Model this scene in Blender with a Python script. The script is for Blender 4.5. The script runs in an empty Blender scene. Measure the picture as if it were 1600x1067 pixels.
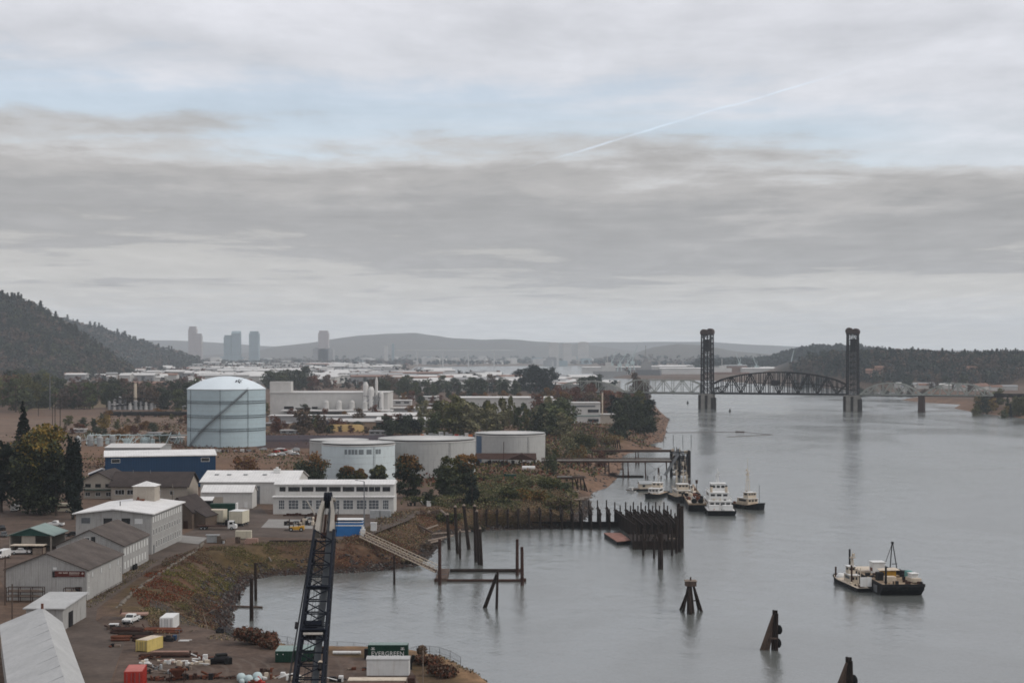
import bpy, math, random
import numpy as np
from mathutils import Vector, Matrix
R = math.radians
C = bpy.context.scene.collection
scene = bpy.context.scene
# ---------------------------------------------------------------- camera
CAMZ, F, HOR = 60.0, 2500.0, 552.0
cam = bpy.data.cameras.new('camera'); camo = bpy.data.objects.new('camera', cam); C.objects.link(camo)
camo.location = (0, 0, CAMZ); camo.rotation_euler = (R(90), 0, 0)
cam.sensor_width = 36; cam.lens = F / 1600 * 36; cam.shift_y = 18.5 / 1600
cam.clip_start = 1; cam.clip_end = 90000
cam.dof.use_dof = True; cam.dof.focus_distance = 330; cam.dof.aperture_fstop = 0.55
scene.camera = camo
scene.view_settings.view_transform = 'Standard'; scene.view_settings.look = 'None'
scene.view_settings.exposure = 0.42; scene.view_settings.gamma = 1
scene.render.engine = 'CYCLES'
scene.cycles.use_denoising = True
scene.cycles.max_bounces = 6; scene.cycles.diffuse_bounces = 2; scene.cycles.glossy_bounces = 3
scene.cycles.transparent_max_bounces = 12; scene.cycles.volume_bounces = 1
scene.cycles.filter_width = 1.7

def P(px, py, z=0.0):
    "point where the picture's ray through (px,py) meets the level z"
    Y = F * (CAMZ - z) / (py - HOR)
    return Vector(((px - 800) / F * Y, Y, z))
def at(px, Y, z=6.0):
    return Vector(((px - 800) / F * Y, Y, z))

# ---------------------------------------------------------------- node helper
class NT:
    def __init__(s, tree): s.t = tree; s.n = tree.nodes; s.l = tree.links
    def new(s, typ, **kw):
        n = s.n.new(typ)
        for k, v in kw.items(): setattr(n, k, v)
        return n
    def put(s, sock, v):
        if hasattr(v, 'is_linked') or isinstance(v, bpy.types.NodeSocket): s.l.new(v, sock)
        else:
            if isinstance(v, (tuple, list)) and len(v) == 3 and sock.type == 'RGBA': v = (*v, 1)
            sock.default_value = v
    def math(s, op, a, b=0.0, c=None, clamp=False):
        n = s.new('ShaderNodeMath', operation=op, use_clamp=clamp)
        s.put(n.inputs[0], a); s.put(n.inputs[1], b)
        if c is not None: s.put(n.inputs[2], c)
        return n.outputs[0]
    def mix(s, f, a, b, blend='MIX'):
        n = s.new('ShaderNodeMix', data_type='RGBA', blend_type=blend)
        s.put(n.inputs['Factor'], f); s.put(n.inputs['A'], a); s.put(n.inputs['B'], b)
        return n.outputs['Result']
    def noise(s, vec, scale, detail=4, rough=0.55, dist=0.0):
        n = s.new('ShaderNodeTexNoise'); n.inputs['Scale'].default_value = scale
        n.inputs['Detail'].default_value = detail; n.inputs['Roughness'].default_value = rough
        n.inputs['Distortion'].default_value = dist
        if vec is not None: s.l.new(vec, n.inputs['Vector'])
        return n.outputs['Fac']
    def ramp(s, fac, stops, interp='LINEAR'):
        n = s.new('ShaderNodeValToRGB'); cr = n.color_ramp; cr.interpolation = interp
        while len(cr.elements) < len(stops): cr.elements.new(0.5)
        for e, (p, c) in zip(cr.elements, stops):
            e.position = p; e.color = (*c, 1) if isinstance(c, (tuple, list)) else (c, c, c, 1)
        s.put(n.inputs[0], fac); return n.outputs['Color']
    def mr(s, v, a, b, c, d, smooth=False):
        n = s.new('ShaderNodeMapRange'); n.interpolation_type = 'SMOOTHSTEP' if smooth else 'LINEAR'
        s.put(n.inputs['Value'], v)
        for k, x in zip(('From Min', 'From Max', 'To Min', 'To Max'), (a, b, c, d)): n.inputs[k].default_value = x
        return n.outputs['Result']

def lin(r, g, b):
    f = lambda c: (c / 255 / 12.92) if c / 255 <= 0.04045 else ((c / 255 + 0.055) / 1.055) ** 2.4
    return (f(r), f(g), f(b))

# ---------------------------------------------------------------- sky
SUN_EL, SUN_ROT = R(42), R(102)      # sun up behind the clouds, over the river
world = bpy.data.worlds.new('World'); scene.world = world; world.use_nodes = True
w = NT(world.node_tree); w.n.clear()
tc = w.new('ShaderNodeTexCoord'); sep = w.new('ShaderNodeSeparateXYZ'); w.l.new(tc.outputs['Generated'], sep.inputs[0])
dx, dy, dz = sep.outputs
sky = w.new('ShaderNodeTexSky', sky_type='NISHITA', sun_disc=False, sun_elevation=SUN_EL, sun_rotation=SUN_ROT)
sky.air_density = 1.0; sky.dust_density = 2.0; sky.ozone_density = 1.5
den = w.math('ADD', w.math('MAXIMUM', dz, 0.0), 0.045)
cp = w.new('ShaderNodeCombineXYZ')
w.put(cp.inputs[0], w.math('DIVIDE', dx, den)); w.put(cp.inputs[1], w.math('DIVIDE', dy, den))
def stretch(sx, sy, off=0.0):
    m = w.new('ShaderNodeMapping'); m.inputs['Scale'].default_value = (sx, sy, 1); m.inputs['Location'].default_value = (off, off * .7, 0)
    w.l.new(cp.outputs[0], m.inputs[0]); return m.outputs[0]
n_big = w.noise(stretch(.30, .20, 3.1), 1.0, 3, .5)
n_mid = w.noise(stretch(.95, 1.15, 8.3), 1.0, 7, .60, .25)
n_fine = w.noise(stretch(3.2, 1.5, 1.7), 1.0, 9, .62, .25)
# height above the horizon bent by the large noise so that the cloud banks have uneven edges
el = w.math('ADD', dz, w.math('MULTIPLY', w.math('SUBTRACT', n_big, .5), .085))
el = w.math('ADD', el, w.math('MULTIPLY', w.math('SUBTRACT', n_mid, .5), .085))
el = w.math('ADD', el, w.math('MULTIPLY', w.math('SUBTRACT', n_fine, .5), .040))
g = w.math('MULTIPLY', el, 4.0, clamp=True)
base = w.ramp(g, [(0.0, lin(196, 196, 196)), (.10, lin(190, 189, 188)), (.14, lin(184, 182, 179)), (.185, lin(180, 178, 175)),
                  (.25, lin(150, 149, 149)), (.33, lin(150, 149, 149)), (.42, lin(160, 158, 157)), (.49, lin(176, 175, 175)),
                  (.55, lin(183, 188, 194)), (.70, lin(190, 192, 198)), (.9, lin(196, 197, 203)), (1, lin(200, 200, 206))], 'EASE')
# bright torn cloud tops low down, soft streaks above
low = w.mr(dz, .075, .035, 0, 1, True)
top = w.mr(dz, .002, .02, .25, 1, True)
streak = w.ramp(n_fine, [(.30, .84), (.44, .94), (.52, 1.02), (.62, 1.18), (.74, 1.34)])
soft = w.mix(1.0, w.ramp(n_mid, [(.30, .86), (.5, 1.0), (.70, 1.12)]), w.ramp(n_fine, [(.32, .93), (.5, 1.0), (.68, 1.07)]), 'MULTIPLY')
mul = w.mix(w.math('MULTIPLY', low, top), soft, w.mix(.5, soft, streak))
cloud = w.mix(1.0, base, mul, 'MULTIPLY')
# strip of open blue
gap = w.math('MULTIPLY', w.mr(el, .112, .140, 0, 1, True), w.mr(el, .178, .152, 0, 1, True))
side = w.math('MULTIPLY', w.mr(dx, .30, .18, 0.05, 1, True), w.mr(dy, 0.2, .6, 0, 1))
brk = w.mr(w.noise(stretch(.5, 2.2, 5.5), 1.0, 6, .6), .30, .56, 0.25, 1, True)
gapf = w.math('MULTIPLY', w.math('MULTIPLY', gap, side), w.math('MULTIPLY', brk, .36))
b1 = w.new('ShaderNodeBackground'); w.put(b1.inputs[0], cloud); b1.inputs[1].default_value = 1.0
b2 = w.new('ShaderNodeBackground'); w.put(b2.inputs[0], w.mix(.0, sky.outputs[0], (0, 0, 0))); b2.inputs[1].default_value = 0.15
# thin vapour trail high in the sky
_a = Vector((40, 2500, 297)).normalized(); _b = Vector((530, 2500, 442)).normalized(); _n = _a.cross(_b).normalized()
dt = w.new('ShaderNodeVectorMath', operation='DOT_PRODUCT'); nz = w.new('ShaderNodeVectorMath', operation='NORMALIZE'); w.l.new(tc.outputs['Generated'], nz.inputs[0]); w.l.new(nz.outputs[0], dt.inputs[0]); dt.inputs[1].default_value = _n
wv_ = w.noise(tc.outputs['Generated'], 26.0, 3, .5)
off = w.math('ADD', dt.outputs['Value'], w.math('MULTIPLY', w.math('SUBTRACT', wv_, .5), .0032))
line = w.mr(w.math('ABSOLUTE', off), .0011, .0000, 0, 1, True)
ends = w.math('MULTIPLY', w.mr(dx, .0, .04, 0, 1, True), w.mr(dx, .215, .16, 0, 1, True))
ends = w.math('MULTIPLY', ends, w.mr(dy, 0, .5, 0, 1))
lf = w.math('MULTIPLY', w.math('MULTIPLY', line, ends), w.mr(w.noise(tc.outputs['Generated'], 60.0, 3, .6), .35, .62, .10, .55))
w.put(b1.inputs[0], w.mix(lf, cloud, lin(205, 218, 232)))
w.put(b2.inputs[0], w.mix(lf, sky.outputs[0], tuple(c / .15 for c in lin(205, 218, 232))))
ms = w.new('ShaderNodeMixShader'); w.put(ms.inputs[0], gapf); w.l.new(b1.outputs[0], ms.inputs[1]); w.l.new(b2.outputs[0], ms.inputs[2])
wo = w.new('ShaderNodeOutputWorld'); w.l.new(ms.outputs[0], wo.inputs[0])

# ---------------------------------------------------------------- sun behind cloud
sl = bpy.data.lights.new('sun', 'SUN'); sl.energy = 1.15; sl.angle = R(14); sl.color = (1, .95, .88)
so = bpy.data.objects.new('sun', sl); C.objects.link(so)
sd = Vector((math.sin(SUN_ROT) * math.cos(SUN_EL), math.cos(SUN_ROT) * math.cos(SUN_EL), math.sin(SUN_EL)))
so.rotation_euler = sd.to_track_quat('Z', 'Y').to_euler(); so.location = (0, 0, 300)

# ---------------------------------------------------------------- materials
def mat(name, col, rough=.8, var=.18, scale=.6, metal=0.0, bump=0.0, stripe=None, dirt=0.0, spec=.12, dirtcol=(.10, .075, .055)):
    "procedural surface: base colour broken by two noises, optional ribs (stripe=(axis, pitch)) and dirt streaks"
    m = bpy.data.materials.new(name); m.use_nodes = True; t = NT(m.node_tree); t.n.clear()
    b = t.new('ShaderNodeBsdfPrincipled'); o = t.new('ShaderNodeOutputMaterial'); t.l.new(b.outputs[0], o.inputs[0])
    geo = t.new('ShaderNodeTexCoord'); co = geo.outputs['Object']
    n1 = t.noise(co, scale, 5, .6); n2 = t.noise(co, scale * 7, 3, .6)
    k = t.math('ADD', t.math('MULTIPLY', n1, .65), t.math('MULTIPLY', n2, .35))
    lo = tuple(max(0, c * (1 - var * 1.6)) for c in col); hi = tuple(min(.95, c * (1 + var * 1.6)) for c in col)
    c = t.ramp(k, [(.3, lo), (.5, col), (.7, hi)])
    if dirt:
        mp = t.new('ShaderNodeMapping'); mp.inputs['Scale'].default_value = (1.2, 1.2, .12); t.l.new(co, mp.inputs[0])
        d = t.mr(t.noise(mp.outputs[0], 1.3, 6, .7), .48, .72, 0, dirt, True)
        c = t.mix(d, c, dirtcol)
    h = None
    if stripe:
        wv = t.new('ShaderNodeTexWave', wave_type='BANDS', bands_direction=stripe[0]); wv.inputs['Scale'].default_value = .314 / stripe[1]
        wv.inputs['Distortion'].default_value = 0; t.l.new(co, wv.inputs['Vector']); h = wv.outputs['Fac']
        c = t.mix(t.math('MULTIPLY', h, stripe[2] if len(stripe) > 2 else .12), c, tuple(x * .45 for x in col))
    t.put(b.inputs['Base Color'], c); b.inputs['Roughness'].default_value = rough; b.inputs['Metallic'].default_value = metal
    b.inputs['Specular IOR Level'].default_value = spec
    if bump or h is not None:
        bp = t.new('ShaderNodeBump'); bp.inputs['Strength'].default_value = .5; bp.inputs['Distance'].default_value = bump or .04
        t.put(bp.inputs['Height'], h if h is not None else n2); t.l.new(bp.outputs[0], b.inputs['Normal'])
    return m

M = {}
def D(k, *a, **kw): M[k] = mat(k, *a, **kw)
D('white_siding', (.345, .338, .322), .7, .10, .3, stripe=('X', .5, .18), dirt=.6, dirtcol=(.19, .175, .16))
D('white_siding_y', (.47, .48, .49), .7, .10, .3, stripe=('Y', .5, .18), dirt=.35, dirtcol=(.26, .25, .24))
D('cream_wall', (.36, .32, .27), .8, .10, .4, dirt=.3, dirtcol=(.25, .21, .17))
D('white_wall', (.50, .49, .465), .75, .08, .3, dirt=.35, dirtcol=(.30, .28, .25))
D('white_roof', (.64, .63, .61), .6, .10, .25, stripe=('X', 1.0, .12), dirt=.3, dirtcol=(.38, .37, .35))
D('sheet_roof', (.40, .40, .39), .55, .12, .2, stripe=('Y', .9, .25), dirt=.45, dirtcol=(.24, .24, .23))
D('brown_roof', (.092, .076, .067), .9, .28, .25, stripe=('Y', 1.2, .35))
D('dark_roof', (.050, .040, .037), .9, .25, .3)
D('tan_brick', (.105, .078, .060), .9, .15, .8, dirt=.2)
D('blue_wall', (.012, .040, .090), .6, .12, .2, stripe=('X', 1.0, .15))
D('blue_paint', (.020, .125, .33), .5, .12, .5)
D('green_roof', (.21, .27, .25), .6, .10, .4, stripe=('X', .6, .12))
D('green_paint', (.010, .040, .026), .6, .18, .7, stripe=('X', .35, .25))
D('dark_green_wall', (.02, .06, .05), .7, .15, .5)
D('yellow_paint', (.55, .43, .15), .6, .12, .5, dirt=.35)
D('machine_yellow', (.50, .27, .03), .5, .15, .8, dirt=.3)
D('cream_box', (.55, .51, .40), .6, .08, .5, stripe=('X', .4, .10), dirt=.25)
D('red_paint', (.34, .030, .022), .55, .2, .4, dirt=.3)
D('faded_red', (.42, .14, .12), .7, .12, .4, dirt=.2)
D('white_paint', (.62, .62, .60), .45, .08, .8, dirt=.25, dirtcol=(.3, .22, .16))
D('grey_paint', (.30, .31, .31), .6, .12, .8, dirt=.25)
D('dark_steel', (.015, .014, .015), .7, .3, .8)
D('black_rubber', (.010, .010, .010), .85, .2, 2)
D('boom_blue', (.004, .006, .012), .55, .3, .8)
D('boom_pale', (.27, .25, .22), .6, .15, .8, dirt=.3)
D('grating', (.06, .065, .07), .7, .15, 1.5)
D('rust', (.12, .045, .026), .9, .35, .8, bump=.03)
D('rust_dark', (.045, .023, .017), .9, .35, .7, bump=.03)
D('pile_wood', (.022, .015, .012), .95, .4, .6, bump=.05)
D('old_wood', (.080, .056, .044), .95, .35, .7, bump=.05)
D('pale_wood', (.19, .15, .12), .9, .3, .7, bump=.03)
D('glass_dark', (.010, .012, .014), .25, .2, .5, spec=.6)
D('glass_pane', (.09, .10, .11), .2, .3, .5, spec=.6)
D('tank_blue', (.38, .47, .50), .6, .05, .08, dirt=.14, dirtcol=(.26, .30, .31))
D('tank_white', (.53, .59, .60), .6, .05, .08, dirt=.25, dirtcol=(.26, .28, .28))
D('tank_grey', (.38, .38, .365), .7, .07, .08, dirt=.35, dirtcol=(.17, .16, .15))
D('dome_pale', (.60, .66, .69), .5, .04, .1, dirt=.1, dirtcol=(.4, .42, .42))
D('concrete', (.27, .255, .235), .9, .18, .25, dirt=.35)
D('pier_stone', (.24, .225, .20), .9, .25, .15, dirt=.4)
D('bridge_steel', (.012, .008, .009), .8, .25, .2)
D('truss_green', (.29, .30, .27), .7, .1, .2)
D('crane_pale', (.42, .50, .50), .7, .08, .1)
D('far_pale', (.46, .45, .43), .8, .12, .03, dirt=.25, dirtcol=(.26, .25, .24))
D('far_roof', (.54, .53, .51), .8, .10, .02, dirt=.3, dirtcol=(.34, .33, .31))
D('far_grey', (.26, .26, .26), .8, .15, .03)
D('far_brown', (.20, .12, .09), .8, .15, .03)
D('tower_stone', (.40, .37, .37), .7, .1, .05, stripe=('Z', 8, .25))  # pale stone, with distance haze put into its colour
D('tower_glass', (.26, .33, .36), .5, .12, .03, stripe=('Z', 8, .3))  # glass tone lightened towards the haze colour as well
D('coal', (.040, .030, .036), .95, .25, .05)
D('ochre_heap', (.36, .25, .11), .95, .15, .1)
D('boat_cream', (.50, .43, .34), .6, .15, .7, dirt=.45, dirtcol=(.22, .12, .07))
D('deck_tan', (.30, .225, .155), .85, .2, .6, dirt=.3)
D('deck_red', (.21, .11, .085), .85, .2, .6)
D('hull_black', (.007, .008, .010), .6, .25, .5, dirt=.3)
D('teal_box', (.12, .26, .24), .6, .1, .6)
D('trunk_bark', (.055, .043, .035), .95, .3, 1.5, bump=.04)
D('steel_grey', (.13, .135, .14), .6, .15, .8)
D('orange_paint', (.45, .13, .04), .6, .15, .8, dirt=.3)
D('pink_brick', (.30, .19, .15), .85, .15, .3, dirt=.3)
D('cable', (.02, .02, .022), .6, .1, 1)
D('conc_pad', (.235, .225, .21), .9, .12, .2)
D('rock', (.085, .075, .068), .95, .4, .5)
D('rock_dark', (.035, .032, .032), .95, .4, .5)

def leafmat(name, col, spread=.52):
    m = bpy.data.materials.new(name); m.use_nodes = True; t = NT(m.node_tree); t.n.clear()
    b = t.new('ShaderNodeBsdfPrincipled'); o = t.new('ShaderNodeOutputMaterial'); t.l.new(b.outputs[0], o.inputs[0])
    at_ = t.new('ShaderNodeAttribute', attribute_name='tint'); oi = t.new('ShaderNodeObjectInfo')
    k = t.math('ADD', t.math('MULTIPLY', at_.outputs['Fac'], .8), t.math('MULTIPLY', oi.outputs['Random'], .2))
    lo = tuple(c * (1 - spread) for c in col); hi = (min(1, col[0] * (1 + spread * 1.25)), min(1, col[1] * (1 + spread)), col[2] * (1 + spread * .6))
    t.put(b.inputs['Base Color'], t.ramp(k, [(0, lo), (.5, col), (1, hi)])); b.inputs['Roughness'].default_value = .8
    b.inputs['Specular IOR Level'].default_value = .15
    M[name] = m
leafmat('leaf_dark', (.032, .040, .023)); leafmat('leaf_deep', (.015, .021, .011)); leafmat('leaf_green', (.060, .072, .032)); leafmat('leaf_olive', (.082, .080, .026)); leafmat('leaf_mid', (.046, .056, .032)); leafmat('leaf_red', (.125, .036, .018)); leafmat('leaf_moss', (.115, .108, .030))
leafmat('leaf_yellow', (.17, .115, .028), .5); leafmat('leaf_orange', (.150, .078, .026), .5); leafmat('leaf_rust', (.105, .042, .025), .5)
leafmat('leaf_brown', (.095, .066, .046)); leafmat('leaf_conifer', (.008, .013, .010)); leafmat('leaf_straw', (.24, .185, .11), .35)
leafmat('leaf_pale', (.150, .142, .078)); leafmat('leaf_hill', (.088, .066, .054)); leafmat('leaf_hill_dark', (.026, .034, .030)); leafmat('leaf_hill_green', (.055, .062, .040))

# ---------------------------------------------------------------- mesh helpers
class MB:
    def __init__(s): s.v = []; s.f = []; s.m = []
    def add(s, vs, fs, mi=0):
        n = len(s.v); s.v += [tuple(v) for v in vs]; s.f += [tuple(i + n for i in f) for f in fs]; s.m += [mi] * len(fs); return s
    def box(s, x0, x1, y0, y1, z0, z1, mi=0):
        return s.add([(x0,y0,z0),(x1,y0,z0),(x1,y1,z0),(x0,y1,z0),(x0,y0,z1),(x1,y0,z1),(x1,y1,z1),(x0,y1,z1)],
                     [(0,3,2,1),(4,5,6,7),(0,1,5,4),(1,2,6,5),(2,3,7,6),(3,0,4,7)], mi)
    def cbox(s, cx, cy, z0, lx, ly, lz, mi=0): return s.box(cx-lx/2, cx+lx/2, cy-ly/2, cy+ly/2, z0, z0+lz, mi)
    def rod(s, p0, p1, r0, r1=None, n=6, mi=0, cap=True):
        p0, p1 = Vector(p0), Vector(p1); r1 = r0 if r1 is None else r1; d = (p1 - p0)
        if d.length < 1e-6: return s
        q = d.to_track_quat('Z', 'Y'); vs = []
        for p, r in ((p0, r0), (p1, r1)):
            for i in range(n):
                a = 2 * math.pi * (i + .5) / n; vs.append(p + q @ Vector((math.cos(a) * r, math.sin(a) * r, 0)))
        fs = [(i, (i+1) % n, n + (i+1) % n, n + i) for i in range(n)]
        if cap: fs += [tuple(range(n-1, -1, -1)), tuple(range(n, 2*n))]
        return s.add(vs, fs, mi)
    def lathe(s, prof, n=24, c=(0, 0, 0), mi=0):
        vs = []
        for r, z in prof:
            for i in range(n):
                a = 2 * math.pi * i / n; vs.append((c[0] + r * math.cos(a), c[1] + r * math.sin(a), c[2] + z))
        fs = [(k*n+i, k*n+(i+1) % n, (k+1)*n+(i+1) % n, (k+1)*n+i) for k in range(len(prof)-1) for i in range(n)]
        if prof[0][0] > 1e-4: fs.append(tuple(range(n-1, -1, -1)))
        if prof[-1][0] > 1e-4: fs.append(tuple(range((len(prof)-1)*n, len(prof)*n)))
        return s.add(vs, fs, mi)
    def prism(s, out, z0, z1, mi=0, top=None):
        n = len(out); top = top or out
        vs = [(x, y, z0) for x, y in out] + [(x, y, z1) for x, y in top]
        return s.add(vs, [tuple(range(n-1, -1, -1)), tuple(range(n, 2*n))] + [(i, (i+1) % n, n+(i+1) % n, n+i) for i in range(n)], mi)
    def xprism(s, prof, x0, x1, mi=0):      # profile in (y,z) swept along x
        n = len(prof); vs = [(x0, y, z) for y, z in prof] + [(x1, y, z) for y, z in prof]
        return s.add(vs, [tuple(range(n-1, -1, -1)), tuple(range(n, 2*n))] + [(i, (i+1) % n, n+(i+1) % n, n+i) for i in range(n)], mi)
    def yprism(s, prof, y0, y1, mi=0):      # profile in (x,z) swept along y
        n = len(prof); vs = [(x, y0, z) for x, z in prof] + [(x, y1, z) for x, z in prof]
        return s.add(vs, [tuple(range(n)), tuple(range(2*n-1, n-1, -1))] + [(n+i, n+(i+1) % n, (i+1) % n, i) for i in range(n)], mi)
    def mesh(s, name, mats, smooth=False):
        me = bpy.data.meshes.new(name); me.from_pydata(s.v, [], s.f)
        for m in (mats if isinstance(mats, (list, tuple)) else [mats]): me.materials.append(M[m] if isinstance(m, str) else m)
        me.polygons.foreach_set('material_index', s.m)
        if smooth: me.polygons.foreach_set('use_smooth', [True] * len(s.f))
        me.update(); return me
    def build(s, name, mats, parent=None, loc=None, rz=0, smooth=False):
        return link(name, s.mesh(name, mats, smooth), parent, loc, rz)
def link(name, me, parent=None, loc=None, rz=0, scale=None):
    o = bpy.data.objects.new(name, me); C.objects.link(o)
    if parent is not None: o.parent = parent
    if loc is not None: o.location = loc
    if rz: o.rotation_euler.z = rz
    if scale is not None: o.scale = scale if isinstance(scale, (tuple, list)) else (scale,) * 3
    return o
def tag(o, label=None, cat=None, group=None, kind=None):
    if label: o['label'] = label
    if cat: o['category'] = cat
    if group: o['group'] = group
    if kind: o['kind'] = kind
    return o
def thing(name, label, cat, loc=(0, 0, 0), rz=0, group=None):
    o = bpy.data.objects.new(name, None); C.objects.link(o); o.location = loc; o.rotation_euler.z = rz; o.empty_display_size = .5
    return tag(o, label, cat, group)
def solo(mb, name, mats, label, cat, loc=(0, 0, 0), rz=0, group=None, smooth=False):
    return tag(mb.build(name, mats, None, loc, rz, smooth), label, cat, group)
KIDS = {}
def dup(root, loc, rz=0, label=None, group=None, scale=None):
    r = root.copy(); C.objects.link(r); r.location = loc; r.rotation_euler = (0, 0, rz)
    if scale is not None: r.scale = scale if isinstance(scale, (tuple, list)) else (scale,) * 3
    if label: r['label'] = label
    if group: r['group'] = group
    for ch in list(root.children):
        c = ch.copy(); C.objects.link(c); c.parent = r
        for g_ in list(ch.children):
            d = g_.copy(); C.objects.link(d); d.parent = c
    return r
def clabel(m, v): return m
def npmesh(name, V, Fq, mats, midx=None, tint=None, smooth=False):
    me = bpy.data.meshes.new(name); V = np.asarray(V, np.float32); Fq = np.asarray(Fq, np.int32); k = Fq.shape[1]
    me.vertices.add(len(V)); me.vertices.foreach_set('co', V.ravel())
    me.loops.add(Fq.size); me.loops.foreach_set('vertex_index', Fq.ravel())
    me.polygons.add(len(Fq)); me.polygons.foreach_set('loop_start', np.arange(0, Fq.size, k, dtype=np.int32))
    me.polygons.foreach_set('loop_total', np.full(len(Fq), k, np.int32))
    for m in (mats if isinstance(mats, (list, tuple)) else [mats]): me.materials.append(M[m] if isinstance(m, str) else m)
    if midx is not None: me.polygons.foreach_set('material_index', np.asarray(midx, np.int32))
    if smooth: me.polygons.foreach_set('use_smooth', np.ones(len(Fq), bool))
    me.update(calc_edges=True)
    if tint is not None:
        a = me.attributes.new('tint', 'FLOAT', 'FACE'); a.data.foreach_set('value', np.asarray(tint, np.float32))
    me.validate(); return me

# ---------------------------------------------------------------- terrain
def pz(px, py): v = P(px, py, 0); return (v.x, v.y)
SHORE = [(24, 40), (16, 200), (9, 245), (1, 272), (-6, 289), (-12, 297), (-20, 302), (-38, 304), (-48, 309), (-55, 330), (-62, 352)]
SHORE += [pz(*p) for p in [(366,948),(378,922),(395,905),(430,899),(500,896),(560,894),(610,890),(650,884),(672,868),(688,852),(700,836),
    (740,829),(820,827),(880,825),(903,822),(916,808),(926,795),(921,778),(927,769),(950,761),(962,750),(971,733),(973,713),(982,708),
    (1038,701),(1012,695),(1038,689),(1042,668),(1046,655),(1031,642),(1020,629),(1014,620),(960,605),(900,597),(830,592),(760,590),(680,588),(640,580),
    (650,573),(900,571),(925,573),(940,583),(960,591),(1030,592.5),(1095,594),(1150,597),(1200,601),(1330,608),(1400,613),(1480,619),(1478,621),(1405,624.5),
    (1440,628.5),(1500,632),(1490,638),(1530,645.5),(1600,654),(1700,664)]]
SHORE += [(900, 1150), (820, 600), (760, 40)]
SH = np.array(SHORE)
def shore_d(x, y):
    "signed distance to the river edge, + on land"
    x = np.asarray(x, float); y = np.asarray(y, float); d2 = np.full(x.shape, 1e18); ins = np.zeros(x.shape, bool)
    n = len(SH)
    for i in range(n):
        ax, ay = SH[i]; bx, by = SH[(i+1) % n]; ex, ey = bx-ax, by-ay
        t = np.clip(((x-ax)*ex + (y-ay)*ey) / (ex*ex+ey*ey), 0, 1)
        d2 = np.minimum(d2, (x-ax-t*ex)**2 + (y-ay-t*ey)**2)
        c = (ay > y) != (by > y)
        with np.errstate(all='ignore'): xi = ax + (y-ay)*ex/(ey if ey else 1e-9)
        ins ^= c & (x < xi)
    return np.where(ins, -1, 1) * np.sqrt(d2)
_rng = np.random.default_rng(5)
_W = [( _rng.normal(size=2), _rng.uniform(0, 6.28)) for _ in range(24)]
def wob(x, y, L, k0=0):
    "smooth pseudo-noise, wavelength about L, range about -1..1"
    s = 0
    for j in range(6):
        (kx, ky), ph = _W[(k0*6+j) % 24]; s = s + np.sin((kx*x + ky*y) * 3.1 / L * (1+.35*j) + ph) / (1+.4*j)
    return s / 2.6
def sst(x, a, b): t = np.clip((x-a)/(b-a), 0, 1); return t*t*(3-2*t)
def hgt(x, y, d=None):
    x = np.asarray(x, float); y = np.asarray(y, float)
    if d is None: d = shore_d(x, y)
    wd = 19 + 5*wob(x, y, 60) + 20*sst(y, 600, 1200)
    wd = np.where((y < 312) & (x > -60), 8, wd)
    left = (x/np.maximum(y, 1) < .11) | (y < 1500)
    hi = 6.0
    z = np.where(d > 0, hi * (.12*np.minimum(1, d/wd*4) + .88*sst(d, 1, wd)), np.maximum(-4, d*.25))
    z = z + np.where(d > 0, 1, 0) * sst(d, 1, 8) * (1-sst(d, wd*.8, wd)) * (wob(x, y, 6, 1)*.35 + wob(x, y, 14, 2)*.35)
    # wooded ridge on the left, lower ridge behind it
    cx = np.interp(x, [-2600,-1700,-1296,-1152,-1071,-1028,-994,-933,-907,-886,-864], [280,245,208,168,140,109,89,50,31,14,0])
    z = z + cx * sst(y, 3050, 3600) * (1-sst(y, 3620, 4000)) * (1+.05*wob(x, y, 160))
    cx2 = np.interp(x, [-3600,-2300,-1776,-1654,-1560,-1459,-1392,-1320,-1224,-1152], [260,210,172,150,124,95,71,47,24,0])
    z = z + cx2 * sst(y, 5300, 6000) * (1-sst(y, 6020, 6600)) * (1+.05*wob(x, y, 260, 1))
    # plateau on the far right bank
    q = x/np.maximum(y, 1)
    bl = sst(y, 2560, 2820) * sst(q, .148, .19) * (1-sst(y, 5200, 7000))
    z = z + 42*bl*(1+.10*wob(x, y, 330, 2))*np.clip(d/60, 0, 1)
    # far hills
    p = 800 + q*2500
    def ridge(Yc, w1, w2, xs, ys, amp=.03, L=500, k=0):
        h = np.interp(p, xs, ys) * Yc/2500
        return np.maximum(h*(1+amp*wob(x, y, L, k)), 0) * sst(y, Yc-w1, Yc) * (1-sst(y, Yc, Yc+w2))
    xs = [300,390,430,480,500,540,600,650,700,750,790,850,930,980,1020]
    z = z + ridge(12500, 2200, 3000, xs, [8,14,24,30,33,41,47,49,40,36,37,32,26,18,8])*.88
    z = z + ridge(15500, 2000, 3000, [-300,100,150,230,300,420,470,560,900,1100,1180,1240,1310,1700], [26,27,28,29,28,20,18,24,26,26,22,20,16,10], .04, 800, 1)
    z = z + ridge(9300, 1500, 2500, [930,985,1020,1060,1100,1150,1200,1260,1330], [0,12,24,30,27,17,13,9,0], .04, 500, 2)
    return z
def hz(x, y): return float(hgt(np.array([x]), np.array([y]))[0])

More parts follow.
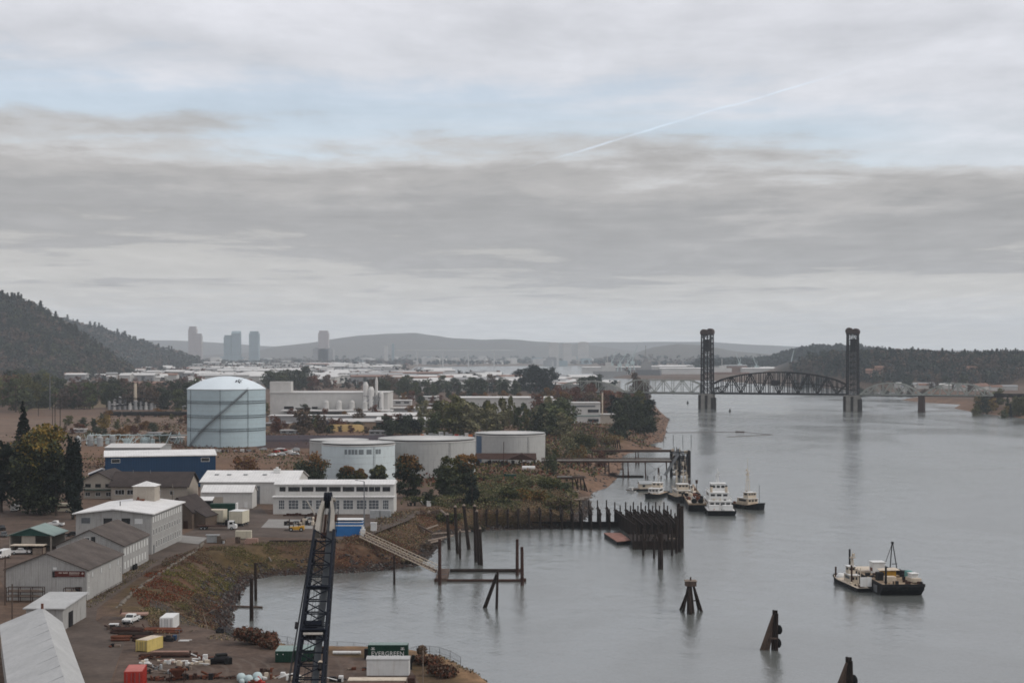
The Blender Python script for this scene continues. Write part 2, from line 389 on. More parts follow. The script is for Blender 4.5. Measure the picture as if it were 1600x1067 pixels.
ys = [60.0]
while ys[-1] < 27000: ys.append(ys[-1] + max(.9, ys[-1]*.0042))
ys = np.array(ys); qs = np.concatenate([np.linspace(-.75, -.36, 40, endpoint=False), np.linspace(-.36, .12, 420, endpoint=False), np.linspace(.12, .36, 130, endpoint=False), np.linspace(.36, .75, 40)])
yy, qq = np.meshgrid(ys, qs, indexing='ij'); xx = qq*yy
dd = shore_d(xx, yy); zz = hgt(xx, yy, dd)
ny, nx = yy.shape
V = np.stack([xx, yy, zz], -1).reshape(-1, 3)
I = np.arange(ny*nx).reshape(ny, nx); Fq = np.stack([I[:-1,:-1], I[:-1,1:], I[1:,1:], I[1:,:-1]], -1).reshape(-1, 4)
# what the soil is made of (surface colour, far hills paled for haze), by place
def zone(x, y, d):
    c = np.zeros(x.shape + (3,)); c[:] = (.135, .115, .098)
    def lay(mask, col):
        k = np.clip(mask, 0, 1)[..., None]; c[:] = c*(1-k) + np.array(col)*k
    n1 = wob(x, y, 25, 1); n2 = wob(x, y, 8, 2); n3 = wob(x, y, 140, 3)
    lay(.5+.5*n1, (.112, .097, .086))
    p = 800 + x/np.maximum(y, 1)*2500
    lay(sst(y, 640, 760)*(1-sst(y, 1250, 1500))*(.6+.3*n3), (.165, .125, .092))              # dry brown fields
    lay(sst(y, 1500, 2300)*(.55+.3*n3), (.115, .105, .092))
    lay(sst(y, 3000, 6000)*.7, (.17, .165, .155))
    lay(np.where((p > 400) & (p < 720), 1, 0)*sst(y, 905, 915)*(1-sst(y, 1010, 1030)), (.06, .045, .05))   # dark stockpile ground
    bank = sst(d, 1.5, 5)*(1-sst(d, 20, 30))*(1-sst(y, 1800, 2400))
    lay(bank*(.7+.4*n2), (.085, .070, .048))
    lay(bank*np.clip(n1+.3*n2, 0, 1)*.8, (.10, .090, .040))
    lay(bank*np.clip(-n1+.4*n2, 0, 1)*.8, (.105, .062, .040))
    lay((1-sst(d, 3, 6))*sst(d, -3, 0)*(1-sst(y, 640, 700)), (.035, .029, .025))                # wet stones
    lay((1-sst(d, 14, 30))*sst(d, -2, 1)*sst(y, 640, 720)*(1-sst(y, 2200, 2600))*(.8+.3*n2), (.185, .145, .115))       # sandy beach
    lay(np.where(y < 330, 1, 0)*np.where(x > -75, 1, 0)*sst(d, 2, 4)*(1-sst(d, 9, 13))*(.8+.3*n2), (.24, .19, .125))   # straw margin
    lay(sst(hgt(x, y, d), 12, 30)*1.0, (.040, .042, .038)); lay(sst(y, 7000, 9000)*sst(hgt(x, y, d), 12, 30), (.125, .150, .160))  # distant hills turn pale blue-grey: haze put into their colour
    return np.clip(c, .01, 1)
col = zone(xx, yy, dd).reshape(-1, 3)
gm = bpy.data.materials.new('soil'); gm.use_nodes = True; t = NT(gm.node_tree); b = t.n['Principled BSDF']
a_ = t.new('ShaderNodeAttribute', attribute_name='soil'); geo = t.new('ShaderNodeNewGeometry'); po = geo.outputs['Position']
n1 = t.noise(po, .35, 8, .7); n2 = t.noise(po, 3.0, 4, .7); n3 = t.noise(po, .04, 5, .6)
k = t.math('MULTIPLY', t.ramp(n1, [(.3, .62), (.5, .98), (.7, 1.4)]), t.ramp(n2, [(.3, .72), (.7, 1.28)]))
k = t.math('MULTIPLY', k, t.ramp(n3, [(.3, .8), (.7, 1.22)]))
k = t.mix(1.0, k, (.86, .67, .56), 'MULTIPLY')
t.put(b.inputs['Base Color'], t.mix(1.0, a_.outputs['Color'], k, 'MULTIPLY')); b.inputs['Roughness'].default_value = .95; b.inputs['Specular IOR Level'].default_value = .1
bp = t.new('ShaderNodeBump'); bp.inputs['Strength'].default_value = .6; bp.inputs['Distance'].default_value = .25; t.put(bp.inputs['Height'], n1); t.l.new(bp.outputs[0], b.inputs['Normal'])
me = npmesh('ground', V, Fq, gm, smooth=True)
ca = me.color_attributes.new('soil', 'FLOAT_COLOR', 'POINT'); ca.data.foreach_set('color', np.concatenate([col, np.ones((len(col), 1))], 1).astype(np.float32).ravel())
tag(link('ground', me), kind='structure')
del V, Fq, col, xx, yy, qq, zz, dd, I

# water
wm = bpy.data.materials.new('river_water'); wm.use_nodes = True; t = NT(wm.node_tree); b = t.n['Principled BSDF']
geo = t.new('ShaderNodeNewGeometry'); po = geo.outputs['Position']
mp = t.new('ShaderNodeMapping'); mp.inputs['Scale'].default_value = (1.0, .55, 1); mp.inputs['Rotation'].default_value = (0, 0, R(24)); t.l.new(po, mp.inputs[0])
r1 = t.noise(mp.outputs[0], 1.1, 5, .62, .4); r2 = t.noise(mp.outputs[0], .16, 3, .5, .3); r3 = t.noise(mp.outputs[0], .012, 4, .55, 1.2)
hh = t.math('ADD', t.math('MULTIPLY', r1, .075), t.math('MULTIPLY', r2, .22))
bp = t.new('ShaderNodeBump'); bp.inputs['Strength'].default_value = 1.0; bp.inputs['Distance'].default_value = 1.0; t.put(bp.inputs['Height'], hh)
t.l.new(bp.outputs[0], b.inputs['Normal'])
b.inputs['Base Color'].default_value = (.115, .122, .114, 1); t.put(b.inputs['Roughness'], t.mr(r3, .40, .62, .10, .22))
b.inputs['IOR'].default_value = 1.6; b.inputs['Specular IOR Level'].default_value = .5
wmb = MB().add([(-9000, 30, 0), (9000, 30, 0), (9000, 11000, 0), (-9000, 11000, 0)], [(0, 1, 2, 3)])
tag(wmb.build('river_water', wm), kind='structure')
# ================================================================ windows
WIN = {}
def win_mesh(w, h, frame='white_paint', glass='glass_dark', nx=1, nz=1, fr=.12):
    key = (round(w, 2), round(h, 2), frame, glass, nx, nz)
    if key not in WIN:
        b = MB(); b.box(-w/2+fr*.5, w/2-fr*.5, -.03, .02, fr*.5, h-fr*.5, 0)
        for x in (-w/2, w/2-fr): b.box(x, x+fr, -.07, .02, 0, h, 1)
        for z in (0, h-fr): b.box(-w/2+fr, w/2-fr, -.068, .02, z, z+fr, 1)
        for i in range(1, nx): x = -w/2+w*i/nx; b.box(x-.04, x+.04, -.06, -.02, fr, h-fr, 1)
        for i in range(1, nz): z = h*i/nz; b.box(-w/2+fr, w/2-fr, -.055, -.02, z-.04, z+.04, 1)
        WIN[key] = b.mesh('window', [glass, frame])
    return WIN[key]
class Bld:
    "building with its origin at the middle of its front foot, x to the right, y away from the front"
    def __init__(s, name, label, cat, fr, w, d, rz=0, group=None):
        # fr = world point of the front right corner
        s.w, s.d = w, d; v = Vector(fr) - Matrix.Rotation(rz, 3, 'Z') @ Vector((w/2, 0, 0))
        s.o = thing(name, label, cat, v, rz, group); s.rz = rz
    def place(s, o, face, u, z, off=.0):
        if face == 'F': o.location = (u, -off, z)
        elif face == 'R': o.location = (s.w/2+off, u, z); o.rotation_euler.z = R(90)
        elif face == 'L': o.location = (-s.w/2-off, u, z); o.rotation_euler.z = R(-90)
        return o
    def win(s, face, u, z, w, h, off=0, name='window', **kw):
        return s.place(link(name, win_mesh(w, h, **kw), s.o), face, u, z, off)
    def row(s, face, u0, u1, n, z, w, h, **kw):
        for i in range(n): s.win(face, u0+(u1-u0)*(i/(n-1) if n > 1 else 0), z, w, h, **kw)
    def door(s, face, u, w, h, mt='steel_grey', off=0, z=0, name='door'):
        b = MB().box(-w/2, w/2, -.06, .02, 0, h)
        for k in range(1, int(h/.6)): b.box(-w/2+.02, w/2-.02, -.08, -.06, k*.6-.03, k*.6+.03)
        return s.place(b.build(name, mt, s.o), face, u, z, off)
def gable(B, eave, ridge, wall, roof, axis='y', over=.45, rx=0.0, base=1.0, th=.22):
    w, d = B.w/2, B.d
    if axis == 'y':
        MB().yprism([(-w, -base), (w, -base), (w, eave), (rx, ridge), (-w, eave)][::-1], 0, d).build('wall', wall, B.o)
        k1 = (ridge-eave)/(w+rx); k2 = (ridge-eave)/(w-rx); b = MB()
        a = (-w-over, eave-k1*over+.02); c = (rx, ridge+.02); e = (w+over, eave-k2*over+.02)
        b.yprism([a, c, (c[0], c[1]+th), (a[0], a[1]+th)], -over, d+over); b.yprism([c, e, (e[0], e[1]+th), (c[0], c[1]+th)], -over, d+over)
        return b.build('roof', roof, B.o)
    MB().xprism([(0, -base), (d, -base), (d, eave), (d/2, ridge), (0, eave)], -w, w).build('wall', wall, B.o)
    k = (ridge-eave)/(d/2); a = (-over, eave-k*over+.02); c = (d/2, ridge+.02); e = (d+over, eave-k*over+.02); b = MB()
    b.xprism([a, c, (c[0], c[1]+th), (a[0], a[1]+th)], -w-over, w+over); b.xprism([c, e, (e[0], e[1]+th), (c[0], c[1]+th)], -w-over, w+over)
    return b.build('roof', roof, B.o)

# ================================================================ roads and yards (sheets on the level ground)
def sheet(name, pts, m, z=6.03, base=6.0, n=1):
    v = [P(px, py, base) for px, py in pts]
    b = MB(); b.add([(p.x, p.y, z) for p in v], [tuple(range(len(v)))]); o = b.build(name, m); tag(o, kind='structure'); return o
D('road_gravel', (.088, .068, .056), .95, .26, .12, bump=.05)
D('yard_gravel', (.088, .062, .048), .95, .34, .22, bump=.08)
D('kerb_stone', (.165, .145, .12), .95, .25, .6)
sheet('road', [(128, 1180), (172, 1067), (196, 1000), (150, 968), (152, 950), (186, 925), (240, 886), (285, 866), (322, 846), (370, 838), (470, 841), (560, 843), (640, 812), (655, 798), (420, 805), (405, 790), (330, 812), (262, 848), (232, 868), (196, 898), (150, 935), (104, 952), (104, 985), (120, 1067), (90, 1180)], 'road_gravel')
sheet('yard', [(172, 1080), (195, 1002), (152, 969), (162, 962), (240, 966), (330, 983), (372, 998), (432, 1018), (600, 1030), (640, 1042), (660, 1075), (640, 1190), (200, 1190)], 'yard_gravel', z=6.045)
sheet('yard', [(0, 905), (0, 790), (110, 800), (130, 830), (108, 870), (60, 905), (14, 930)], 'yard_gravel', z=6.05)
sheet('concrete_pad', [(408, 824), (420, 811), (492, 812), (488, 826)], 'conc_pad', z=6.06)
sheet('concrete_pad', [(272, 846), (282, 836), (325, 840), (310, 850)], 'conc_pad', z=6.06)
sheet('path', [(150, 905), (168, 893), (192, 893), (176, 906)], 'kerb_stone', z=6.055)
sheet('field', [(-160, 705), (-100, 655), (150, 652), (290, 652), (290, 680), (140, 690)], 'conc_pad' if 0 else mat('dry_field', (.135, .092, .066), .95, .3, .06, bump=.05), z=6.02)
sheet('field', [(50, 640), (60, 615), (180, 612), (185, 636)], mat('dry_grass_field', (.16, .12, .075), .95, .2, .05), z=6.02)
yn = NT(bpy.data.materials['yard_gravel'].node_tree); bs = [n for n in yn.n if n.type == 'BSDF_PRINCIPLED'][0]; src = bs.inputs['Base Color'].links[0].from_socket
tcx = yn.new('ShaderNodeNewGeometry'); wvv = yn.new('ShaderNodeTexWave', wave_type='RINGS', rings_direction='Z'); mpp = yn.new('ShaderNodeMapping'); mpp.inputs['Location'].default_value = (66, -268, 0); yn.l.new(tcx.outputs['Position'], mpp.inputs[0]); yn.l.new(mpp.outputs[0], wvv.inputs['Vector'])
wvv.inputs['Scale'].default_value = .13; wvv.inputs['Distortion'].default_value = 5; wvv.inputs['Detail'].default_value = 3; wvv.inputs['Detail Scale'].default_value = .6
yn.put(bs.inputs['Base Color'], yn.mix(yn.math('MULTIPLY', yn.mr(wvv.outputs['Fac'], .72, .95, 0, 1, True), yn.mr(yn.noise(tcx.outputs['Position'], .08, 3), .42, .6, 0, .5)), src, (.125, .100, .082)))
# kerb of pale stones between the track and the bank
kb = [P(*p, 6) for p in [(183, 950), (213, 921), (262, 888), (305, 861), (318, 848)]]
b = MB(); rr = random.Random(4)
for i in range(len(kb)-1):
    n = int((kb[i+1]-kb[i]).length/1.1)
    for j in range(n):
        p = kb[i].lerp(kb[i+1], (j+.5)/n); s = rr.uniform(.25, .55)
        b.lathe([(s*.9, 0), (s, s*.4), (s*.5, s*.9), (0, s)], 6, (p.x+rr.uniform(-.3, .3), p.y+rr.uniform(-.3, .3), 5.95))
tag(b.build('kerb', 'kerb_stone'), kind='structure')

# ================================================================ white sheds beside the track
A = P(136, 938, 6); rz = R(-2)
B = Bld('gabled_shed', 'long white clapboard shed with dark brown roof and a red sign on its gable', 'shed', A, 18, 27.5, rz)
gable(B, 6.7, 10.2, 'white_siding', 'brown_roof')
B.win('F', 2.6-.7, 6.6, 1.1, .8, glass='white_paint', frame='grey_paint'); B.win('F', 1.9, 5.1, 1.1, 1.3, nz=2, frame='dark_steel')
B.win('F', 7.0, 1.5, 1.2, 1.5, nz=2, frame='dark_steel')
B.row('R', 4, 24, 4, 4.6, .9, 1.3, glass='white_paint', frame='grey_paint'); B.win('R', 1.2, 4.0, .5, 1.6); B.win('R', 1.2, 1.2, .5, 1.6); B.win('R', 26, 2.6, .6, 1.5)
s_ = MB().box(-3.3, 3.3, -.12, 0, 0, 1.25).build('sign_board', mat('sign_red', (.085, .022, .018), .7, .15, 1), B.o); s_.location = (5.2, -.02, 5.2)
lt = MB(); rr = random.Random(9); x = -2.4
for k in range(46):      # one line of pale capitals, a shorter line below it, a round badge at the end
    if k in (7, 8, 20, 21, 22): x += .1; continue
    h = rr.choice([.22, .3, .3, .34]); lt.box(x, x+.065, -.135, -.121, .72, .72+h); 
    if k % 2: lt.box(x+.01, x+.09, -.134, -.121, .72+rr.choice([0, .14, .26]), .72+rr.choice([.30, .31])*1.0)
    x += .1
for k in range(22): lt.box(-.1+k*.1, -.045+k*.1, -.135, -.121, .40, .40+rr.choice([.12, .17, .2]))
lt.rod((2.85, -.121, .75), (2.85, -.14, .75), .24, n=12)
lt.build('lettering', mat('sign_white', (.42, .36, .32), .8, .1, 2), s_)
# timber racks against the gable
def rack(label, loc, w, h, n):
    t_ = thing('timber_rack', label, 'rack', loc, rz)
    f = MB()
    for i in range(n+1):
        for y in (0, 1.2): f.box(-w/2+i*w/n-.07, -w/2+i*w/n+.07, y, y+.12, 0, h)
    for z in (h*.33, h*.66, h-.1): f.box(-w/2, w/2, -.05, 0, z, z+.12); f.box(-w/2, w/2, 1.32, 1.4, z, z+.12)
    f.build('frame', 'rust_dark', t_)
    g_ = MB()
    for z in (h*.33, h*.66): 
        for k in range(6): g_.box(-w/2+.2+rr.uniform(0, .4), w/2-.2-rr.uniform(0, 2), .1+k*.18, .25+k*.18, z+.125, z+.35+rr.uniform(0, .2))
    g_.build('planks', 'pale_wood', t_); return t_
rack('wide rusty timber rack against the gable of the long shed', A + Vector((-13, -2.2, 0)), 8, 3.2, 3)
rack('narrow open rack below the red sign on the shed gable', A + Vector((-2.8, -2.0, 0)), 3.6, 3.0, 2)

A2 = P(192.5, 896, 6)
B = Bld('gabled_shed', 'white two-storey clapboard shed with dark brown roof behind the signed shed', 'shed', A2, 16.6, 24.5, R(-1.5))
gable(B, 6.8, 10.6, 'white_siding', 'brown_roof')
B.win('F', 5.9, 4.2, 1.3, 1.7, glass='white_paint', frame='grey_paint'); B.win('F', 5.9, .9, 1.3, 1.7, glass='white_paint', frame='grey_paint')
B.win('F', -.6, 8.0, 1.4, .9); B.win('F', .9, 7.7, 1.0, 1.3, frame='dark_steel')
B.row('R', 1.6, 23, 9, 4.3, 1.0, 1.7, glass='white_paint', frame='white_paint'); B.row('R', 1.6, 21, 8, 1.0, 1.0, 1.7, glass='white_paint', frame='white_paint')
b = MB()
for i in range(4): b.cbox(i*.8, 0, 0, .55, .5, 1.1+.1*(i % 2)); b.cbox(i*.8, 0, 1.1+.1*(i % 2), .4, .4, .12)
solo(b, 'bin_row', 'black_rubber', 'row of black wheeled bins by the wall of the two-storey shed', 'bins', A2+Vector((1.0, 6.5, 0)), R(88))

A3 = P(237, 866, 6)
B = Bld('warehouse', 'three-storey white block with pale low-pitched roof behind the brown-roofed sheds', 'building', A3, 20.6, 34, R(-2))
gable(B, 10.8, 12.0, 'white_siding', 'white_roof', over=.8, th=.3)
B.row('F', -1.6, 1.6-.2, 1, 8.2, 2.3, 1.5, nx=2, frame='dark_steel'); B.win('F', 3.3, 8.2, 2.3, 1.5, nx=2, frame='dark_steel'); B.win('F', 6.8, 8.2, 2.2, 1.4, glass='white_paint', frame='white_paint')
B.win('F', -7.6, 8.2, 2.6, 1.7, frame='grey_paint', glass='glass_pane'); B.win('F', 6.6, 4.6, 2.4, 1.3, nx=2, frame='dark_steel'); B.win('F', 8.7, 1.6, .9, 1.6)
B.row('R', 1.6, 32, 13, 8.4, 1.1, 1.6, glass='white_paint', frame='white_paint')
B.row('R', 1.8, 31, 11, 5.0, 1.0, 1.7, frame='white_paint'); B.row('R', 4.8, 31, 11, 1.4, 1.0, 1.9)
B.door('R', 2.2, 1.2, 2.3, 'steel_grey')
pt = MB().box(-3.1, 3.1, 0, 6, 0, 4.9).build('penthouse', 'cream_wall', B.o); pt.location = (1.2, 26, 11.2)
MB().add([(-3.5, -.4, 4.9), (3.5, -.4, 4.9), (3.5, 6.4, 4.9), (-3.5, 6.4, 4.9), (0, 3, 6.2)], [(0, 1, 4), (1, 2, 4), (2, 3, 4), (3, 0, 4), (3, 2, 1, 0)]).build('penthouse_roof', 'white_roof', pt)
MB().rod((0, 0, 0), (0, 0, 1.6), .12).build('vent_pipe', 'dark_steel', B.o).location = (-.5, 8, 11.9)
b = MB().box(-1.1, 1.1, -.6, .8, 0, 1.1); b.rod((-.6, 0, 1.1), (-.6, 0, 1.7), .3, n=8); b.build('roof_plant', 'rust', B.o).location = (.6, 24.5, 11.5)

# tan brick workshop with stepped gables
A4 = P(300, 826, 6)
B = Bld('brick_workshop', 'small tan brick workshop with steep shingle gables beside the parked trucks', 'workshop', A4, 9.5, 14, R(-12))
gable(B, 5.2, 9.4, 'tan_brick', 'dark_roof', over=.5); B.door('F', -.6, 1.6, 2.6, 'dark_steel'); B.door('F', 2.7, 1.5, 2.4, 'rust_dark', name='door'); B.win('F', 0, 5.2, 1, 1.2)
MB().yprism([(0, -1), (3.6, -1), (3.6, 3.4), (0, 5.4)][::-1], 2, 11).build('lean_to', 'tan_brick', B.o).location = (4.76, 0, 0)
MB().yprism([(0, 5.5), (3.9, 3.4), (3.9, 3.6), (0, 5.7)], 1.7, 11.3).build('lean_to_roof', 'dark_roof', B.o).location = (4.8, 0, 0)
B2 = Bld('brick_outbuilding', 'low tan brick outbuilding joined to the front of the brick workshop', 'workshop', P(277, 827, 6), 4.6, 8, R(-12))
gable(B2, 4.4, 6.6, 'tan_brick', 'dark_roof', over=.35); B2.win('F', 0, 1.4, 1.0, 1.3)

# long dark-roofed office
A5 = P(176, 779, 6)
B = Bld('office_house', 'cream two-storey office with a brown gable beside the dark tall trees', 'office', A5, 11.0, 20, R(-3))
gable(B, 7.0, 9.8, 'cream_wall', 'dark_roof', over=.8)
B.row('F', -3.8, 3.8, 3, 4.2, 2.1, 1.3, nx=2, frame='dark_steel'); B.row('F', -3.9, 3.9, 3, .9, 2.0, 1.6, nx=2)
MB().box(-5.9, 5.9, -1.6, -.01, 3.3, 3.55).build('awning', 'dark_green_wall', B.o)
B.win('R', 3, 4.4, 1.6, 1.3)
B = Bld('long_office', 'long single-storey office with dark shingle roof and a strip of windows', 'office', P(290, 782, 6)+Vector((0, 3, 0)), 28.5, 16, R(-3))
gable(B, 5.2, 9.6, 'cream_wall', 'dark_roof', 'x', over=.9)
for u in (-11, -6.5, -2, 2.5): B.win('F', u, 1.8, 3.6, 1.9, nx=3)
B.win('F', 8.5, 1.8, 1.5, 1.6)
for u in (-8, -1.5): MB().rod((0, 0, 0), (0, 0, 1.4), .16).build('vent_pipe', 'steel_grey', B.o).location = (u, 7, 9.0)

# blue warehouse
A6 = P(337, 760, 6)
B = Bld('blue_warehouse', 'long deep-blue metal warehouse with a pale grey roof', 'warehouse', A6, 43.5, 30, R(14))
gable(B, 12.6, 14.0, 'blue_wall', 'white_roof', 'x', over=.5, th=.35)
for u in (-17.6, 17.6): B.win('F', u, 10.2, 3.4, 1.6, frame='white_paint')
B.row('L', 4, 14, 3, 5.2, 1.1, 2.0, glass='white_paint', frame='white_paint'); B.row('L', 6, 22, 3, 9, 1.0, 1.4, glass='white_paint')
an = MB().yprism([(-5, 0), (5, 0), (5, 5.2), (0, 7.2), (-5, 5.2)][::-1], -6.5, -.03).build('annex', 'blue_wall', B.o); an.location = (-23, 14, 0)
b = MB(); b.yprism([(-5.4, 5.1), (0, 7.25), (0, 7.5), (-5.4, 5.35)], -6.9, -.05); b.yprism([(0, 7.25), (5.4, 5.1), (5.4, 5.35), (0, 7.5)], -6.9, -.05); b.build('annex_roof', 'white_roof', an)
B = Bld('flat_store', 'low store with a white flat roof behind the blue warehouse', 'shed', at(250, 745), 25.5, 25, R(0))
gable(B, 10.0, 11.2, 'grey_paint', 'far_roof', 'x', over=.4)

# white warehouse with skylights + lean-to in front
A7 = P(462, 788, 6)
B = Bld('white_warehouse', 'white metal warehouse with roof skylights behind the delivery trucks', 'warehouse', A7+Vector((0, 2, 0)), 34.5, 28, R(-1))
gable(B, 7.8, 10.8, 'white_wall', 'white_roof', 'x', over=.5)
for u in (-13, -8.5, -2.5, 4.5): MB().box(-.7, .7, -1, 1, 0, .35).build('skylight', 'grey_paint', B.o).location = (u, 8.5, 9.75)
B.door('F', 1.8, 4.6, 6.4, 'steel_grey')
b = MB().box(-1.2, 1.2, -.8, .8, 0, 1.5); b.rod((0, 0, 1.5), (0, 0, 2.2), .5, n=10); b.build('roof_fan', 'white_paint', B.o).location = (8.5, 11, 10.3)
B = Bld('lean_to_shed', 'smaller white metal shed standing before the skylit warehouse', 'shed', P(394, 794, 6), 17.5, 9, R(-1))
gable(B, 5.6, 7.6, 'white_wall', 'white_roof', 'x', over=.4); B.door('F', 6.6, 1.1, 2.2, 'white_paint'); B.door('F', -3.5, 4.2, 4.0, 'cream_wall', name='roller_door')

# long two-tier office with ribbon windows
A8 = P(615, 803, 6)
B = Bld('ribbon_window_office', 'long white two-storey office with two rows of ribbon windows', 'office', A8, 40.5, 14, R(0))
MB().box(-20.25, 20.25, 0, 14, -1, 5.6).build('wall', 'white_wall', B.o); MB().box(-20.6, 20.6, -.6, 3.2, 5.61, 5.95).build('lower_roof', 'white_roof', B.o)
up = MB().box(-19.9, 20.1, 2.8, 13.9, 5.62, 9.6).build('upper_storey', 'white_wall', B.o)
MB().xprism([(2.2, 9.62), (14.5, 9.62), (14.5, 9.9), (8.4, 11.0), (2.2, 9.9)], -20.4, 20.5).build('roof', 'white_roof', B.o)
xs_ = [(-17.5, 2.0), (-13.6, 3.9), (-9.0, 3.9), (-4.4, 3.9), (.2, 3.9), (4.8, 3.9), (9.4, 3.9), (12.6, 1.8), (14.6, 1.8), (17.6, 2.6)]
for u, ww in xs_: B.win('F', u, 7.4, ww, 1.5, off=-2.8, nx=max(1, int(ww/1.3)), frame='dark_steel')
for i, u in enumerate([-17.4, -13.4, -8.8, -4.2, .4, 5.0, 9.5, 13.6, 17.6]): B.win('F', u, 1.6, 3.5 if 0 < i < 8 else 2.1, 3.2, nx=3, nz=3, glass='glass_pane', frame='white_paint')
b = MB().cbox(0, 0, 0, 3.2, 2.4, 2.6); b.cbox(3.5, 0, 0, 3.4, 2.4, 2.5); solo(b, 'storage_cabinets', 'grey_paint', 'pair of grey steel cabinets by the ribbon-window office', 'cabinet', P(586, 809, 6))
b = MB()
for i in range(12): b.cbox(i*1.0, rr.uniform(-.3, .3), 0, .9, .9, rr.uniform(.5, 1.2))
solo(b, 'scrap_row', 'rust_dark', 'low row of dark scrap along the foot of the ribbon-window office', 'scrap', P(445, 806, 6))

# ---------------------------------------------------------------- bottom left, long light sheet roof
fL, fR, nL = Vector((-92.2, 291, 6)), Vector((-82.2, 291.5, 6)), Vector((-74, 238, 6))
ax = (nL-fL); L_ = ax.length; ang = math.atan2(ax.y, ax.x)+R(90)
B = Bld('sheet_roof_shed', 'long shed with weathered pale sheet roof at the lower left corner', 'shed', fR + ax*1.45, 10.4, L_*1.45, ang)
gable(B, 5.0, 7.7, 'white_siding', 'sheet_roof', over=.3, rx=1.9)
MB().rod((0, 0, 0), (0, 0, 1.0), .25, n=8).build('roof_vent', 'rust', B.o).location = (1.9, L_*1.45-1.2, 7.8)
for k in range(1, 9): MB().yprism([(-5.5, 4.98), (1.9, 7.96), (1.9, 8.01), (-5.5, 5.03)], k*8-.12, k*8+.12).build('roof_seam', 'grey_paint', B.o)
B = Bld('monopitch_shed', 'small white shed with flat sheet roof between the pale roof and the signed shed', 'shed', P(99, 985, 6), 7.4, 16, R(-1))
MB().xprism([(0, -1), (16, -1), (16, 4.9), (0, 4.2)], -3.6, 3.6).build('wall', 'white_siding', B.o)
MB().xprism([(-.5, 4.2), (16.4, 4.93), (16.4, 5.15), (-.5, 4.42)], -4.1, 4.1).build('roof', 'sheet_roof', B.o); B.door('R', 5, 2.6, 3, 'dark_steel')

# green-roofed open shelter and stalls on the far left
B = Bld('open_shelter', 'open shelter with pale green roof beside the parked white pickup', 'shelter', P(82, 861, 6), 12, 12, R(-2))
sh = MB()
for x in (-5.8, -1, 5.5): 
    for y in (.2, 11.6): sh.box(x-.2, x+.2, y, y+.3, 0, 4.2)
sh.box(-5.8, 5.7, 11.55, 11.9, 0, 4.2); sh.box(-5.9, -5.7, 0, 11.8, 0, 4.2); sh.box(-2.6, 1.2, .15, .4, 0, 4.2)
sh.build('wall', 'cream_wall', B.o)
MB().yprism([(-6.2, 4.21), (6.2, 4.21), (0, 6.3)], -.2, .1).build('gable_board', 'dark_green_wall', B.o)
b = MB(); b.yprism([(-6.6, 4.12), (0, 6.32), (0, 6.5), (-6.6, 4.3)], -.6, 12.3); b.yprism([(0, 6.32), (6.6, 4.12), (6.6, 4.3), (0, 6.5)], -.6, 12.3); b.build('roof', 'green_roof', B.o)

# ================================================================ tanks
def tank(name, label, px, py, wpx, H, wall, roof, rise, z0=6):
    c0 = P(px, py, z0); r = wpx/2/F*(c0.y); r = wpx/2/F*(c0.y + r); c = Vector((c0.x/c0.y*(c0.y+r), c0.y+r, z0))
    t_ = thing(name, label, 'tank', c)
    MB().lathe([(r, -1), (r, H*.5), (r, H)], 64).build('shell', wall, t_, smooth=False)
    sb = MB()
    for k in range(1, int(H/2.6)): sb.lathe([(r+.01, k*2.6-.03), (r+.05, k*2.6), (r+.01, k*2.6+.03)], 64)
    sb.build('weld_seams', 'grey_paint', t_)
    return t_, r
c, r = tank('gas_tank', 'big pale blue domed tank with a diagonal stair across its face', 354, 699, 121, 32.9, 'tank_blue', None, 0)
dome = [(r+.25, 0), (r+.25, .5)]+[(r*math.cos(a)*1.0, .5+9.6*math.sin(a)) for a in [R(5*i) for i in range(1, 18)]]+[(0, 10.1)]
# shallow spherical cap
cap = []; rise = 7.2; Rs = (r*r+rise*rise)/(2*rise); 
for i in range(0, 15): q_ = r*(1-i/14); cap.append((q_, .5+math.sqrt(Rs*Rs-q_*q_)-(Rs-rise)))
o = MB().lathe([(r+.25, 0), (r+.25, .5)]+cap, 64).build('dome', 'dome_pale', c, smooth=True); o.location.z = 32.9
b = MB()
for z in (9.3, 17.0, 25.2):
    b.lathe([(r+.02, z), (r+.5, z), (r+.5, z+.15), (r+.02, z+.15)], 64)
    for k in range(64): a = R(k*5.625); b.rod((math.cos(a)*(r+.46), math.sin(a)*(r+.46), z+.25), (math.cos(a)*(r+.46), math.sin(a)*(r+.46), z+1.3), .035, n=3)
    b.lathe([(r+.42, z+1.25), (r+.5, z+1.25), (r+.5, z+1.32), (r+.42, z+1.32)], 64)
b.build('walkway', 'grating', c)
b = MB(); n = 46        # stair climbing round the shell from lower left to the roof edge
st = [Vector(((r+1.1)*math.cos(a), (r+1.1)*math.sin(a), z)) for a, z in [(R(-90-51+i/n*92), .5+i/n*32.6) for i in range(n+1)]]
for p, q_ in zip(st[:-1], st[1:]):
    for off in (-.55, .55):
        u = Vector((p.x, p.y, 0)).normalized()*off; b.rod(p+u, q_+u, .16, n=4); b.rod(p+u+Vector((0, 0, 1.1)), q_+u+Vector((0, 0, 1.1)), .06, n=3); b.rod(p+u, p+u+Vector((0, 0, 1.1)), .05, n=3)
    m_ = (p+q_)/2; b.cbox(m_.x, m_.y, m_.z, 1.0, 1.0, .1)
b.build('stair', 'steel_grey', c)
for a in (R(-90-53), R(-90+1), R(-90+42)): MB().rod(((r+.35)*math.cos(a), (r+.35)*math.sin(a), 0), ((r+.35)*math.cos(a), (r+.35)*math.sin(a), 32.9), .12, n=5).build('downpipe', 'grating', c)
b = MB()
for i in range(9): b.cbox(rr.uniform(-2, 2), rr.uniform(-2, 2), 0, rr.uniform(.4, 1), rr.uniform(.4, 1), rr.uniform(1, 2.5))
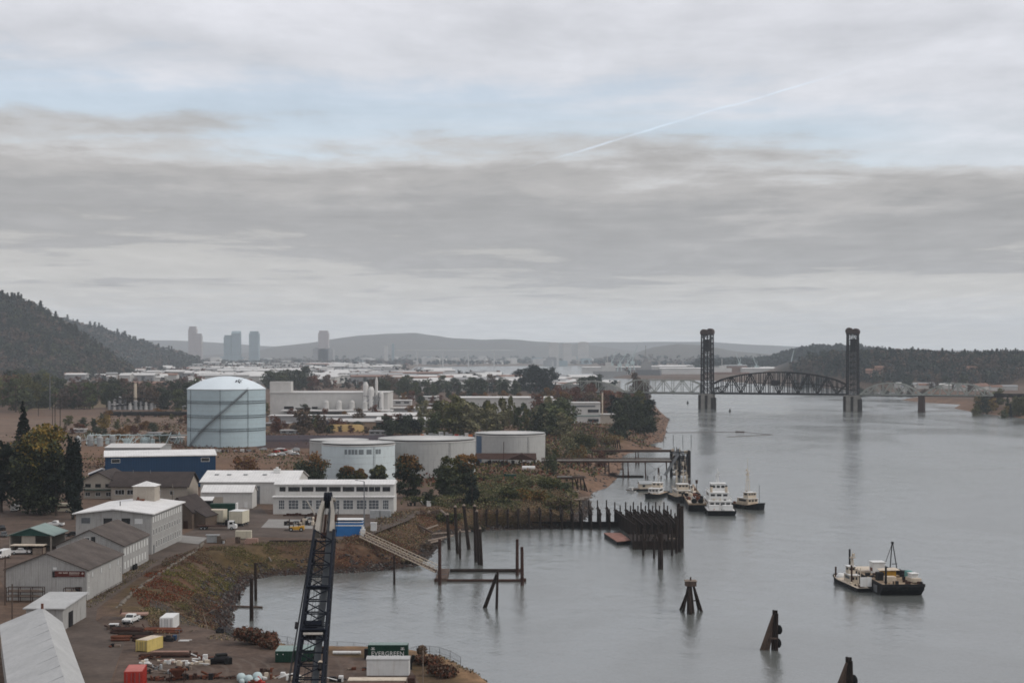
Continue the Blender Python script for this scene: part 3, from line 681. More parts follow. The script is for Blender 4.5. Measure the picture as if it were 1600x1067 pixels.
for i in range(5): b.rod((rr.uniform(-2, 2), rr.uniform(-2, 2), 0), (rr.uniform(-2, 2), rr.uniform(-2, 2), 2.8), .12)
b.build('roof_valves', 'dark_steel', c).location = (9.5, -12, 32.9+3.2)
b = MB().rod((9.5, -12, 36.6), (15.2, -15.5, 33.8), .35, n=6); b.rod((10.5, -11.2, 36.8), (15.8, -14.8, 34), .15, n=5); b.build('roof_stair', 'steel_grey', c)

def flat_tank(label, px, py, wpx, H, wall, wind=False, roof='far_pale', hs=1.2):
    c, r = tank('storage_tank', label, px, py, wpx, H, wall, roof, 1)
    o = MB().lathe([(r+.2, 0), (r+.2, .35), (r*.75, .35+hs*.55), (r*.4, .35+hs*.9), (0, .35+hs)], 64).build('roof', roof, c, smooth=False); o.location.z = H
    if wind:
        for a in (-104, -98, -93, -88, -82, -78.5, -70, -66, -55, -50):
            w_ = MB().box(-.55, .55, -.05, .03, 0, 2.0).build('vent_opening', mat_vent, c); w_.location = ((r+.0)*math.cos(R(a)), (r+.0)*math.sin(R(a)), H-3.2); w_.rotation_euler.z = R(a+90)
    b = MB()
    for i in range(0, 24, 1): a = R(i*15); b.rod(((r)*math.cos(a), r*math.sin(a), H), (r*math.cos(a), r*math.sin(a), H+1.1), .04, n=3)
    b.lathe([(r-.04, H+1.05), (r+.04, H+1.05), (r+.04, H+1.12), (r-.04, H+1.12)], 64); b.build('railing', 'tank_grey', c)
    b = MB(); a0 = R(-60)
    for s_ in (-.3, .3): b.rod(((r+.3)*math.cos(a0)+s_, (r+.3)*math.sin(a0), 0), ((r+.3)*math.cos(a0)+s_, (r+.3)*math.sin(a0), H), .05, n=4)
    for k in range(int(H/.6)): b.rod(((r+.3)*math.cos(a0)-.3, (r+.3)*math.sin(a0), k*.6), ((r+.3)*math.cos(a0)+.3, (r+.3)*math.sin(a0), k*.6), .04, n=3)
    b.build('ladder', 'grating', c); return c
mat_vent = mat('vent_dark', (.17, .19, .20), .8, .1, 1)
flat_tank('pale blue-white flat tank with a line of small openings under its rim', 560, 754, 114.5, 15.0, 'tank_white', True)
flat_tank('grey tank half hidden behind the pale tank with rim openings', 530, 742, 92, 14.0, 'tank_grey')
flat_tank('widest grey flat tank standing between two other tanks', 667, 747, 152, 15.2, 'tank_grey')
c = flat_tank('stained grey tank with a blue end stripe beside the tin canopy', 797, 724, 110, 13.2, 'tank_grey')
for a in (-148, -156): 
    w_ = MB().box(-1.6, 1.6, -.06, .02, 0, 13).build('blue_stripe', mat('stripe_blue', (.07, .11, .17), .6, .1, 1), c); w_.location = (17.6*math.cos(R(a)), 17.6*math.sin(R(a)), 0.1); w_.rotation_euler.z = R(a+90)
# ================================================================ trees
def leaves(cl, n, size, rng, shell=.55):
    "n leaf-clump quads spread through ellipsoids cl=[(cx,cy,cz,rx,ry,rz)]"
    cl = np.array(cl, float); wgt = (cl[:,3]*cl[:,4]*cl[:,5])**.67; k = rng.choice(len(cl), n, p=wgt/wgt.sum())
    d = rng.normal(size=(n, 3)); d /= np.linalg.norm(d, axis=1)[:, None]; r = rng.uniform(shell, 1.06, n)[:, None]
    c = cl[k,:3] + d*r*cl[k,3:]
    a = rng.normal(size=(n, 3)) + d*.8; a /= np.linalg.norm(a, axis=1)[:, None]
    u = np.cross(a, rng.normal(size=(n, 3))); u /= np.linalg.norm(u, axis=1)[:, None]; v = np.cross(a, u)
    s = (size*rng.uniform(.55, 1.25, n))[:, None]; e = rng.uniform(.5, 1.0, n)[:, None]
    Vv = np.stack([c-u*s, c-v*s*e, c+u*s*rng.uniform(.6, 1.1, (n, 1)), c+v*s*e], 1).reshape(-1, 3)
    tint = np.clip(rng.uniform(0, 1, len(cl))[k]*.6 + rng.uniform(0, 1, n)*.4, 0, 1)
    return Vv, np.arange(n*4).reshape(n, 4), tint
def cl_broad(rng, h, w, low=.18, n=22, flat=1.0):
    out = []
    for i in range(n):
        z = rng.uniform(low, .93); rad = w/2*math.sqrt(max(.05, 1-((z-.50)/.52)**2)); a = rng.uniform(0, 6.28); q = rad*rng.uniform(.25, .82); s = w*rng.uniform(.12, .21)
        out.append((q*math.cos(a), q*math.sin(a), z*h, s, s, s*rng.uniform(.6, .95)*flat))
    out.append((0, 0, h*.55, w*.25, w*.25, h*.28)); return out
def cl_conifer(rng, h, w, n=34):
    out = []
    for i in range(n):
        z = .10 + .88*(i/(n-1)); rad = w/2*(1-z)**.85; a = i*2.4+rng.uniform(-.4, .4)
        q = rad*rng.uniform(.4, .75); s = max(.25, rad*.5); out.append((q*math.cos(a), q*math.sin(a), z*h, s, s, h*.035))
    return out
def cl_column(rng, h, w, n=16):
    out = []
    for i in range(n):
        z = rng.uniform(.15, .92); a = rng.uniform(0, 6.28); q = w*.24*(1-.45*z); s = w*rng.uniform(.16, .30)*(1.1-.6*z); out.append((q*math.cos(a), q*math.sin(a), z*h, s, s, s*2.0))
    return out
TREE = {}
def tree_lib(key, kind, h, w, nl, leaf, seed, **kw):
    rng = np.random.default_rng(seed)
    cl = {'broad': cl_broad, 'conifer': cl_conifer, 'column': cl_column}[kind](rng, h, w, **kw)
    V_, F_, t_ = leaves(cl, nl, leaf, rng, .25 if kind != 'broad' else .5)
    V_[:, 2] = np.maximum(V_[:, 2], .05)
    b = MB(); r0 = .022*h
    b.rod((0, 0, -.6), (0, 0, h*.4), r0, r0*.65, 7); b.rod((0, 0, h*.4), (w*.03, 0, h*.86), r0*.65, r0*.12, 6)
    for c in cl[:9 if kind == 'broad' else 5]: b.rod((0, 0, min(c[2]*.62, h*.6)), (c[0], c[1], c[2]), r0*.32, r0*.08, 4)
    TREE[key] = (npmesh('crown', V_, F_, 'leaf_green', tint=t_), b.mesh('trunk', 'trunk_bark'), h)
for i in range(4): tree_lib(('broad', i), 'broad', 10, 7.5, 1200, .42, 10+i, low=.06, n=26)
for i in range(2): tree_lib(('wide', i), 'broad', 10, 10.5, 1700, .42, 20+i, low=.05, n=28)
for i in range(3): tree_lib(('conifer', i), 'conifer', 10, 3.8, 1000, .34, 30+i)
for i in range(3): tree_lib(('column', i), 'column', 10, 3.4, 800, .34, 40+i)
def tree(kind, loc, h, leaf, label, group=None, wide=1.0, i=None, name=None, rnd=random.Random(77)):
    ks = [k for k in TREE if k[0] == kind]; cr, tr, h0 = TREE[ks[(i if i is not None else rnd.randrange(99)) % len(ks)]]
    s = h/h0; nm = name or {'broad': 'broadleaf_tree', 'wide': 'broadleaf_tree', 'conifer': 'conifer_tree', 'column': 'slender_tree'}[kind]
    o = thing(nm, label, 'tree', loc, rnd.uniform(0, 6.28), group); o.scale = (s*wide, s*wide, s)
    c = link('crown', cr, o); c.material_slots[0].link = 'OBJECT'; c.material_slots[0].material = M[leaf]
    link('trunk', tr, o); return o
def gp(px, py, dz=0): v = P(px, py, 6); v.z = hz(v.x, v.y)-.1+dz; return v
# --- the large trees left of the office, modelled with more leaves
def big_tree(name, label, loc, h, w, kind, nl, leaf, mats, pick, seed, **kw):
    rng = np.random.default_rng(seed); cl = {'broad': cl_broad, 'conifer': cl_conifer, 'column': cl_column}[kind](rng, h, w, **kw)
    V_, F_, t_ = leaves(cl, nl, leaf, rng, .3); V_[:, 2] = np.maximum(V_[:, 2], .3)
    zc = V_.reshape(-1, 4, 3).mean(1); mi = pick(zc/h, rng, nl)
    o = thing(name, label, 'tree', loc); link('crown', npmesh('crown', V_, F_, mats, mi, t_), o)
    b = MB(); r0 = .02*h; b.rod((0, 0, -1), (0, 0, h*.45), r0, r0*.7, 9); b.rod((0, 0, h*.45), (.5, .3, h*.9), r0*.7, .06, 7)
    for c in cl[:14]: b.rod((0, 0, min(c[2]*.6, h*.55)), c[:3], r0*.35, .06, 5)
    b.build('trunk', 'trunk_bark', o); return o
def pk_top(z, rng, n):
    q = z[:, 2]+rng.normal(size=n)*.17+.10*np.sin(z[:, 0]*9+1); return np.where(q > .93, 2, np.where(q > .74, 1, np.where(rng.random(n) < .45, 3, 0)))
big_tree('broadleaf_tree', 'huge dark green tree with yellow top beside the brown gabled office', gp(62, 803), 30, 23.5, 'broad', 15000, .60, ['leaf_deep', 'leaf_olive', 'leaf_yellow', 'leaf_mid'], pk_top, 3, low=.10, n=64)
big_tree('conifer_tree', 'tall dark conifer rising behind the huge yellow-topped tree', gp(36, 788), 37, 15, 'conifer', 5000, .6, ['leaf_conifer'], lambda z, r, n: np.zeros(n, int), 4, n=60)
big_tree('conifer_tree', 'narrow near-black tree right of the huge yellow-topped tree', gp(114, 811), 28, 9.0, 'column', 6500, .5, ['leaf_conifer'], lambda z, r, n: np.zeros(n, int), 5, n=34)
big_tree('broadleaf_tree', 'dark tree at the left edge of the view below the hillside', gp(2, 800), 26, 13, 'broad', 3600, .6, ['leaf_conifer', 'leaf_deep'], lambda z, r, n: (r.random(n) < .4).astype(int), 6, n=30)
big_tree('broadleaf_tree', 'slim dark tree crowding the trunk of the huge yellow-topped tree', gp(88, 806), 22, 9, 'broad', 2800, .5, ['leaf_deep', 'leaf_conifer'], lambda z, r, n: (r.random(n) < .6).astype(int), 8, n=26)
def autumn(z, r, n): return np.where(z[:, 2]+r.normal(size=n)*.18+z[:, 0]*.35 >.80, 1, 0)
for px, py, hh_, ww, mats, lab in [(487, 760, 13, 15.5, ['leaf_mid', 'leaf_orange'], 'round orange-edged tree before the tank with rim openings, nearest its left side'),
        (543, 760, 8.4, 8.5, ['leaf_dark', 'leaf_orange'], 'small dark orange tree before the middle of the tank with rim openings'),
        (561, 760, 7.2, 6.2, ['leaf_olive', 'leaf_orange'], 'smallest yellowish tree before the tank with rim openings'),
        (592, 760, 8.6, 8.0, ['leaf_dark', 'leaf_olive'], 'small two-headed green tree behind the right end of the ribbon-window office'),
        (638, 778, 16.5, 12.5, ['leaf_dark', 'leaf_orange'], 'tall oval tree with rusty left edge right of the ribbon-window office'),
        (699, 778, 15.5, 11.5, ['leaf_mid', 'leaf_olive'], 'left of two joined olive trees before the widest grey tank'),
        (728, 775, 16, 11, ['leaf_mid', 'leaf_orange'], 'right of two joined trees before the widest grey tank')]:
    big_tree('broadleaf_tree', lab, gp(px, py), hh_, ww, 'broad', 6500, .46, mats, autumn, int(px), low=.05, n=36)
big_tree('shrub_tree', 'wide rust-brown tree between the blue warehouse and the white tank', gp(384, 744), 9, 14, 'broad', 1500, .5, ['leaf_rust', 'leaf_orange'], lambda z, r, n: (r.random(n) < .6).astype(int), 91, low=.1, n=20)
tree('column', gp(738, 792), 12, 'leaf_conifer', 'black-green pointed tree at the foot of the two joined trees', wide=1.6, i=0)
tree('wide', gp(163, 672), 12, 'leaf_yellow', 'golden round tree standing alone in the dry brown field', i=0)
tree('broad', gp(147, 672), 7, 'leaf_dark', 'small dark bush-like tree left of the golden field tree', i=1)
tree('broad', gp(670, 790), 6, 'leaf_dark', 'low dark tree at the foot of the olive trees by the widest tank', wide=1.4, i=1)
r_ = random.Random(12)
def belt(n, x0, x1, y0, y1, h0, h1, kinds, lfs, label, group, wide=(.9, 1.3)):
    for i in range(n):
        px = x0+(x1-x0)*(i+r_.uniform(.1, .9))/n; p = gp(px, r_.uniform(y0, y1))
        tree(r_.choice(kinds), p, r_.uniform(h0, h1), r_.choice(lfs), label, group, r_.uniform(*wide), rnd=r_)
BD = ['broad', 'wide', 'broad']
belt(26, -60, 75, 606, 646, 22, 36, BD, ['leaf_brown', 'leaf_dark', 'leaf_olive', 'leaf_green'], 'bushy tree at the foot of the wooded hill left of the fields', 'trees at the foot of the hill')
belt(54, 40, 305, 622, 640, 17, 27, BD, ['leaf_dark', 'leaf_mid', 'leaf_green', 'leaf_brown', 'leaf_hill'], 'tree in the dark belt behind the dry field left of the domed tank', 'tree belt behind the dry field')
belt(9, 415, 482, 603, 611, 22, 32, BD, ['leaf_dark', 'leaf_green'], 'dark tree in the clump behind the long grey plant near the domed tank', 'tree clump behind the long grey plant')
belt(4, 484, 520, 604, 612, 20, 27, BD, ['leaf_rust', 'leaf_brown'], 'rusty brown tree behind the long grey plant', 'rusty trees behind the long grey plant')
belt(26, 580, 815, 612, 624, 17, 27, BD, ['leaf_dark', 'leaf_mid', 'leaf_green', 'leaf_mid', 'leaf_brown'], 'dark tree in the belt behind the works sheds in the middle distance', 'dark tree belt in the middle distance')
belt(20, 590, 900, 626, 634, 8, 15, BD, ['leaf_rust', 'leaf_orange', 'leaf_brown', 'leaf_rust'], 'rusty autumn tree before the dark middle-distance belt', 'rusty trees before the middle belt')
belt(7, 815, 868, 606, 616, 30, 38, BD, ['leaf_dark', 'leaf_conifer'], 'tall dark tree in the highest clump left of the bridge', 'tall dark clump left of the bridge')
belt(4, 905, 938, 612, 620, 20, 26, BD, ['leaf_dark'], 'dark round tree before the pale truss left of the lift tower', 'dark trees before the pale truss')
belt(24, 835, 1000, 630, 652, 12, 22, BD, ['leaf_rust', 'leaf_orange', 'leaf_brown', 'leaf_olive'], 'brown autumn tree on the point before the bridge', 'autumn trees on the point')
belt(14, 962, 1016, 650, 684, 15, 24, ['conifer', 'broad', 'broad'], ['leaf_conifer', 'leaf_dark', 'leaf_dark'], 'dark evergreen on the tip of the point before the bridge', 'evergreens on the tip of the point')
belt(5, 990, 1012, 622, 632, 26, 36, ['broad'], ['leaf_brown', 'leaf_hill'], 'tall bare-brown tree at the end of the point against the truss', 'tall bare trees against the truss', (.5, .8))
belt(44, 655, 885, 664, 684, 15, 24, ['column', 'broad', 'column'], ['leaf_olive', 'leaf_pale', 'leaf_olive', 'leaf_pale', 'leaf_green'], 'slender olive-tan tree in the row behind the storage tanks', 'slender tree rows behind the tanks')
belt(9, 838, 885, 672, 684, 17, 22, BD, ['leaf_dark', 'leaf_green'], 'dark green tree left of the small white riverside works building', 'dark trees beside the white works')
belt(8, 600, 660, 676, 684, 9, 17, BD, ['leaf_dark', 'leaf_conifer', 'leaf_green'], 'dark tree behind the pale works roofs left of the slender rows', 'dark trees by the works roofs')
belt(5, 470, 512, 672, 680, 12, 18, ['column', 'broad'], ['leaf_brown', 'leaf_olive'], 'brownish thin tree by the dark stockpile right of the domed tank', 'thin trees by the stockpile')
belt(16, 420, 600, 668, 680, 3, 6, BD, ['leaf_brown', 'leaf_dark', 'leaf_rust'], 'low brown thicket tree on the edge of the dark stockpile', 'thicket by the stockpile', (1.3, 2))
belt(34, 100, 292, 648, 690, 3, 8, BD, ['leaf_brown', 'leaf_rust', 'leaf_olive', 'leaf_orange', 'leaf_mid'], 'small autumn shrub-tree scattered over the dry fields by the domed tank', 'shrub-trees in the dry fields', (1.2, 1.8))
belt(26, 415, 700, 640, 676, 6, 14, BD, ['leaf_brown', 'leaf_rust', 'leaf_olive', 'leaf_mid', 'leaf_orange'], 'autumn tree scattered among the low works sheds right of the domed tank', 'trees among the works sheds')
belt(16, 745, 960, 690, 722, 4, 9, BD, ['leaf_brown', 'leaf_olive', 'leaf_pale', 'leaf_mid', 'leaf_rust'], 'loose shrub-tree on the tawny ground right of the stained grey tank', 'shrub-trees right of the stained tank', (1.1, 1.7))
belt(30, 1524, 1660, 630, 643, 10, 20, BD+['conifer'], ['leaf_dark', 'leaf_green', 'leaf_olive', 'leaf_conifer', 'leaf_yellow'], 'tree in the thick bank cover at the right edge of the river', 'trees on the right bank')
belt(14, 1345, 1520, 606, 612, 10, 20, BD, ['leaf_dark', 'leaf_brown', 'leaf_hill'], 'tree along the far right shore behind the pale truss', 'trees behind the right truss')

# --- far woods, each one mass of crowns
def wood(name, pts, mats, pickm, h, w, nq, size, seed, con=.15):
    rng = np.random.default_rng(seed); base = []
    for k in range(6):
        cl = cl_broad(rng, 1, .8, .2, 9) if k < 4 else cl_conifer(rng, 1, .34, 12)
        base.append(leaves(cl, nq, size/h, rng, .4))
    Vs, Ts, Ms = [], [], []
    for (x, y, z) in pts:
        k = rng.integers(4) if rng.random() > con else 4+rng.integers(2); V0, _, t0 = base[k]; s = h*rng.uniform(.65, 1.2); a = rng.uniform(0, 6.28)
        ca_, sa = math.cos(a), math.sin(a); v = V0*s*np.array([w, w, 1]); Vs.append(np.stack([v[:,0]*ca_-v[:,1]*sa+x, v[:,0]*sa+v[:,1]*ca_+y, v[:,2]+z], 1)); Ts.append(np.clip(t0*.5+rng.uniform(0, .5), 0, 1)); Ms.append(np.full(nq, pickm(rng, k, x, y)))
    Vv = np.concatenate(Vs); Fv = np.arange(len(Vv)).reshape(-1, 4)
    return tag(link(name, npmesh(name, Vv, Fv, mats, np.concatenate(Ms), np.concatenate(Ts))), kind='stuff')
def scat(n, x0, x1, y0, y1, cond, seed):
    rng = np.random.default_rng(seed); x = rng.uniform(x0, x1, n); y = rng.uniform(y0, y1, n); q = x/y; d = shore_d(x, y); z = hgt(x, y, d); m = cond(x, y, z, d, 800+q*2500)
    return np.stack([x, y, z-.5], 1)[m]
HM = ['leaf_hill', 'leaf_hill_dark', 'leaf_hill_green']
hp = lambda r, k, x, y: 1 if k > 3 else int(np.clip(round(.6+1.2*float(wob(x, y, 110, 2))+r.normal()*.5), 0, 2))
wood('hillside_wood', scat(11000, -1900, -860, 3040, 3690, lambda x, y, z, d, p: (z > 9) & (p > -110), 1), HM, hp, 22, 1.05, 34, 2.4, 1, .2)
wood('hillside_wood', scat(6000, -2500, -1150, 5260, 6080, lambda x, y, z, d, p: (z > 10) & (p > -20), 2), HM, hp, 30, 1.2, 24, 5.0, 2, .35)
wood('riverside_wood', scat(5200, 330, 1200, 2540, 3050, lambda x, y, z, d, p: (z > 7.5) & (p > 1205) & (p < 1680) & (d > 20), 3), HM, hp, 17, 1.0, 40, 1.9, 3, .18)
wood('riverside_wood', scat(7000, 330, 1100, 4700, 6200, lambda x, y, z, d, p: (p > 1090) & (p < 1420) & (d > 50), 4), HM, lambda r, k, x, y: 1, 32, 1.2, 18, 5.5, 4, .3)
wood('valley_trees', scat(3000, -2100, 420, 2100, 7000, lambda x, y, z, d, p: (p > 60) & (p < 1000) & (d > 25) & (z < 9), 5), ['leaf_hill', 'leaf_hill_dark', 'leaf_rust'], lambda r, k, x, y: int(r.choice([0, 1, 1, 2])), 15, 1.2, 24, 2.4, 5, .1)
wood('valley_trees', scat(2600, -3200, 1500, 6800, 10800, lambda x, y, z, d, p: (p > 150) & (p < 1250) & (d > 25) & (z < 40), 6), ['leaf_hill', 'leaf_hill_dark'], lambda r, k, x, y: int(r.random() < .6), 22, 1.6, 14, 6, 6, .1)
# conifers standing up from the crest of the far right bluff
rq = random.Random(3)
for i in range(80):
    px = rq.choice([rq.uniform(1240, 1300), rq.uniform(1300, 1420), rq.uniform(1420, 1620), rq.uniform(1420, 1620)]); Y = rq.uniform(2760, 2850); x = (px-800)/2500*Y
    tree('conifer', (x, Y, hz(x, Y)-.5), rq.uniform(15, 24), 'leaf_hill_dark', 'dark conifer on the crest of the far right bluff', 'conifers along the bluff', rq.uniform(1.5, 2.2), rnd=rq)

for i in range(46):
    px = rq.uniform(-20, 160); Y = rq.uniform(3560, 3640); x = (px-800)/2500*Y; z = hz(x, Y)
    if z > 14: tree('conifer', (x, Y, z-.5), rq.uniform(24, 36), rq.choice(['leaf_hill_dark', 'leaf_hill_dark', 'leaf_mid']), 'dark conifer standing above the crest of the wooded hill at left', 'conifers on the hill crest', rq.uniform(1.6, 2.4), rnd=rq)
for i in range(34):
    px = rq.uniform(95, 280); Y = rq.uniform(5930, 6030); x = (px-800)/2500*Y; z = hz(x, Y)
    if z > 14: tree('conifer', (x, Y, z-.5), rq.uniform(34, 52), 'leaf_hill_dark', 'hazy conifer on the crest of the second wooded ridge at left', 'conifers on the second ridge', rq.uniform(1.6, 2.4), rnd=rq)
# ================================================================ bank growth, straw, stones
def clumps(name, n, box, cond, mats, pickm, size, hgt_, seed, kind='stuff'):
    rng = np.random.default_rng(seed); x = rng.uniform(box[0], box[1], n); y = rng.uniform(box[2], box[3], n); d = shore_d(x, y); z = hgt(x, y, d); m = cond(x, y, z, d); x, y, z, d = x[m], y[m], z[m], d[m]; n = len(x)
    hh = hgt_*rng.uniform(.3, 1.1, n)*(1+.5*wob(x, y, 5, 3)); c = np.stack([x, y, z+hh*rng.uniform(.1, 1, n)], 1)
    a = rng.normal(size=(n, 3)); a[:, 2] = np.abs(a[:, 2])*.7; a /= np.linalg.norm(a, axis=1)[:, None]; u = np.cross(a, rng.normal(size=(n, 3))); u /= np.linalg.norm(u, axis=1)[:, None]; v = np.cross(a, u); s = (size*rng.uniform(.5, 1.3, n))[:, None]
    Vv = np.stack([c-u*s, c-v*s*.7, c+u*s*.9, c+v*s*.7], 1).reshape(-1, 3)
    o = link(name, npmesh(name, Vv, np.arange(n*4).reshape(n, 4), mats, pickm(x, y, z, d, rng), rng.uniform(0, 1, n))); return tag(o, kind=kind)
BM = ['leaf_brown', 'leaf_olive', 'leaf_rust', 'leaf_dark', 'leaf_straw', 'leaf_red', 'leaf_moss']
def pk_bank(x, y, z, d, rng):
    q = wob(x, y, 26, 1)+.35*wob(x, y, 9, 2)+rng.normal(size=len(x))*.22; m = np.where(q > .42, 1, np.where(q < -.10, 2, 0))
    p, r2 = 800+x/y*2500, rng.random(len(x)); red = ((x+84)/9)**2+((y-366)/26)**2 < 1.3; m = np.where(red & (r2 < .85), 5, m); m = np.where((((x+77)/8)**2+((y-398)/22)**2 < 1.2) & (r2 < .75), 6, m)
    return np.where(r2 > .9, 3, np.where((r2 < .06) | ((y < 340) & (r2 < .45)), 4, m))
clumps('bank_scrub', 330000, (-95, 0, 300, 480), lambda x, y, z, d: (d > 3.0+1.5*wob(x, y, 7, 1)) & (d < 21+3*wob(x, y, 18, 2)) & ((y > 332) | (x < -64)) & (wob(x, y, 7, 3)+.7*wob(x, y, 2.6, 1) > -.25), BM, pk_bank, .16, .7, 1)
clumps('bank_scrub', 130000, (-70, 60, 455, 640), lambda x, y, z, d: (d > 4) & (d < 30) & ((z < 5.85) | (d < 22)) & (y > 452), ['leaf_brown', 'leaf_olive', 'leaf_rust', 'leaf_dark', 'leaf_straw'], lambda x, y, z, d, rng: rng.choice([0, 0, 1, 2, 3, 4], len(x)), .22, .9, 2)
clumps('straw_grass', 26000, (-75, 6, 270, 345), lambda x, y, z, d: (d > 2) & (d < 9+4*wob(x, y, 12, 1)) & ((x < -40) | (x > -14) | (d < 5)), ['leaf_straw', 'leaf_brown', 'leaf_pale'], lambda x, y, z, d, rng: rng.choice([0, 0, 1, 2], len(x)), .20, .35, 3)
clumps('straw_grass', 9000, (-108, -86, 340, 420), lambda x, y, z, d: (np.abs(x+91.3+(y-350)*.045) < 2.0), ['leaf_straw', 'leaf_olive', 'leaf_brown'], lambda x, y, z, d, rng: rng.choice([0, 1, 1, 2], len(x)), .18, .15, 4)
clumps('shore_brush', 110000, (-50, 48, 558, 700), lambda x, y, z, d: (d > 5) & (d < 55) & (x > -40) & ((x < 12+.2*(y-560)) | (d < 30)) & (wob(x, y, 16, 1) > -.12), ['leaf_olive', 'leaf_green', 'leaf_pale', 'leaf_brown', 'leaf_orange'], lambda x, y, z, d, rng: np.clip(np.round(1.2+1.6*wob(x, y, 22, 2)+rng.normal(size=len(x))*.9), 0, 4), .32, 1.7, 15)
clumps('shore_brush', 70000, (-60, 150, 640, 1700), lambda x, y, z, d: (d > 8) & (d < 75) & (wob(x, y, 45, 1) > -.3), ['leaf_brown', 'leaf_olive', 'leaf_rust', 'leaf_dark', 'leaf_pale'], lambda x, y, z, d, rng: np.clip(np.round(1.6+2.0*wob(x, y, 40, 2)+rng.normal(size=len(x))*.8), 0, 4), .8, 2.2, 5)
clumps('field_scrub', 90000, (-330, 10, 640, 1500), lambda x, y, z, d: (d > 30) & (wob(x, y, 38, 1)+.6*wob(x, y, 11, 2) > .12) & (800+x/y*2500 < 1010), ['leaf_brown', 'leaf_rust', 'leaf_olive', 'leaf_mid', 'leaf_straw'], lambda x, y, z, d, rng: np.clip(np.round(1.6+1.6*wob(x, y, 60, 3)+rng.normal(size=len(x))*.9), 0, 4), .55, 1.1, 31)
# shaped shrubs
def bush(px, py, w, h, lfs, label, seed, group=None, z=None, n=None):
    rng = np.random.default_rng(seed); cl = []
    for i in range(10): a = rng.uniform(0, 6.28); q = w*rng.uniform(0, .34); cl.append((q*math.cos(a), q*.7*math.sin(a), h*rng.uniform(.25, .6), w*.18, w*.16, h*.32))
    n = n or int(700+w*190); V_, F_, t_ = leaves(cl, n, .17+.014*w, rng, .2); V_[:, 2] = np.maximum(V_[:, 2], 0)
    o = link('bush', npmesh('bush', V_, F_, lfs, rng.integers(0, len(lfs), n), t_)); p = gp(px, py) if z is None else P(px, py, z); o.location = p; return tag(o, label, 'bush', group)
for i, a in enumerate([
    (372, 988, 8, 3.4, ['leaf_brown', 'leaf_dark'], 'dark tangled bush at the water corner beside the yard'),
    (400, 1006, 10, 3.8, ['leaf_rust', 'leaf_brown'], 'reddish bush on the yard edge before the small cove'),
    (425, 1012, 6, 2.4, ['leaf_rust', 'leaf_brown'], 'lower reddish bush trailing right along the yard edge'),
    (300, 985, 9, 1.8, ['leaf_dark', 'leaf_brown'], 'low dark bramble behind the white yard hut'),
    (345, 975, 6, 2.0, ['leaf_brown', 'leaf_rust'], 'brown bramble on the slope right of the white yard hut'),
    (668, 1038, 6, 2.2, ['leaf_rust', 'leaf_brown'], 'reddish bush on the straw bank at the bottom of the river edge'),
    (690, 1056, 8, 2.6, ['leaf_rust', 'leaf_brown'], 'wide rust bush on the lowest river bank'),
    (657, 1026, 3, 2.4, ['leaf_brown'], 'thin dry shrub at the top of the straw bank'),
    (500, 1020, 3, 1.6, ['leaf_brown', 'leaf_rust'], 'small dry shrub on the shore fence behind the boom'),
    (700, 800, 12, 4, ['leaf_olive', 'leaf_dark'], 'olive shrub mass left of the row of sheet-pile fins'),
    (768, 790, 16, 3.6, ['leaf_dark', 'leaf_olive'], 'dark shrub mass above the left end of the pile fins'),
    (800, 778, 16, 5, ['leaf_olive', 'leaf_green'], 'green shrub mass above the middle of the pile fins'),
    (838, 782, 15, 5.5, ['leaf_olive', 'leaf_orange'], 'yellow-tinged shrub mass above the right pile fins'),
    (872, 786, 14, 5.5, ['leaf_olive', 'leaf_brown'], 'olive shrub mass left of the timber platform'),
    (822, 762, 12, 5, ['leaf_olive', 'leaf_pale'], 'pale shrub at the back of the shrub slope'),
    (856, 766, 13, 6, ['leaf_olive', 'leaf_green'], 'rounded shrub at the back right of the shrub slope'),
    (862, 742, 8, 12, ['leaf_dark', 'leaf_green'], 'upright dark shrub where the pier road crosses the bank'),
    (876, 760, 12, 4, ['leaf_dark', 'leaf_green'], 'low dark green shrub beside the timber platform'),
    (905, 722, 13, 10, ['leaf_pale', 'leaf_orange'], 'dome-shaped straw-coloured shrub above the pier road'),
    (913, 700, 20, 12, ['leaf_dark', 'leaf_olive'], 'dark shrub clump behind the dome-shaped straw shrub'),
    (890, 696, 16, 9, ['leaf_brown', 'leaf_olive'], 'brown shrub clump left of the dark clump on the point'),
    (950, 690, 22, 8, ['leaf_pale', 'leaf_orange'], 'tawny shrub clump on the middle of the point'),
    (940, 705, 22, 6, ['leaf_brown', 'leaf_pale'], 'tawny low shrub on the beach side of the point'),
    (660, 785, 12, 2.8, ['leaf_dark', 'leaf_olive'], 'low dark hedge right of the ribbon-window office'),
    (720, 790, 12, 3.2, ['leaf_dark', 'leaf_brown'], 'dark low shrub below the two joined trees'),
    (745, 802, 10, 3.0, ['leaf_dark', 'leaf_brown'], 'dark scrub above the leftmost pile fins'),
    (795, 806, 14, 3.0, ['leaf_dark', 'leaf_olive'], 'dark scrub behind the central pile fins'),
    (850, 806, 14, 3.0, ['leaf_brown', 'leaf_olive'], 'brown scrub behind the right pile fins'),
    (665, 830, 6, 2.2, ['leaf_brown'], 'dry brown shrub above the driftwood logs'),
    (640, 850, 8, 2.2, ['leaf_brown', 'leaf_straw'], 'pale dry shrub right of the gangway'),
    (232, 990, 3, .8, ['leaf_brown'], 'low weed patch between the steel stock and the yellow container')]):
    bush(*a, 500+i)
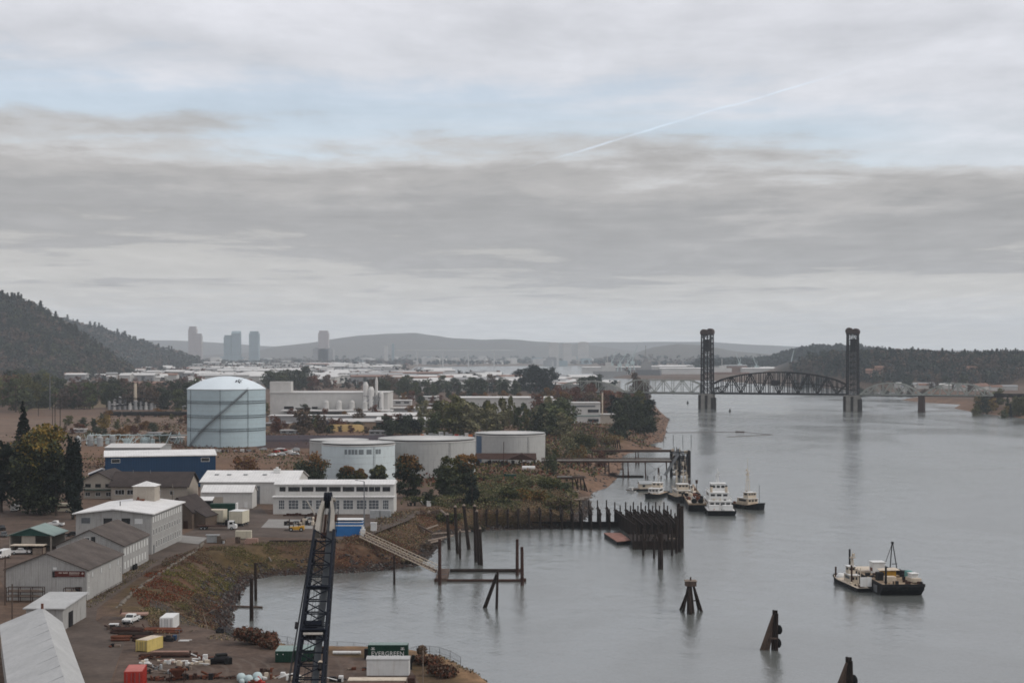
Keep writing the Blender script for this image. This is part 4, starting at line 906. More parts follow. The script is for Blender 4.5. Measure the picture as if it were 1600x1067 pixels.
def stones(name, n, box, cond, m, smin, smax, seed):
    rng = np.random.default_rng(seed); x = rng.uniform(box[0], box[1], n); y = rng.uniform(box[2], box[3], n); d = shore_d(x, y); z = hgt(x, y, d); k = cond(x, y, z, d); x, y, z = x[k], y[k], z[k]; n = len(x)
    o6 = np.array([(1,0,0),(-1,0,0),(0,1,0),(0,-1,0),(0,0,.8),(0,0,-.8)], float); f8 = np.array([(0,2,4),(2,1,4),(1,3,4),(3,0,4),(2,0,5),(1,2,5),(3,1,5),(0,3,5)])
    s = rng.uniform(smin, smax, n)**1.3; Vv = (o6[None]*(s[:, None, None])*rng.uniform(.6, 1.3, (n, 6, 1)) + rng.normal(size=(n, 6, 3))*s[:, None, None]*.15 + np.stack([x, y, z+.05], 1)[:, None]).reshape(-1, 3)
    Fv = (f8[None]+np.arange(n)[:, None, None]*6).reshape(-1, 3); return tag(link(name, npmesh(name, Vv, Fv, m, rng.integers(0, len(m), len(Fv)))), kind='stuff')
stones('riprap_stones', 15000, (-80, 0, 330, 465), lambda x, y, z, d: (d > -.6) & (d < 9) & (y > 335) & ((d < 3.5) | (wob(x, y, 8, 0) > -.1)), ['rock', 'rock_dark', 'rust_dark'], .25, .75, 1)
stones('riprap_stones', 7000, (-40, 60, 455, 640), lambda x, y, z, d: (d > -1) & (d < 5), ['rock', 'rock_dark'], .3, .8, 2)
stones('beach_stones', 5000, (20, 160, 600, 1500), lambda x, y, z, d: (d > -2) & (d < 16), ['rock', 'old_wood'], .3, 1.1, 3)
stones('shore_stones', 2500, (-14, 10, 240, 300), lambda x, y, z, d: (d > -.6) & (d < 4), ['rock', 'rock_dark'], .15, .45, 4)
# ================================================================ piles, wharf, docks
def pp(bx, by, tx, ty, z=0):
    "foot on the water at a pixel and head at the same distance"
    b_ = P(bx, by, z); t_ = Vector(((tx-800)/F*b_.y, b_.y, CAMZ-(ty-HOR)*b_.y/F)); return b_, t_
def pile(label, bx, by, tx, ty, r=.28, m='pile_wood', cat='pile', name='mooring_pile', dY=0, group=None, z=0, cap=None):
    a, t_ = pp(bx, by, tx, ty, z); t_ = t_+Vector((0, dY, 0)); u = (a-t_)/max(.1, a.z-t_.z if abs(a.z-t_.z) > .1 else .1)
    d_ = (t_-a); o = MB().rod(-d_.normalized()*3, d_, r*1.08, r*.9, 9); 
    if cap: o.lathe([(r*1.1, 0), (r*.9, .25), (0, .7)], 9, tuple(d_), 1)
    return solo(o, name, [m, cap or m], label, cat, a, group=group)
for a in [(701.7, 858, 699, 804, .5, 'leftmost dark pile of the old row beside the driftwood bank'),
          (715, 865, 711, 792, .5, 'second dark pile of the old row, its head tipped left'),
          (719, 873, 718.7, 829, .32, 'short thin pile close before the second old pile'),
          (732.5, 858, 724.6, 790, .55, 'old dark pile leaning left between two upright ones'),
          (743.7, 878, 741.5, 791, .5, 'tall dark pile at the left of the three bound together'),
          (748.5, 882, 745, 799, .42, 'middle pile of the three bound together, leaning left'),
          (752.8, 883, 750, 826, .38, 'shorter weathered pile at the right of the three bound together')]:
    pile(a[5], *a[:5], cap='pale_wood')
pile('thin dark pile standing in the water below the gangway', 616, 913, 616, 868, .3)
pile('tall dark pile crossing the floating timber boom in the small cove', 393, 969, 393, 903, .45)
pile('dark pile standing by the far log in the small cove', 399.5, 938, 399, 879, .38)
pile('short stub of a pile in the corner of the small cove', 374, 938, 374, 927, .25)
pile('tall rust-brown pile at the land end of the floating dock', 687, 914, 687, 842, .45, 'rust_dark')
pile('rusty pile at the far outer corner of the floating dock', 808, 899, 808, 842, .45, 'rust_dark')
pile('rusty pile at the near outer corner of the floating dock', 816, 914, 815.5, 854, .45, 'rust_dark')
def logpx(label, x0, y0, x1, y1, r=.25, z=.15, m='old_wood', name='log', group=None):
    a, c_ = P(x0, y0, z), P(x1, y1, z); return solo(MB().rod((0, 0, 0), c_-a, r, r*.8, 8), name, m, label, 'log', a, group=group)
logpx('floating timber boom tied to the tall cove pile', 338, 946, 410, 948.5, .35)
logpx('grey log lying on stones behind the cove piles', 358, 880.5, 405, 880, .35, 1.0, 'pale_wood')
logpx('thin grey log lying on the far stones of the cove', 425, 884, 485, 882.5, .25, .8, 'pale_wood')
logpx('white-bleached log lying up the slope behind the boom crane', 415, 863, 424, 876, .25, 3.5, 'kerb_stone')
for i, a in enumerate([(684, 793, 699, 806, 5.5, 'broad grey timber leaning down the bank by the pile row'), (643, 809, 661, 802, 5.3, 'grey log at the top of the driftwood heap'), (674, 834, 698, 832, 2.4, 'pale log near the water in the driftwood heap'),
        (661, 828, 684, 820, 3.4, 'pale slanting log in the middle of the driftwood heap'), (668, 845, 700, 838, 1.4, 'pale log just above the waterline by the pile row'), (640, 814, 676, 832, 3.9, 'long brown log lying down the driftwood slope'),
        (672, 848, 690, 843, .9, 'short brown log lying at the water below the heap'), (703, 838, 708, 836, 1.2, 'short pale log between the first two old piles')]):
    logpx(a[5], *a[:4], .35 if i else .55, a[4], 'pale_wood' if i != 5 else 'old_wood')
for i, (x0, x1, y) in enumerate([(722, 744, 817), (748, 775, 814), (770, 806, 816), (800, 850, 812), (845, 880, 811), (712, 735, 831), (905, 925, 778), (886, 905, 769), (893, 912, 781)]):
    logpx(['grey driftwood trunk stranded behind the pile fins', 'grey driftwood trunk on the beach right of the shrubs'][i > 5] , x0, y, x1, y-1.5, .4, 1.2 if i < 6 else 2.5, 'pale_wood', 'driftwood', ['driftwood behind the pile fins', 'driftwood on the beach'][i > 5])

# bents: rows of piles carrying a cap beam, seen almost end on
PM = MB().rod((0, 0, -4), (0, 0, 5.7), .34, .30, 8).mesh('pile', 'pile_wood'); PT = MB().rod((0, 0, -4), (0, 0, 7.6), .30, .24, 8).mesh('pile', 'pile_wood')
def bent(label, x0, y0, x1, y1, n, top=5.7, group=None, tall=(), plank=True):
    o = thing('wharf_bent', label, 'wharf', (x0, y0, 0), 0, group); dx_, dy_ = x1-x0, y1-y0
    for i in range(n):
        k = i/(n-1); c = link('pile', PT if i in tall else PM, o, (dx_*k, dy_*k, top-5.7 + (.0 if i in tall else random.Random(i*7+n).uniform(-.5, .3)))); c.rotation_euler = (random.Random(i).uniform(-.015, .015), random.Random(i+5).uniform(-.015, .015), i)
    b = MB(); nv = Vector((-dy_, dx_, 0)).normalized()*.36
    for s_ in (-1, 1):
        p0 = Vector((0, 0, top-.9))+nv*s_; p1 = Vector((dx_, dy_, top-.9))+nv*s_; b.rod(p0, p1, .2, n=4)
    b.build('cap_beam', 'pile_wood', o)
    if plank:
        b = MB(); L_ = math.hypot(dx_, dy_); b.box(-.1, .1, 0, L_, .6, top-1.0); p_ = b.build('fender_planks', 'pile_wood', o); p_.rotation_euler.z = math.atan2(dy_, dx_)-R(90)
    return o
fx = [760, 777, 793.5, 810, 827, 844.5, 861.5, 878, 895, 909, 923.5, 937.5, 952]
for i, px in enumerate(fx):
    x = (px-800)/F*546; bent('sheet of close-set dark piles ending in the water, one of the long even row', x, 546-.2*i, x-.3+.05*i, 562+.4*i, 8, 6.2, 'pile fins along the inlet', (7,) if i > 7 else ())
b = MB(); b.box(0, 50, -.3, .3, -.5, 1.6); 
solo(MB().box(-14, 37, -.25, .25, -1, 1.9), 'waler_wall', 'pile_wood', 'low dark timber wall joining the feet of the even pile row', 'wall', (0, 553, 0))
for i, (pb, pf) in enumerate([(961, 994), (978, 1007.5), (990, 1018), (1002, 1029), (1014, 1038), (1025, 1048), (1038, 1059)]):
    xb, xf = (pb-800)/F*560, (pf-800)/F*513
    bent('long pile row of the derelict wharf, parallel to its twins', xf, 513, xb, 561, 16, 6.0, 'pile rows of the derelict wharf', (3, 7, 11, 15), plank=(i == 0))
xa, xb = (990-800)/F*489, (1062-800)/F*489
o = thing('derelict_wharf', 'low dark timber front of the derelict wharf with a pale crossbeam', 'wharf', (xa, 489, 0)); Wd = xb-xa; rr = random.Random(5)
for i in range(13): link('pile', PM if i < 9 else PT, o, (Wd*i/12, rr.uniform(-.6, 2), rr.uniform(-2.6, -1.2) if i < 9 else rr.uniform(-1.5, 2.5)))
MB().box(0, Wd, 1.0, 1.4, -.6, 2.6).build('planking', 'pile_wood', o); MB().box(Wd*.76, Wd*.98, -.9, -.5, 3.4, 3.75).build('crossbeam', 'pale_wood', o)
MB().box(-.3, Wd, 3, 22, 2.0, 2.3).build('deck', 'pile_wood', o)
for i in range(11): link('pile', PM, o, (Wd*(i/10)+.3, 8+rr.uniform(-3, 12), rr.uniform(-1.8, -.6)))
for i, (px, py, ty, rd) in enumerate([(1032, 889, 832, .75), (1062, 862, 793, .55), (1065.5, 856, 790, .6), (1057, 864, 806, .4), (1060, 850, 786, .6), (1022, 872, 838, .35), (1005, 868, 826, .35), (1050, 868, 826, .35)]):
    pile(['thick black pile in front of the derelict wharf', 'tall corner pile at the right end of the derelict wharf', 'tallest corner pile at the outer right of the derelict wharf', 'dark pile just left of the wharf corner piles',
        'thick tall pile behind the wharf corner, reaching towards the moored tug', 'thin dark pile before the middle of the wharf front', 'thin dark pile before the left of the wharf front', 'thin dark pile beneath the pale crossbeam'][i], px, py, px, ty, rd)
# small rust-decked float beside the wharf
q = [P(*p, 1.3) for p in [(943.5, 832), (969.5, 832), (986, 843.5), (964, 845.5)]]; c0 = sum(q, Vector())/4; c0.z = 0
t_ = thing('work_float', 'small rusty-decked float moored at the left of the derelict wharf', 'float', c0); ol = [(v.x-c0.x, v.y-c0.y) for v in q]
MB().prism([(x*.93, y*.93) for x, y in ol][::-1], -.8, 1.1, top=ol[::-1]).build('hull', 'hull_black', t_); MB().prism([(x*1.01, y*1.01) for x, y in ol][::-1], 1.11, 1.3).build('deck', 'deck_red', t_)

# ---- floating dock, gangway
t_ = thing('floating_dock', 'open rectangular floating dock of dark tubes before the gangway', 'dock', P(684, 908, 0))
W_ = 22.4; MB().rod((0, 0, .2), (W_, 0, .2), .42, n=10).build('near_tube', 'rust_dark', t_); MB().rod((2.5, 18.5, .25), (W_-1, 18.5, .25), .6, n=10).build('far_tube', 'pile_wood', t_)
MB().box(-.6, 2.4, -.6, 18.5, -.2, .9).build('pontoon', 'old_wood', t_)
b = MB(); 
for y in (0, 18.4): b.box(-.5, 2.3, y-.05, y+.05, 1.8, 1.9)
for y in (0, 6, 12, 18.4): b.box(-.5, -.4, y-.05, y+.05, .9, 1.9)
b.box(-.5, -.4, 0, 18.4, 1.8, 1.9); b.build('railing', 'steel_grey', t_)
for x in (22.6, 0.2): MB().box(-.9, .9, -.9, .9, -.1, .75).build('collar', 'rust_dark', t_).location = (x-.2, 0, 0)
MB().box(-.9, .9, -.9, .9, -.1, .75).build('collar', 'rust_dark', t_).location = (21.5, 18.5, 0)
g0 = Vector(((566-800)/F*462, 462, 7.1)); g1 = P(684, 893, 1.2); d_ = g1-g0
t_ = thing('gangway', 'long pale lattice gangway sloping down to the floating dock', 'gangway', g0); sd_ = Vector((-d_.y, d_.x, 0)).normalized()*.9
MB().add([(-sd_), sd_, d_+sd_, d_-sd_, -sd_-Vector((0, 0, .2)), sd_-Vector((0, 0, .2)), d_+sd_-Vector((0, 0, .2)), d_-sd_-Vector((0, 0, .2))], [(0, 1, 2, 3), (7, 6, 5, 4), (0, 4, 5, 1), (1, 5, 6, 2), (2, 6, 7, 3), (3, 7, 4, 0)]).build('deck', 'old_wood', t_)
for s_ in (-1, 1):
    b = MB(); up = Vector((0, 0, 1.5)); n = 20; b.rod(sd_*s_+up, d_+sd_*s_+up, .10, n=4); b.rod(sd_*s_, d_+sd_*s_, .12, n=4)
    for i in range(n): p0 = d_*(i/n)+sd_*s_; p1 = d_*((i+1)/n)+sd_*s_; b.rod(p0, p1+up, .06, n=4); b.rod(p0, p0+up, .06, n=4)
    b.build('side_truss', 'boat_cream', t_)
pile('pair-braced dark post under the shore end of the gangway', 570, 842, 570, 833, .3, z=6)

# ---- dolphins
t_ = thing('two_pile_dolphin', 'pair of dark piles leaning together before the floating dock', 'dolphin', P(766, 949, 0)); c0 = P(766, 949, 0)
for (bx, by, tx, ty, r_0) in [(757.5, 949, 776.5, 897, .45), (776, 951, 777.5, 892, .32)]:
    a, e = pp(bx, by, tx, ty); dd_ = (e-a); MB().rod(a-c0-dd_*.15, e-c0, r_0*1.1, r_0*.9, 9).build('pile', 'pile_wood', t_)
c0 = P(1079, 955, 0); t_ = thing('navigation_dolphin', 'spread-leg timber dolphin with a square cap box, left of the tyre dolphin', 'dolphin', c0)
for (bx, by, tx, r_0) in [(1063.5, 952, 1075.5, .32), (1067.5, 956, 1076.5, .30), (1075.5, 958, 1077.5, .36), (1079, 959.5, 1079, .40), (1083, 957, 1080, .34), (1091, 951, 1081, .28), (1096, 955, 1083, .34)]:
    a, e = pp(bx, by, tx, 913); e.y = c0.y; a.y = min(a.y, c0.y+3); MB().rod(a-c0-(e-a)*.2, e-c0, r_0*1.1, r_0*.9, 8).build('leg', 'pile_wood', t_)
zt = CAMZ-(914-HOR)*c0.y/F; bx_ = MB().box(-1.25, 1.25, -1.25, 1.25, 0, 1.1).build('cap_box', 'old_wood', t_); bx_.location = (0, 0, zt-.1); MB().box(-1.4, 1.4, -1.4, 1.4, 1.101, 1.25).build('cap_lid', 'pale_wood', bx_)
MB().rod((0, 0, 1.25), (0, 0, 2.0), .2, n=8).build('lamp_post', 'rust_dark', bx_); MB().rod((-1.6, -.2, zt*.42), (1.9, -.2, zt*.42), .14, n=5).build('brace', 'pile_wood', t_)
TY = MB().lathe([(.35, -.28), (.75, -.3), (.95, -.12), (.95, .12), (.75, .3), (.35, .28)], 18).mesh('tyre', 'black_rubber', True)
def leaner(label, cx, by, tx, ty, lf, rt, tyres):
    c0 = P(cx, by, 0); t_ = thing('tyre_dolphin', label, 'dolphin', c0); s_ = c0.y/F; zt = CAMZ-(ty-HOR)*s_; xt = (tx-cx)*s_
    for i in range(4): x0 = (lf-cx)*s_+i*.42; MB().rod((x0-(xt-x0)*.25, -.2*(i % 2), -zt*.25), (xt-.5+i*.14, .15*i, zt-.5-.3*(i % 2)), .34, .27, 8).build('raking_pile', 'old_wood', t_)
    for i in range(4): x0 = (rt-cx)*s_-.2-(i % 2)*.6; MB().rod((x0, .5*i-.6, -3), (xt+.15-(i % 2)*.45, .4*i-.3, zt+(.3 if i else -.2)), .36, .28, 8).build('pile', 'pile_wood', t_)
    for (tx_, ty_) in tyres: o = link('tyre', TY, t_, ((tx_-cx)*s_, -.1, CAMZ-(ty_-HOR)*s_)); o.rotation_euler = (0, R(90), R(20))
    MB().box(-.9, .7, -.75, -.5, 0, .35).build('waler', 'old_wood', t_).location = ((rt-cx)*s_-.7, 0, zt*.30)
leaner('raking timber dolphin with two black tyres on its right side', 1203, 1015, 1212.5, 956, 1190, 1214, [(1217.5, 983), (1216, 1004)])
leaner('raking timber dolphin cut by the bottom edge of the view', 1318, 1098, 1328, 1030, 1300, 1333, [(1334, 1062)])

# ================================================================ pier roads and loading tower
def trestle(label, Y, z, x0p, x1p, posts, w=3.2, m='concrete', rail=True, name='pier_bridge', braces=()):
    x0, x1 = (x0p-800)/F*Y, (x1p-800)/F*Y; t_ = thing(name, label, 'pier', (x0, Y, 0)); L_ = x1-x0
    MB().box(0, L_, -w/2, w/2, z-.5, z).build('deck', m, t_); MB().box(0, L_, -w/2-.2, -w/2+.2, z-1.3, z-.51).build('girder', 'rust_dark', t_)
    if rail:
        b = MB(); b.box(0, L_, -w/2, -w/2+.1, z+1.0, z+1.12)
        for i in range(int(L_/2.5)): b.box(i*2.5, i*2.5+.1, -w/2, -w/2+.1, z, z+1.0)
        b.rod((0, w/4, z+.4), (L_, w/4, z+.4), .28, n=6); b.build('railing', 'old_wood', t_)
    for pxx in posts:
        x = (pxx-800)/F*Y-x0
        for y in (-w/2+.3, w/2-.3): MB().rod((x+(0 if y < 0 else .8), y*1.5, -3), (x, y, z-.6), .28, .24, 7).build('post', 'rust_dark', t_)
    for (a, c_) in braces:
        xa_, xc_ = (a-800)/F*Y-x0, (c_-800)/F*Y-x0
        for u, v in ((xa_, xc_), (xc_, xa_)): MB().rod((u, -w/2+.2, z-1.2), (v, -w/2+.2, .8), .1, n=4).build('brace', 'steel_grey', t_)
trestle('long level pier road from the grey tanks to the loading tower', 773, 8.7, 846, 1049, [866, 884, 912, 919, 945, 951, 973, 981, 1008, 1041], braces=[(1008, 1041)])
trestle('thin farther pipe bridge behind the long pier road', 866, 7.9, 908, 1052, [925, 941, 945, 993, 997], 1.6, 'old_wood', False)
trestle('pale plank walk leading to the raised timber platform', 692, 7.0, 870, 897, [], 1.2, 'conc_pad', False)
c0 = Vector((( 903.5-800)/F*690, 690, 0)); t_ = thing('timber_platform', 'raised dark timber platform on splayed legs at the beach', 'platform', c0)
MB().box(-2.6, 2.6, -2, 2, 6.2, 7.2).build('deck', 'old_wood', t_); b = MB().cbox(0, 0, 7.2, 1.4, 1.4, .7).build('hatch', 'pale_wood', t_)
for x, x2 in ((-2.3, -2.8), (-1.5, .8), (-.2, -.9), (.9, 1.4), (2.0, 4.4), (2.2, 3.2)): MB().rod((x2, rr.uniform(-2.5, 1.5), -1), (x, rr.uniform(-1, 1), 6.2), .3, .26, 8).build('leg', 'pile_wood', t_)
c0 = Vector(((963.5-800)/F*975, 975, 0)); t_ = thing('timber_platform', 'dark splayed pile cluster on the beach beyond the pipe bridge', 'platform', c0)
MB().box(-1.8, 1.8, -1.5, 1.5, 6.4, 7.2).build('cap', 'rust_dark', t_)
for x, x2 in ((-1.4, -2.8), (-.6, -.9), (.4, .6), (1.4, 2.8)): MB().rod((x2, -1, -1), (x, 0, 6.4), .42, .36, 7).build('leg', 'pile_wood', t_)
c0 = Vector(((1061-800)/F*776, 776, 0)); t_ = thing('loading_tower', 'cluttered dark loading tower at the end of the pier road', 'tower', c0)
fr_ = MB()
for x in (-3.8, 0, 4.2):
    for y in (-3, 3): fr_.rod((x, y, -3), (x, y, 12.5), .42, n=6)
for z in (3.5, 6.5, 9.5, 12.3):
    for y in (-3, 3): fr_.rod((-3.8, y, z), (4.2, y, z), .2, n=4)
    for x in (-3.8, 4.2): fr_.rod((x, -3, z), (x, 3, z), .2, n=4)
    fr_.rod((-3.8, -3, z-3), (0, -3, z), .12, n=4); fr_.rod((0, -3, z), (4.2, -3, z-3), .12, n=4)
fr_.build('frame', 'dark_steel', t_); MB().box(4.3, 5.3, -3.4, 3.4, -1, 12.9).build('fender_wall', 'pile_wood', t_)
for z in (8.2, 11.4): MB().box(-4.2, 4.2, -3.3, 3.3, z, z+.2).build('platform', 'grating', t_)
b = MB()
for i in range(46): b.cbox(rr.uniform(-3.8, 3.6), rr.uniform(-2.9, 2), rr.choice([1, 4, 6, 8.4, 11.6]), rr.uniform(.6, 1.8), rr.uniform(.6, 1.5), rr.uniform(.7, 2.4), i % 3)
for i in range(26): x = rr.uniform(-3.8, 3.8); b.rod((x, -2.8, rr.uniform(1, 6)), (x+rr.uniform(-1.5, 1.5), -2.9, rr.uniform(9, 15)), .16, n=6, mi=i % 3)
b.build('pipework', ['steel_grey', 'rust_dark', 'boat_cream'], t_)
rp = MB(); rp.rod((-.8, -3.6, 11.4), (-7.4, -6, 1.4), .7, n=4); rp.rod((.2, -3.6, 11.8), (-6.4, -6, 1.8), .14, n=4); rp.build('loading_ramp', 'steel_grey', t_)
solo(MB().rod((0, 0, .2), (16.5, -1.5, .2), .75, n=8).rod((1, 1.2, .2), (15, -.2, .2), .6, n=8).cbox(1.5, 0, .6, 3, 1.6, 1.4), 'log_boom', 'pile_wood', 'black floating log boom moored under the pier road', 'boom', P(952, 745, 0))
pile('red-brown pile standing between the houseboat and the pier road', 1029, 762, 1029, 731, .45, 'rust_dark')
for i, px in enumerate((1012, 1022, 1033)): pile('small black mooring stub in line before the loading tower', px, 748, px, 743, .3, group='mooring stubs before the tower')
for i, px in enumerate((1037, 1052, 1067, 1080)): pile('thin grey pole of the line in the water beyond the pier', px, 693-(i % 2), px, 679, .22, 'steel_grey', group='thin poles beyond the pier')
solo(MB().rod((0, 0, .1), (60, 12, .1), .13, n=5).rod((60, 12, .1), (78, -30, .1), .13, n=5).rod((78, -30, .1), (40, -60, .1), .13, n=5).rod((56, 8, .2), (62, 4, .2), .7, n=6), 'float_line', 'old_wood', 'thin floating line looping over the water beyond the pier', 'float line', P(1036, 676, 0))

# ================================================================ boats
def outline(L, W, bow=.25, nose=.12, n=6):
    "half-breadths from stern (y=0) to bow (y=L)"
    pts = [(W/2, 0), (W/2, L*(1-bow))]
    for i in range(1, n+1): a = i/n; pts.append((W/2*(math.cos(a*math.pi/2)*(1-nose)+nose), L*(1-bow)+L*bow*math.sin(a*math.pi/2)))
    return pts + [(-x, y) for x, y in pts[::-1]]
def hull(t_, L, W, fb, m='hull_black', deck='deck_tan', bow=.25, nose=.12, sheer=.5):
    o = outline(L, W, bow, nose); ow = [(x*.90, L*.03+y*.95) for x, y in o]
    b = MB(); n = len(o); vs = [(x, y, -.6) for x, y in ow]+[(x, y, fb+sheer*max(0, (y/L-.6)/.4)**2) for x, y in o]
    b.add(vs, [tuple(range(n-1, -1, -1))]+[(i, (i+1) % n, n+(i+1) % n, n+i) for i in range(n)]); b.build('hull', m, t_)
    ii = [(x*.96, L*.015+y*.965, fb-.12+sheer*max(0, (y/L-.6)/.4)**2) for x, y in o]; MB().add(ii, [tuple(range(n))]).build('deck', deck, t_)
    b = MB()
    for i in range(n): x0, y0 = o[i]; x1, y1 = o[(i+1) % n]; h = lambda y: fb+sheer*max(0, (y/L-.6)/.4)**2; b.rod((x0, y0, h(y0)-.1), (x1, y1, h(y1)-.1), .18, n=5)
    b.build('fender_rail', 'black_rubber', t_)
def cabin(t_, x, y, z, lx, ly, lz, m='white_paint', name='deckhouse', wins=3, roofm='white_paint', wz=.55, wh=.3):
    h = MB().box(-lx/2, lx/2, -ly/2, ly/2, 0, lz).build(name, m, t_); h.location = (x, y, z)
    MB().box(-lx/2-.2, lx/2+.2, -ly/2-.2, ly/2+.2, lz+.001, lz+.16).build('cabin_roof', roofm, h)
    ww = lx/(wins+.6)*.8
    for i in range(wins):
        for s_ in (-1, 1): w_ = MB().box(-ww/2, ww/2, -.03, .03, 0, lz*wh).build('window', 'glass_dark', h); w_.location = (lx*((i+.5)/wins-.5)*.94, s_*ly/2, lz*wz)
    for s_ in (-1, 1): w_ = MB().box(-.03, .03, -ly*.33, ly*.33, 0, lz*wh).build('window', 'glass_dark', h); w_.location = (s_*lx/2, 0, lz*wz)
    return h
def mast(t_, x, y, z, h, m='boat_cream', spread=.8):
    b = MB(); 
    for sx in (-spread, spread): b.rod((sx, 0, 0), (sx*.25, 0, h*.6), .11, n=5)
    b.rod((0, 0, 0), (0, 0, h), .12, .05, 6)
    for k in (.35, .5, .62): b.box(-spread*1.1, spread*1.1, -.12, .12, h*k, h*k+.12)
    b.cbox(0, -.3, h*.52, 1.5, .3, .25); b.cbox(.4, 0, h*.64, .5, .5, .6); b.build('mast', m, t_).location = (x, y, z)
def rail(t_, L, W, z, m='white_paint', h=1.0, y0=0):
    b = MB()
    for s_ in (-1, 1):
        for zz in (h*.5, h): b.box(s_*W/2-.04, s_*W/2+.04, y0, y0+L, z+zz-.04, z+zz+.04)
        for k in range(int(L/1.5)+1): b.box(s_*W/2-.04, s_*W/2+.04, y0+k*1.5-.04, y0+k*1.5+.04, z, z+h-.041)
    b.build('railing', m, t_)
def tyres(t_, pts, r=.75):
    for (x, y, z) in pts: o = link('tyre', TY, t_, (x, y, z), 0, r); o.rotation_euler = (0, R(90), 0) if abs(x) > 1.5 else (R(90), 0, 0)
def clutter(t_, box, n, seed, mats, name='deck_gear', smax=1.4):
    g = random.Random(seed); b = MB()
    for i in range(n):
        x, y = g.uniform(box[0], box[1]), g.uniform(box[2], box[3]); k = g.random(); s_ = g.uniform(.35, smax)
        if k < .55: b.cbox(x, y, box[4], s_, g.uniform(.4, smax), g.uniform(.3, smax*.8), i % len(mats))
        elif k < .8: b.lathe([(s_*.45, 0), (s_*.45, s_*.8), (s_*.3, s_*.9)], 8, (x, y, box[4]), i % len(mats))
        else: b.rod((x, y, box[4]+.2), (x+g.uniform(-1.5, 1.5), y+g.uniform(-2, 2), box[4]+g.uniform(.2, 1.2)), .1, n=5, mi=i % len(mats))
    b.build(name, mats, t_)

# big white pushboat, its stern towards the camera
c0 = P(1128, 806, 0); t_ = thing('towboat', 'big white towboat with square stern and three dark bridge windows', 'tug', c0, R(-2))
hull(t_, 33, 10.6, 1.9, deck='white_paint', bow=.12, nose=.6, sheer=.6)
h = cabin(t_, 0, 17, 1.8, 8.4, 20, 2.9, wins=4); h2 = cabin(t_, 0, 18, 4.85, 7.4, 14, 2.7, wins=3); cabin(t_, .4, 21, 7.7, 5.6, 4.6, 2.7, name='wheelhouse', wins=3, wz=.42, wh=.36)
for x in (-2.6, 2.4): b = MB().box(-1.9, 1.9, -1.1, 1.1, 0, 1.9); b.build('deck_locker', 'white_paint', t_).location = (x, 3.2, 1.85)
for x in (-2.8, 2.8): b = MB().rod((0, 0, 0), (0, 0, 3.6), .5, n=12); b.rod((0, 0, 3.6), (0, -.2, 4.0), .42, n=12, mi=1); b.build('exhaust_stack', ['boat_cream', 'black_rubber'], t_).location = (x, 12.5, 6.2)
rail(t_, 11, 8.6, 4.85, y0=6.8); rail(t_, 12, 7.2, 7.6, y0=11.6); mast(t_, .4, 22, 10.5, 5.5, 'white_paint', .5); clutter(t_, (-4, 4, 1, 7, 1.8), 16, 3, ['white_paint', 'orange_paint', 'grey_paint']); clutter(t_, (-3, 3, 8, 12, 4.9), 12, 4, ['white_paint', 'dark_steel', 'boat_cream'], 'roof_gear', 1.1)
tyres(t_, [(5.45, 4, 1.2), (5.45, 9, 1.2), (5.45, 14, 1.2), (-5.45, 5, 1.2), (-5.45, 11, 1.2)])
# tug on its right, bow pointing to the right
c0 = at(1151, 628, 0); t_ = thing('tugboat', 'cream-housed black tug with tall lattice mast, outermost of the moored boats', 'tug', c0, R(-154))
hull(t_, 17, 7.2, 1.5, bow=.35, nose=.15, sheer=1.2); cabin(t_, 0, 7.4, 1.4, 4.6, 7.4, 2.5, 'boat_cream', wins=3); cabin(t_, 0, 9, 4.0, 3.8, 3.2, 2.2, 'boat_cream', 'wheelhouse', wins=3)
mast(t_, 0, 7.6, 6.2, 13.0, 'boat_cream', 1.0); b = MB().rod((0, 0, 0), (0, 0, 2.6), .45, n=10).build('exhaust_stack', 'rust_dark', t_); b.location = (-1, 5.6, 3.9); MB().rod((0, 0, 0), (0, 0, 7), .09, n=5).build('flagstaff', 'dark_steel', t_).location = (0, 15.4, 2.4)
clutter(t_, (-2, 2, .6, 3.4, 1.4), 12, 5, ['boat_cream', 'black_rubber', 'rust']); rail(t_, 7, 5.2, 1.5, 'boat_cream', y0=4); tyres(t_, [(3.6, 2+3*i, .9) for i in range(4)])
# tank barge running away towards the tower
c0 = P(1090, 799, 0); t_ = thing('deck_barge', 'long tank barge with pale pipe deck between the white towboat and the dark tug', 'barge', c0, R(-3.2))
MB().xprism([(0, 2.6), (1.2, -.8), (88, -.8), (90, 2.6)], -3.4, 3.4).build('hull', 'hull_black', t_); MB().box(-3.3, 3.3, .15, 89.6, 2.601, 2.72).build('deck', 'boat_cream', t_)
b = MB(); 
for x in (-3.35, 3.35): b.box(x-.12, x+.12, 0, 90, 2.55, 3.2)
b.box(-3.4, 3.4, -.02, .2, 2.55, 3.2); b.build('coaming', 'deck_tan', t_)
b = MB()
for x in (-1.2, -.2, .9): b.rod((x, 4, 3.1), (x, 86, 3.1), .22, n=7)
for k in range(10): b.box(-1.8, 1.6, 5+k*8.5, 5.4+k*8.5, 2.72, 3.0)
b.build('deck_pipes', 'grey_paint', t_)
for x in (-1.3, 1.2): o = link('fender_tyre', TY, t_, (x, .3, 3.9), 0, 1.1); o.rotation_euler = (R(90), 0, 0)
clutter(t_, (-2.8, 2.8, 12, 70, 2.72), 48, 8, ['rust', 'boat_cream', 'dark_steel'], smax=2.2); 
for x in (-.5, 2.4): b = MB().rod((0, 0, 0), (0, 0, 5), .14, n=6); b.cbox(0, 0, 4.2, .9, .9, 1.4); b.build('deck_light', 'rust_dark', t_).location = (x, 47, 2.7)
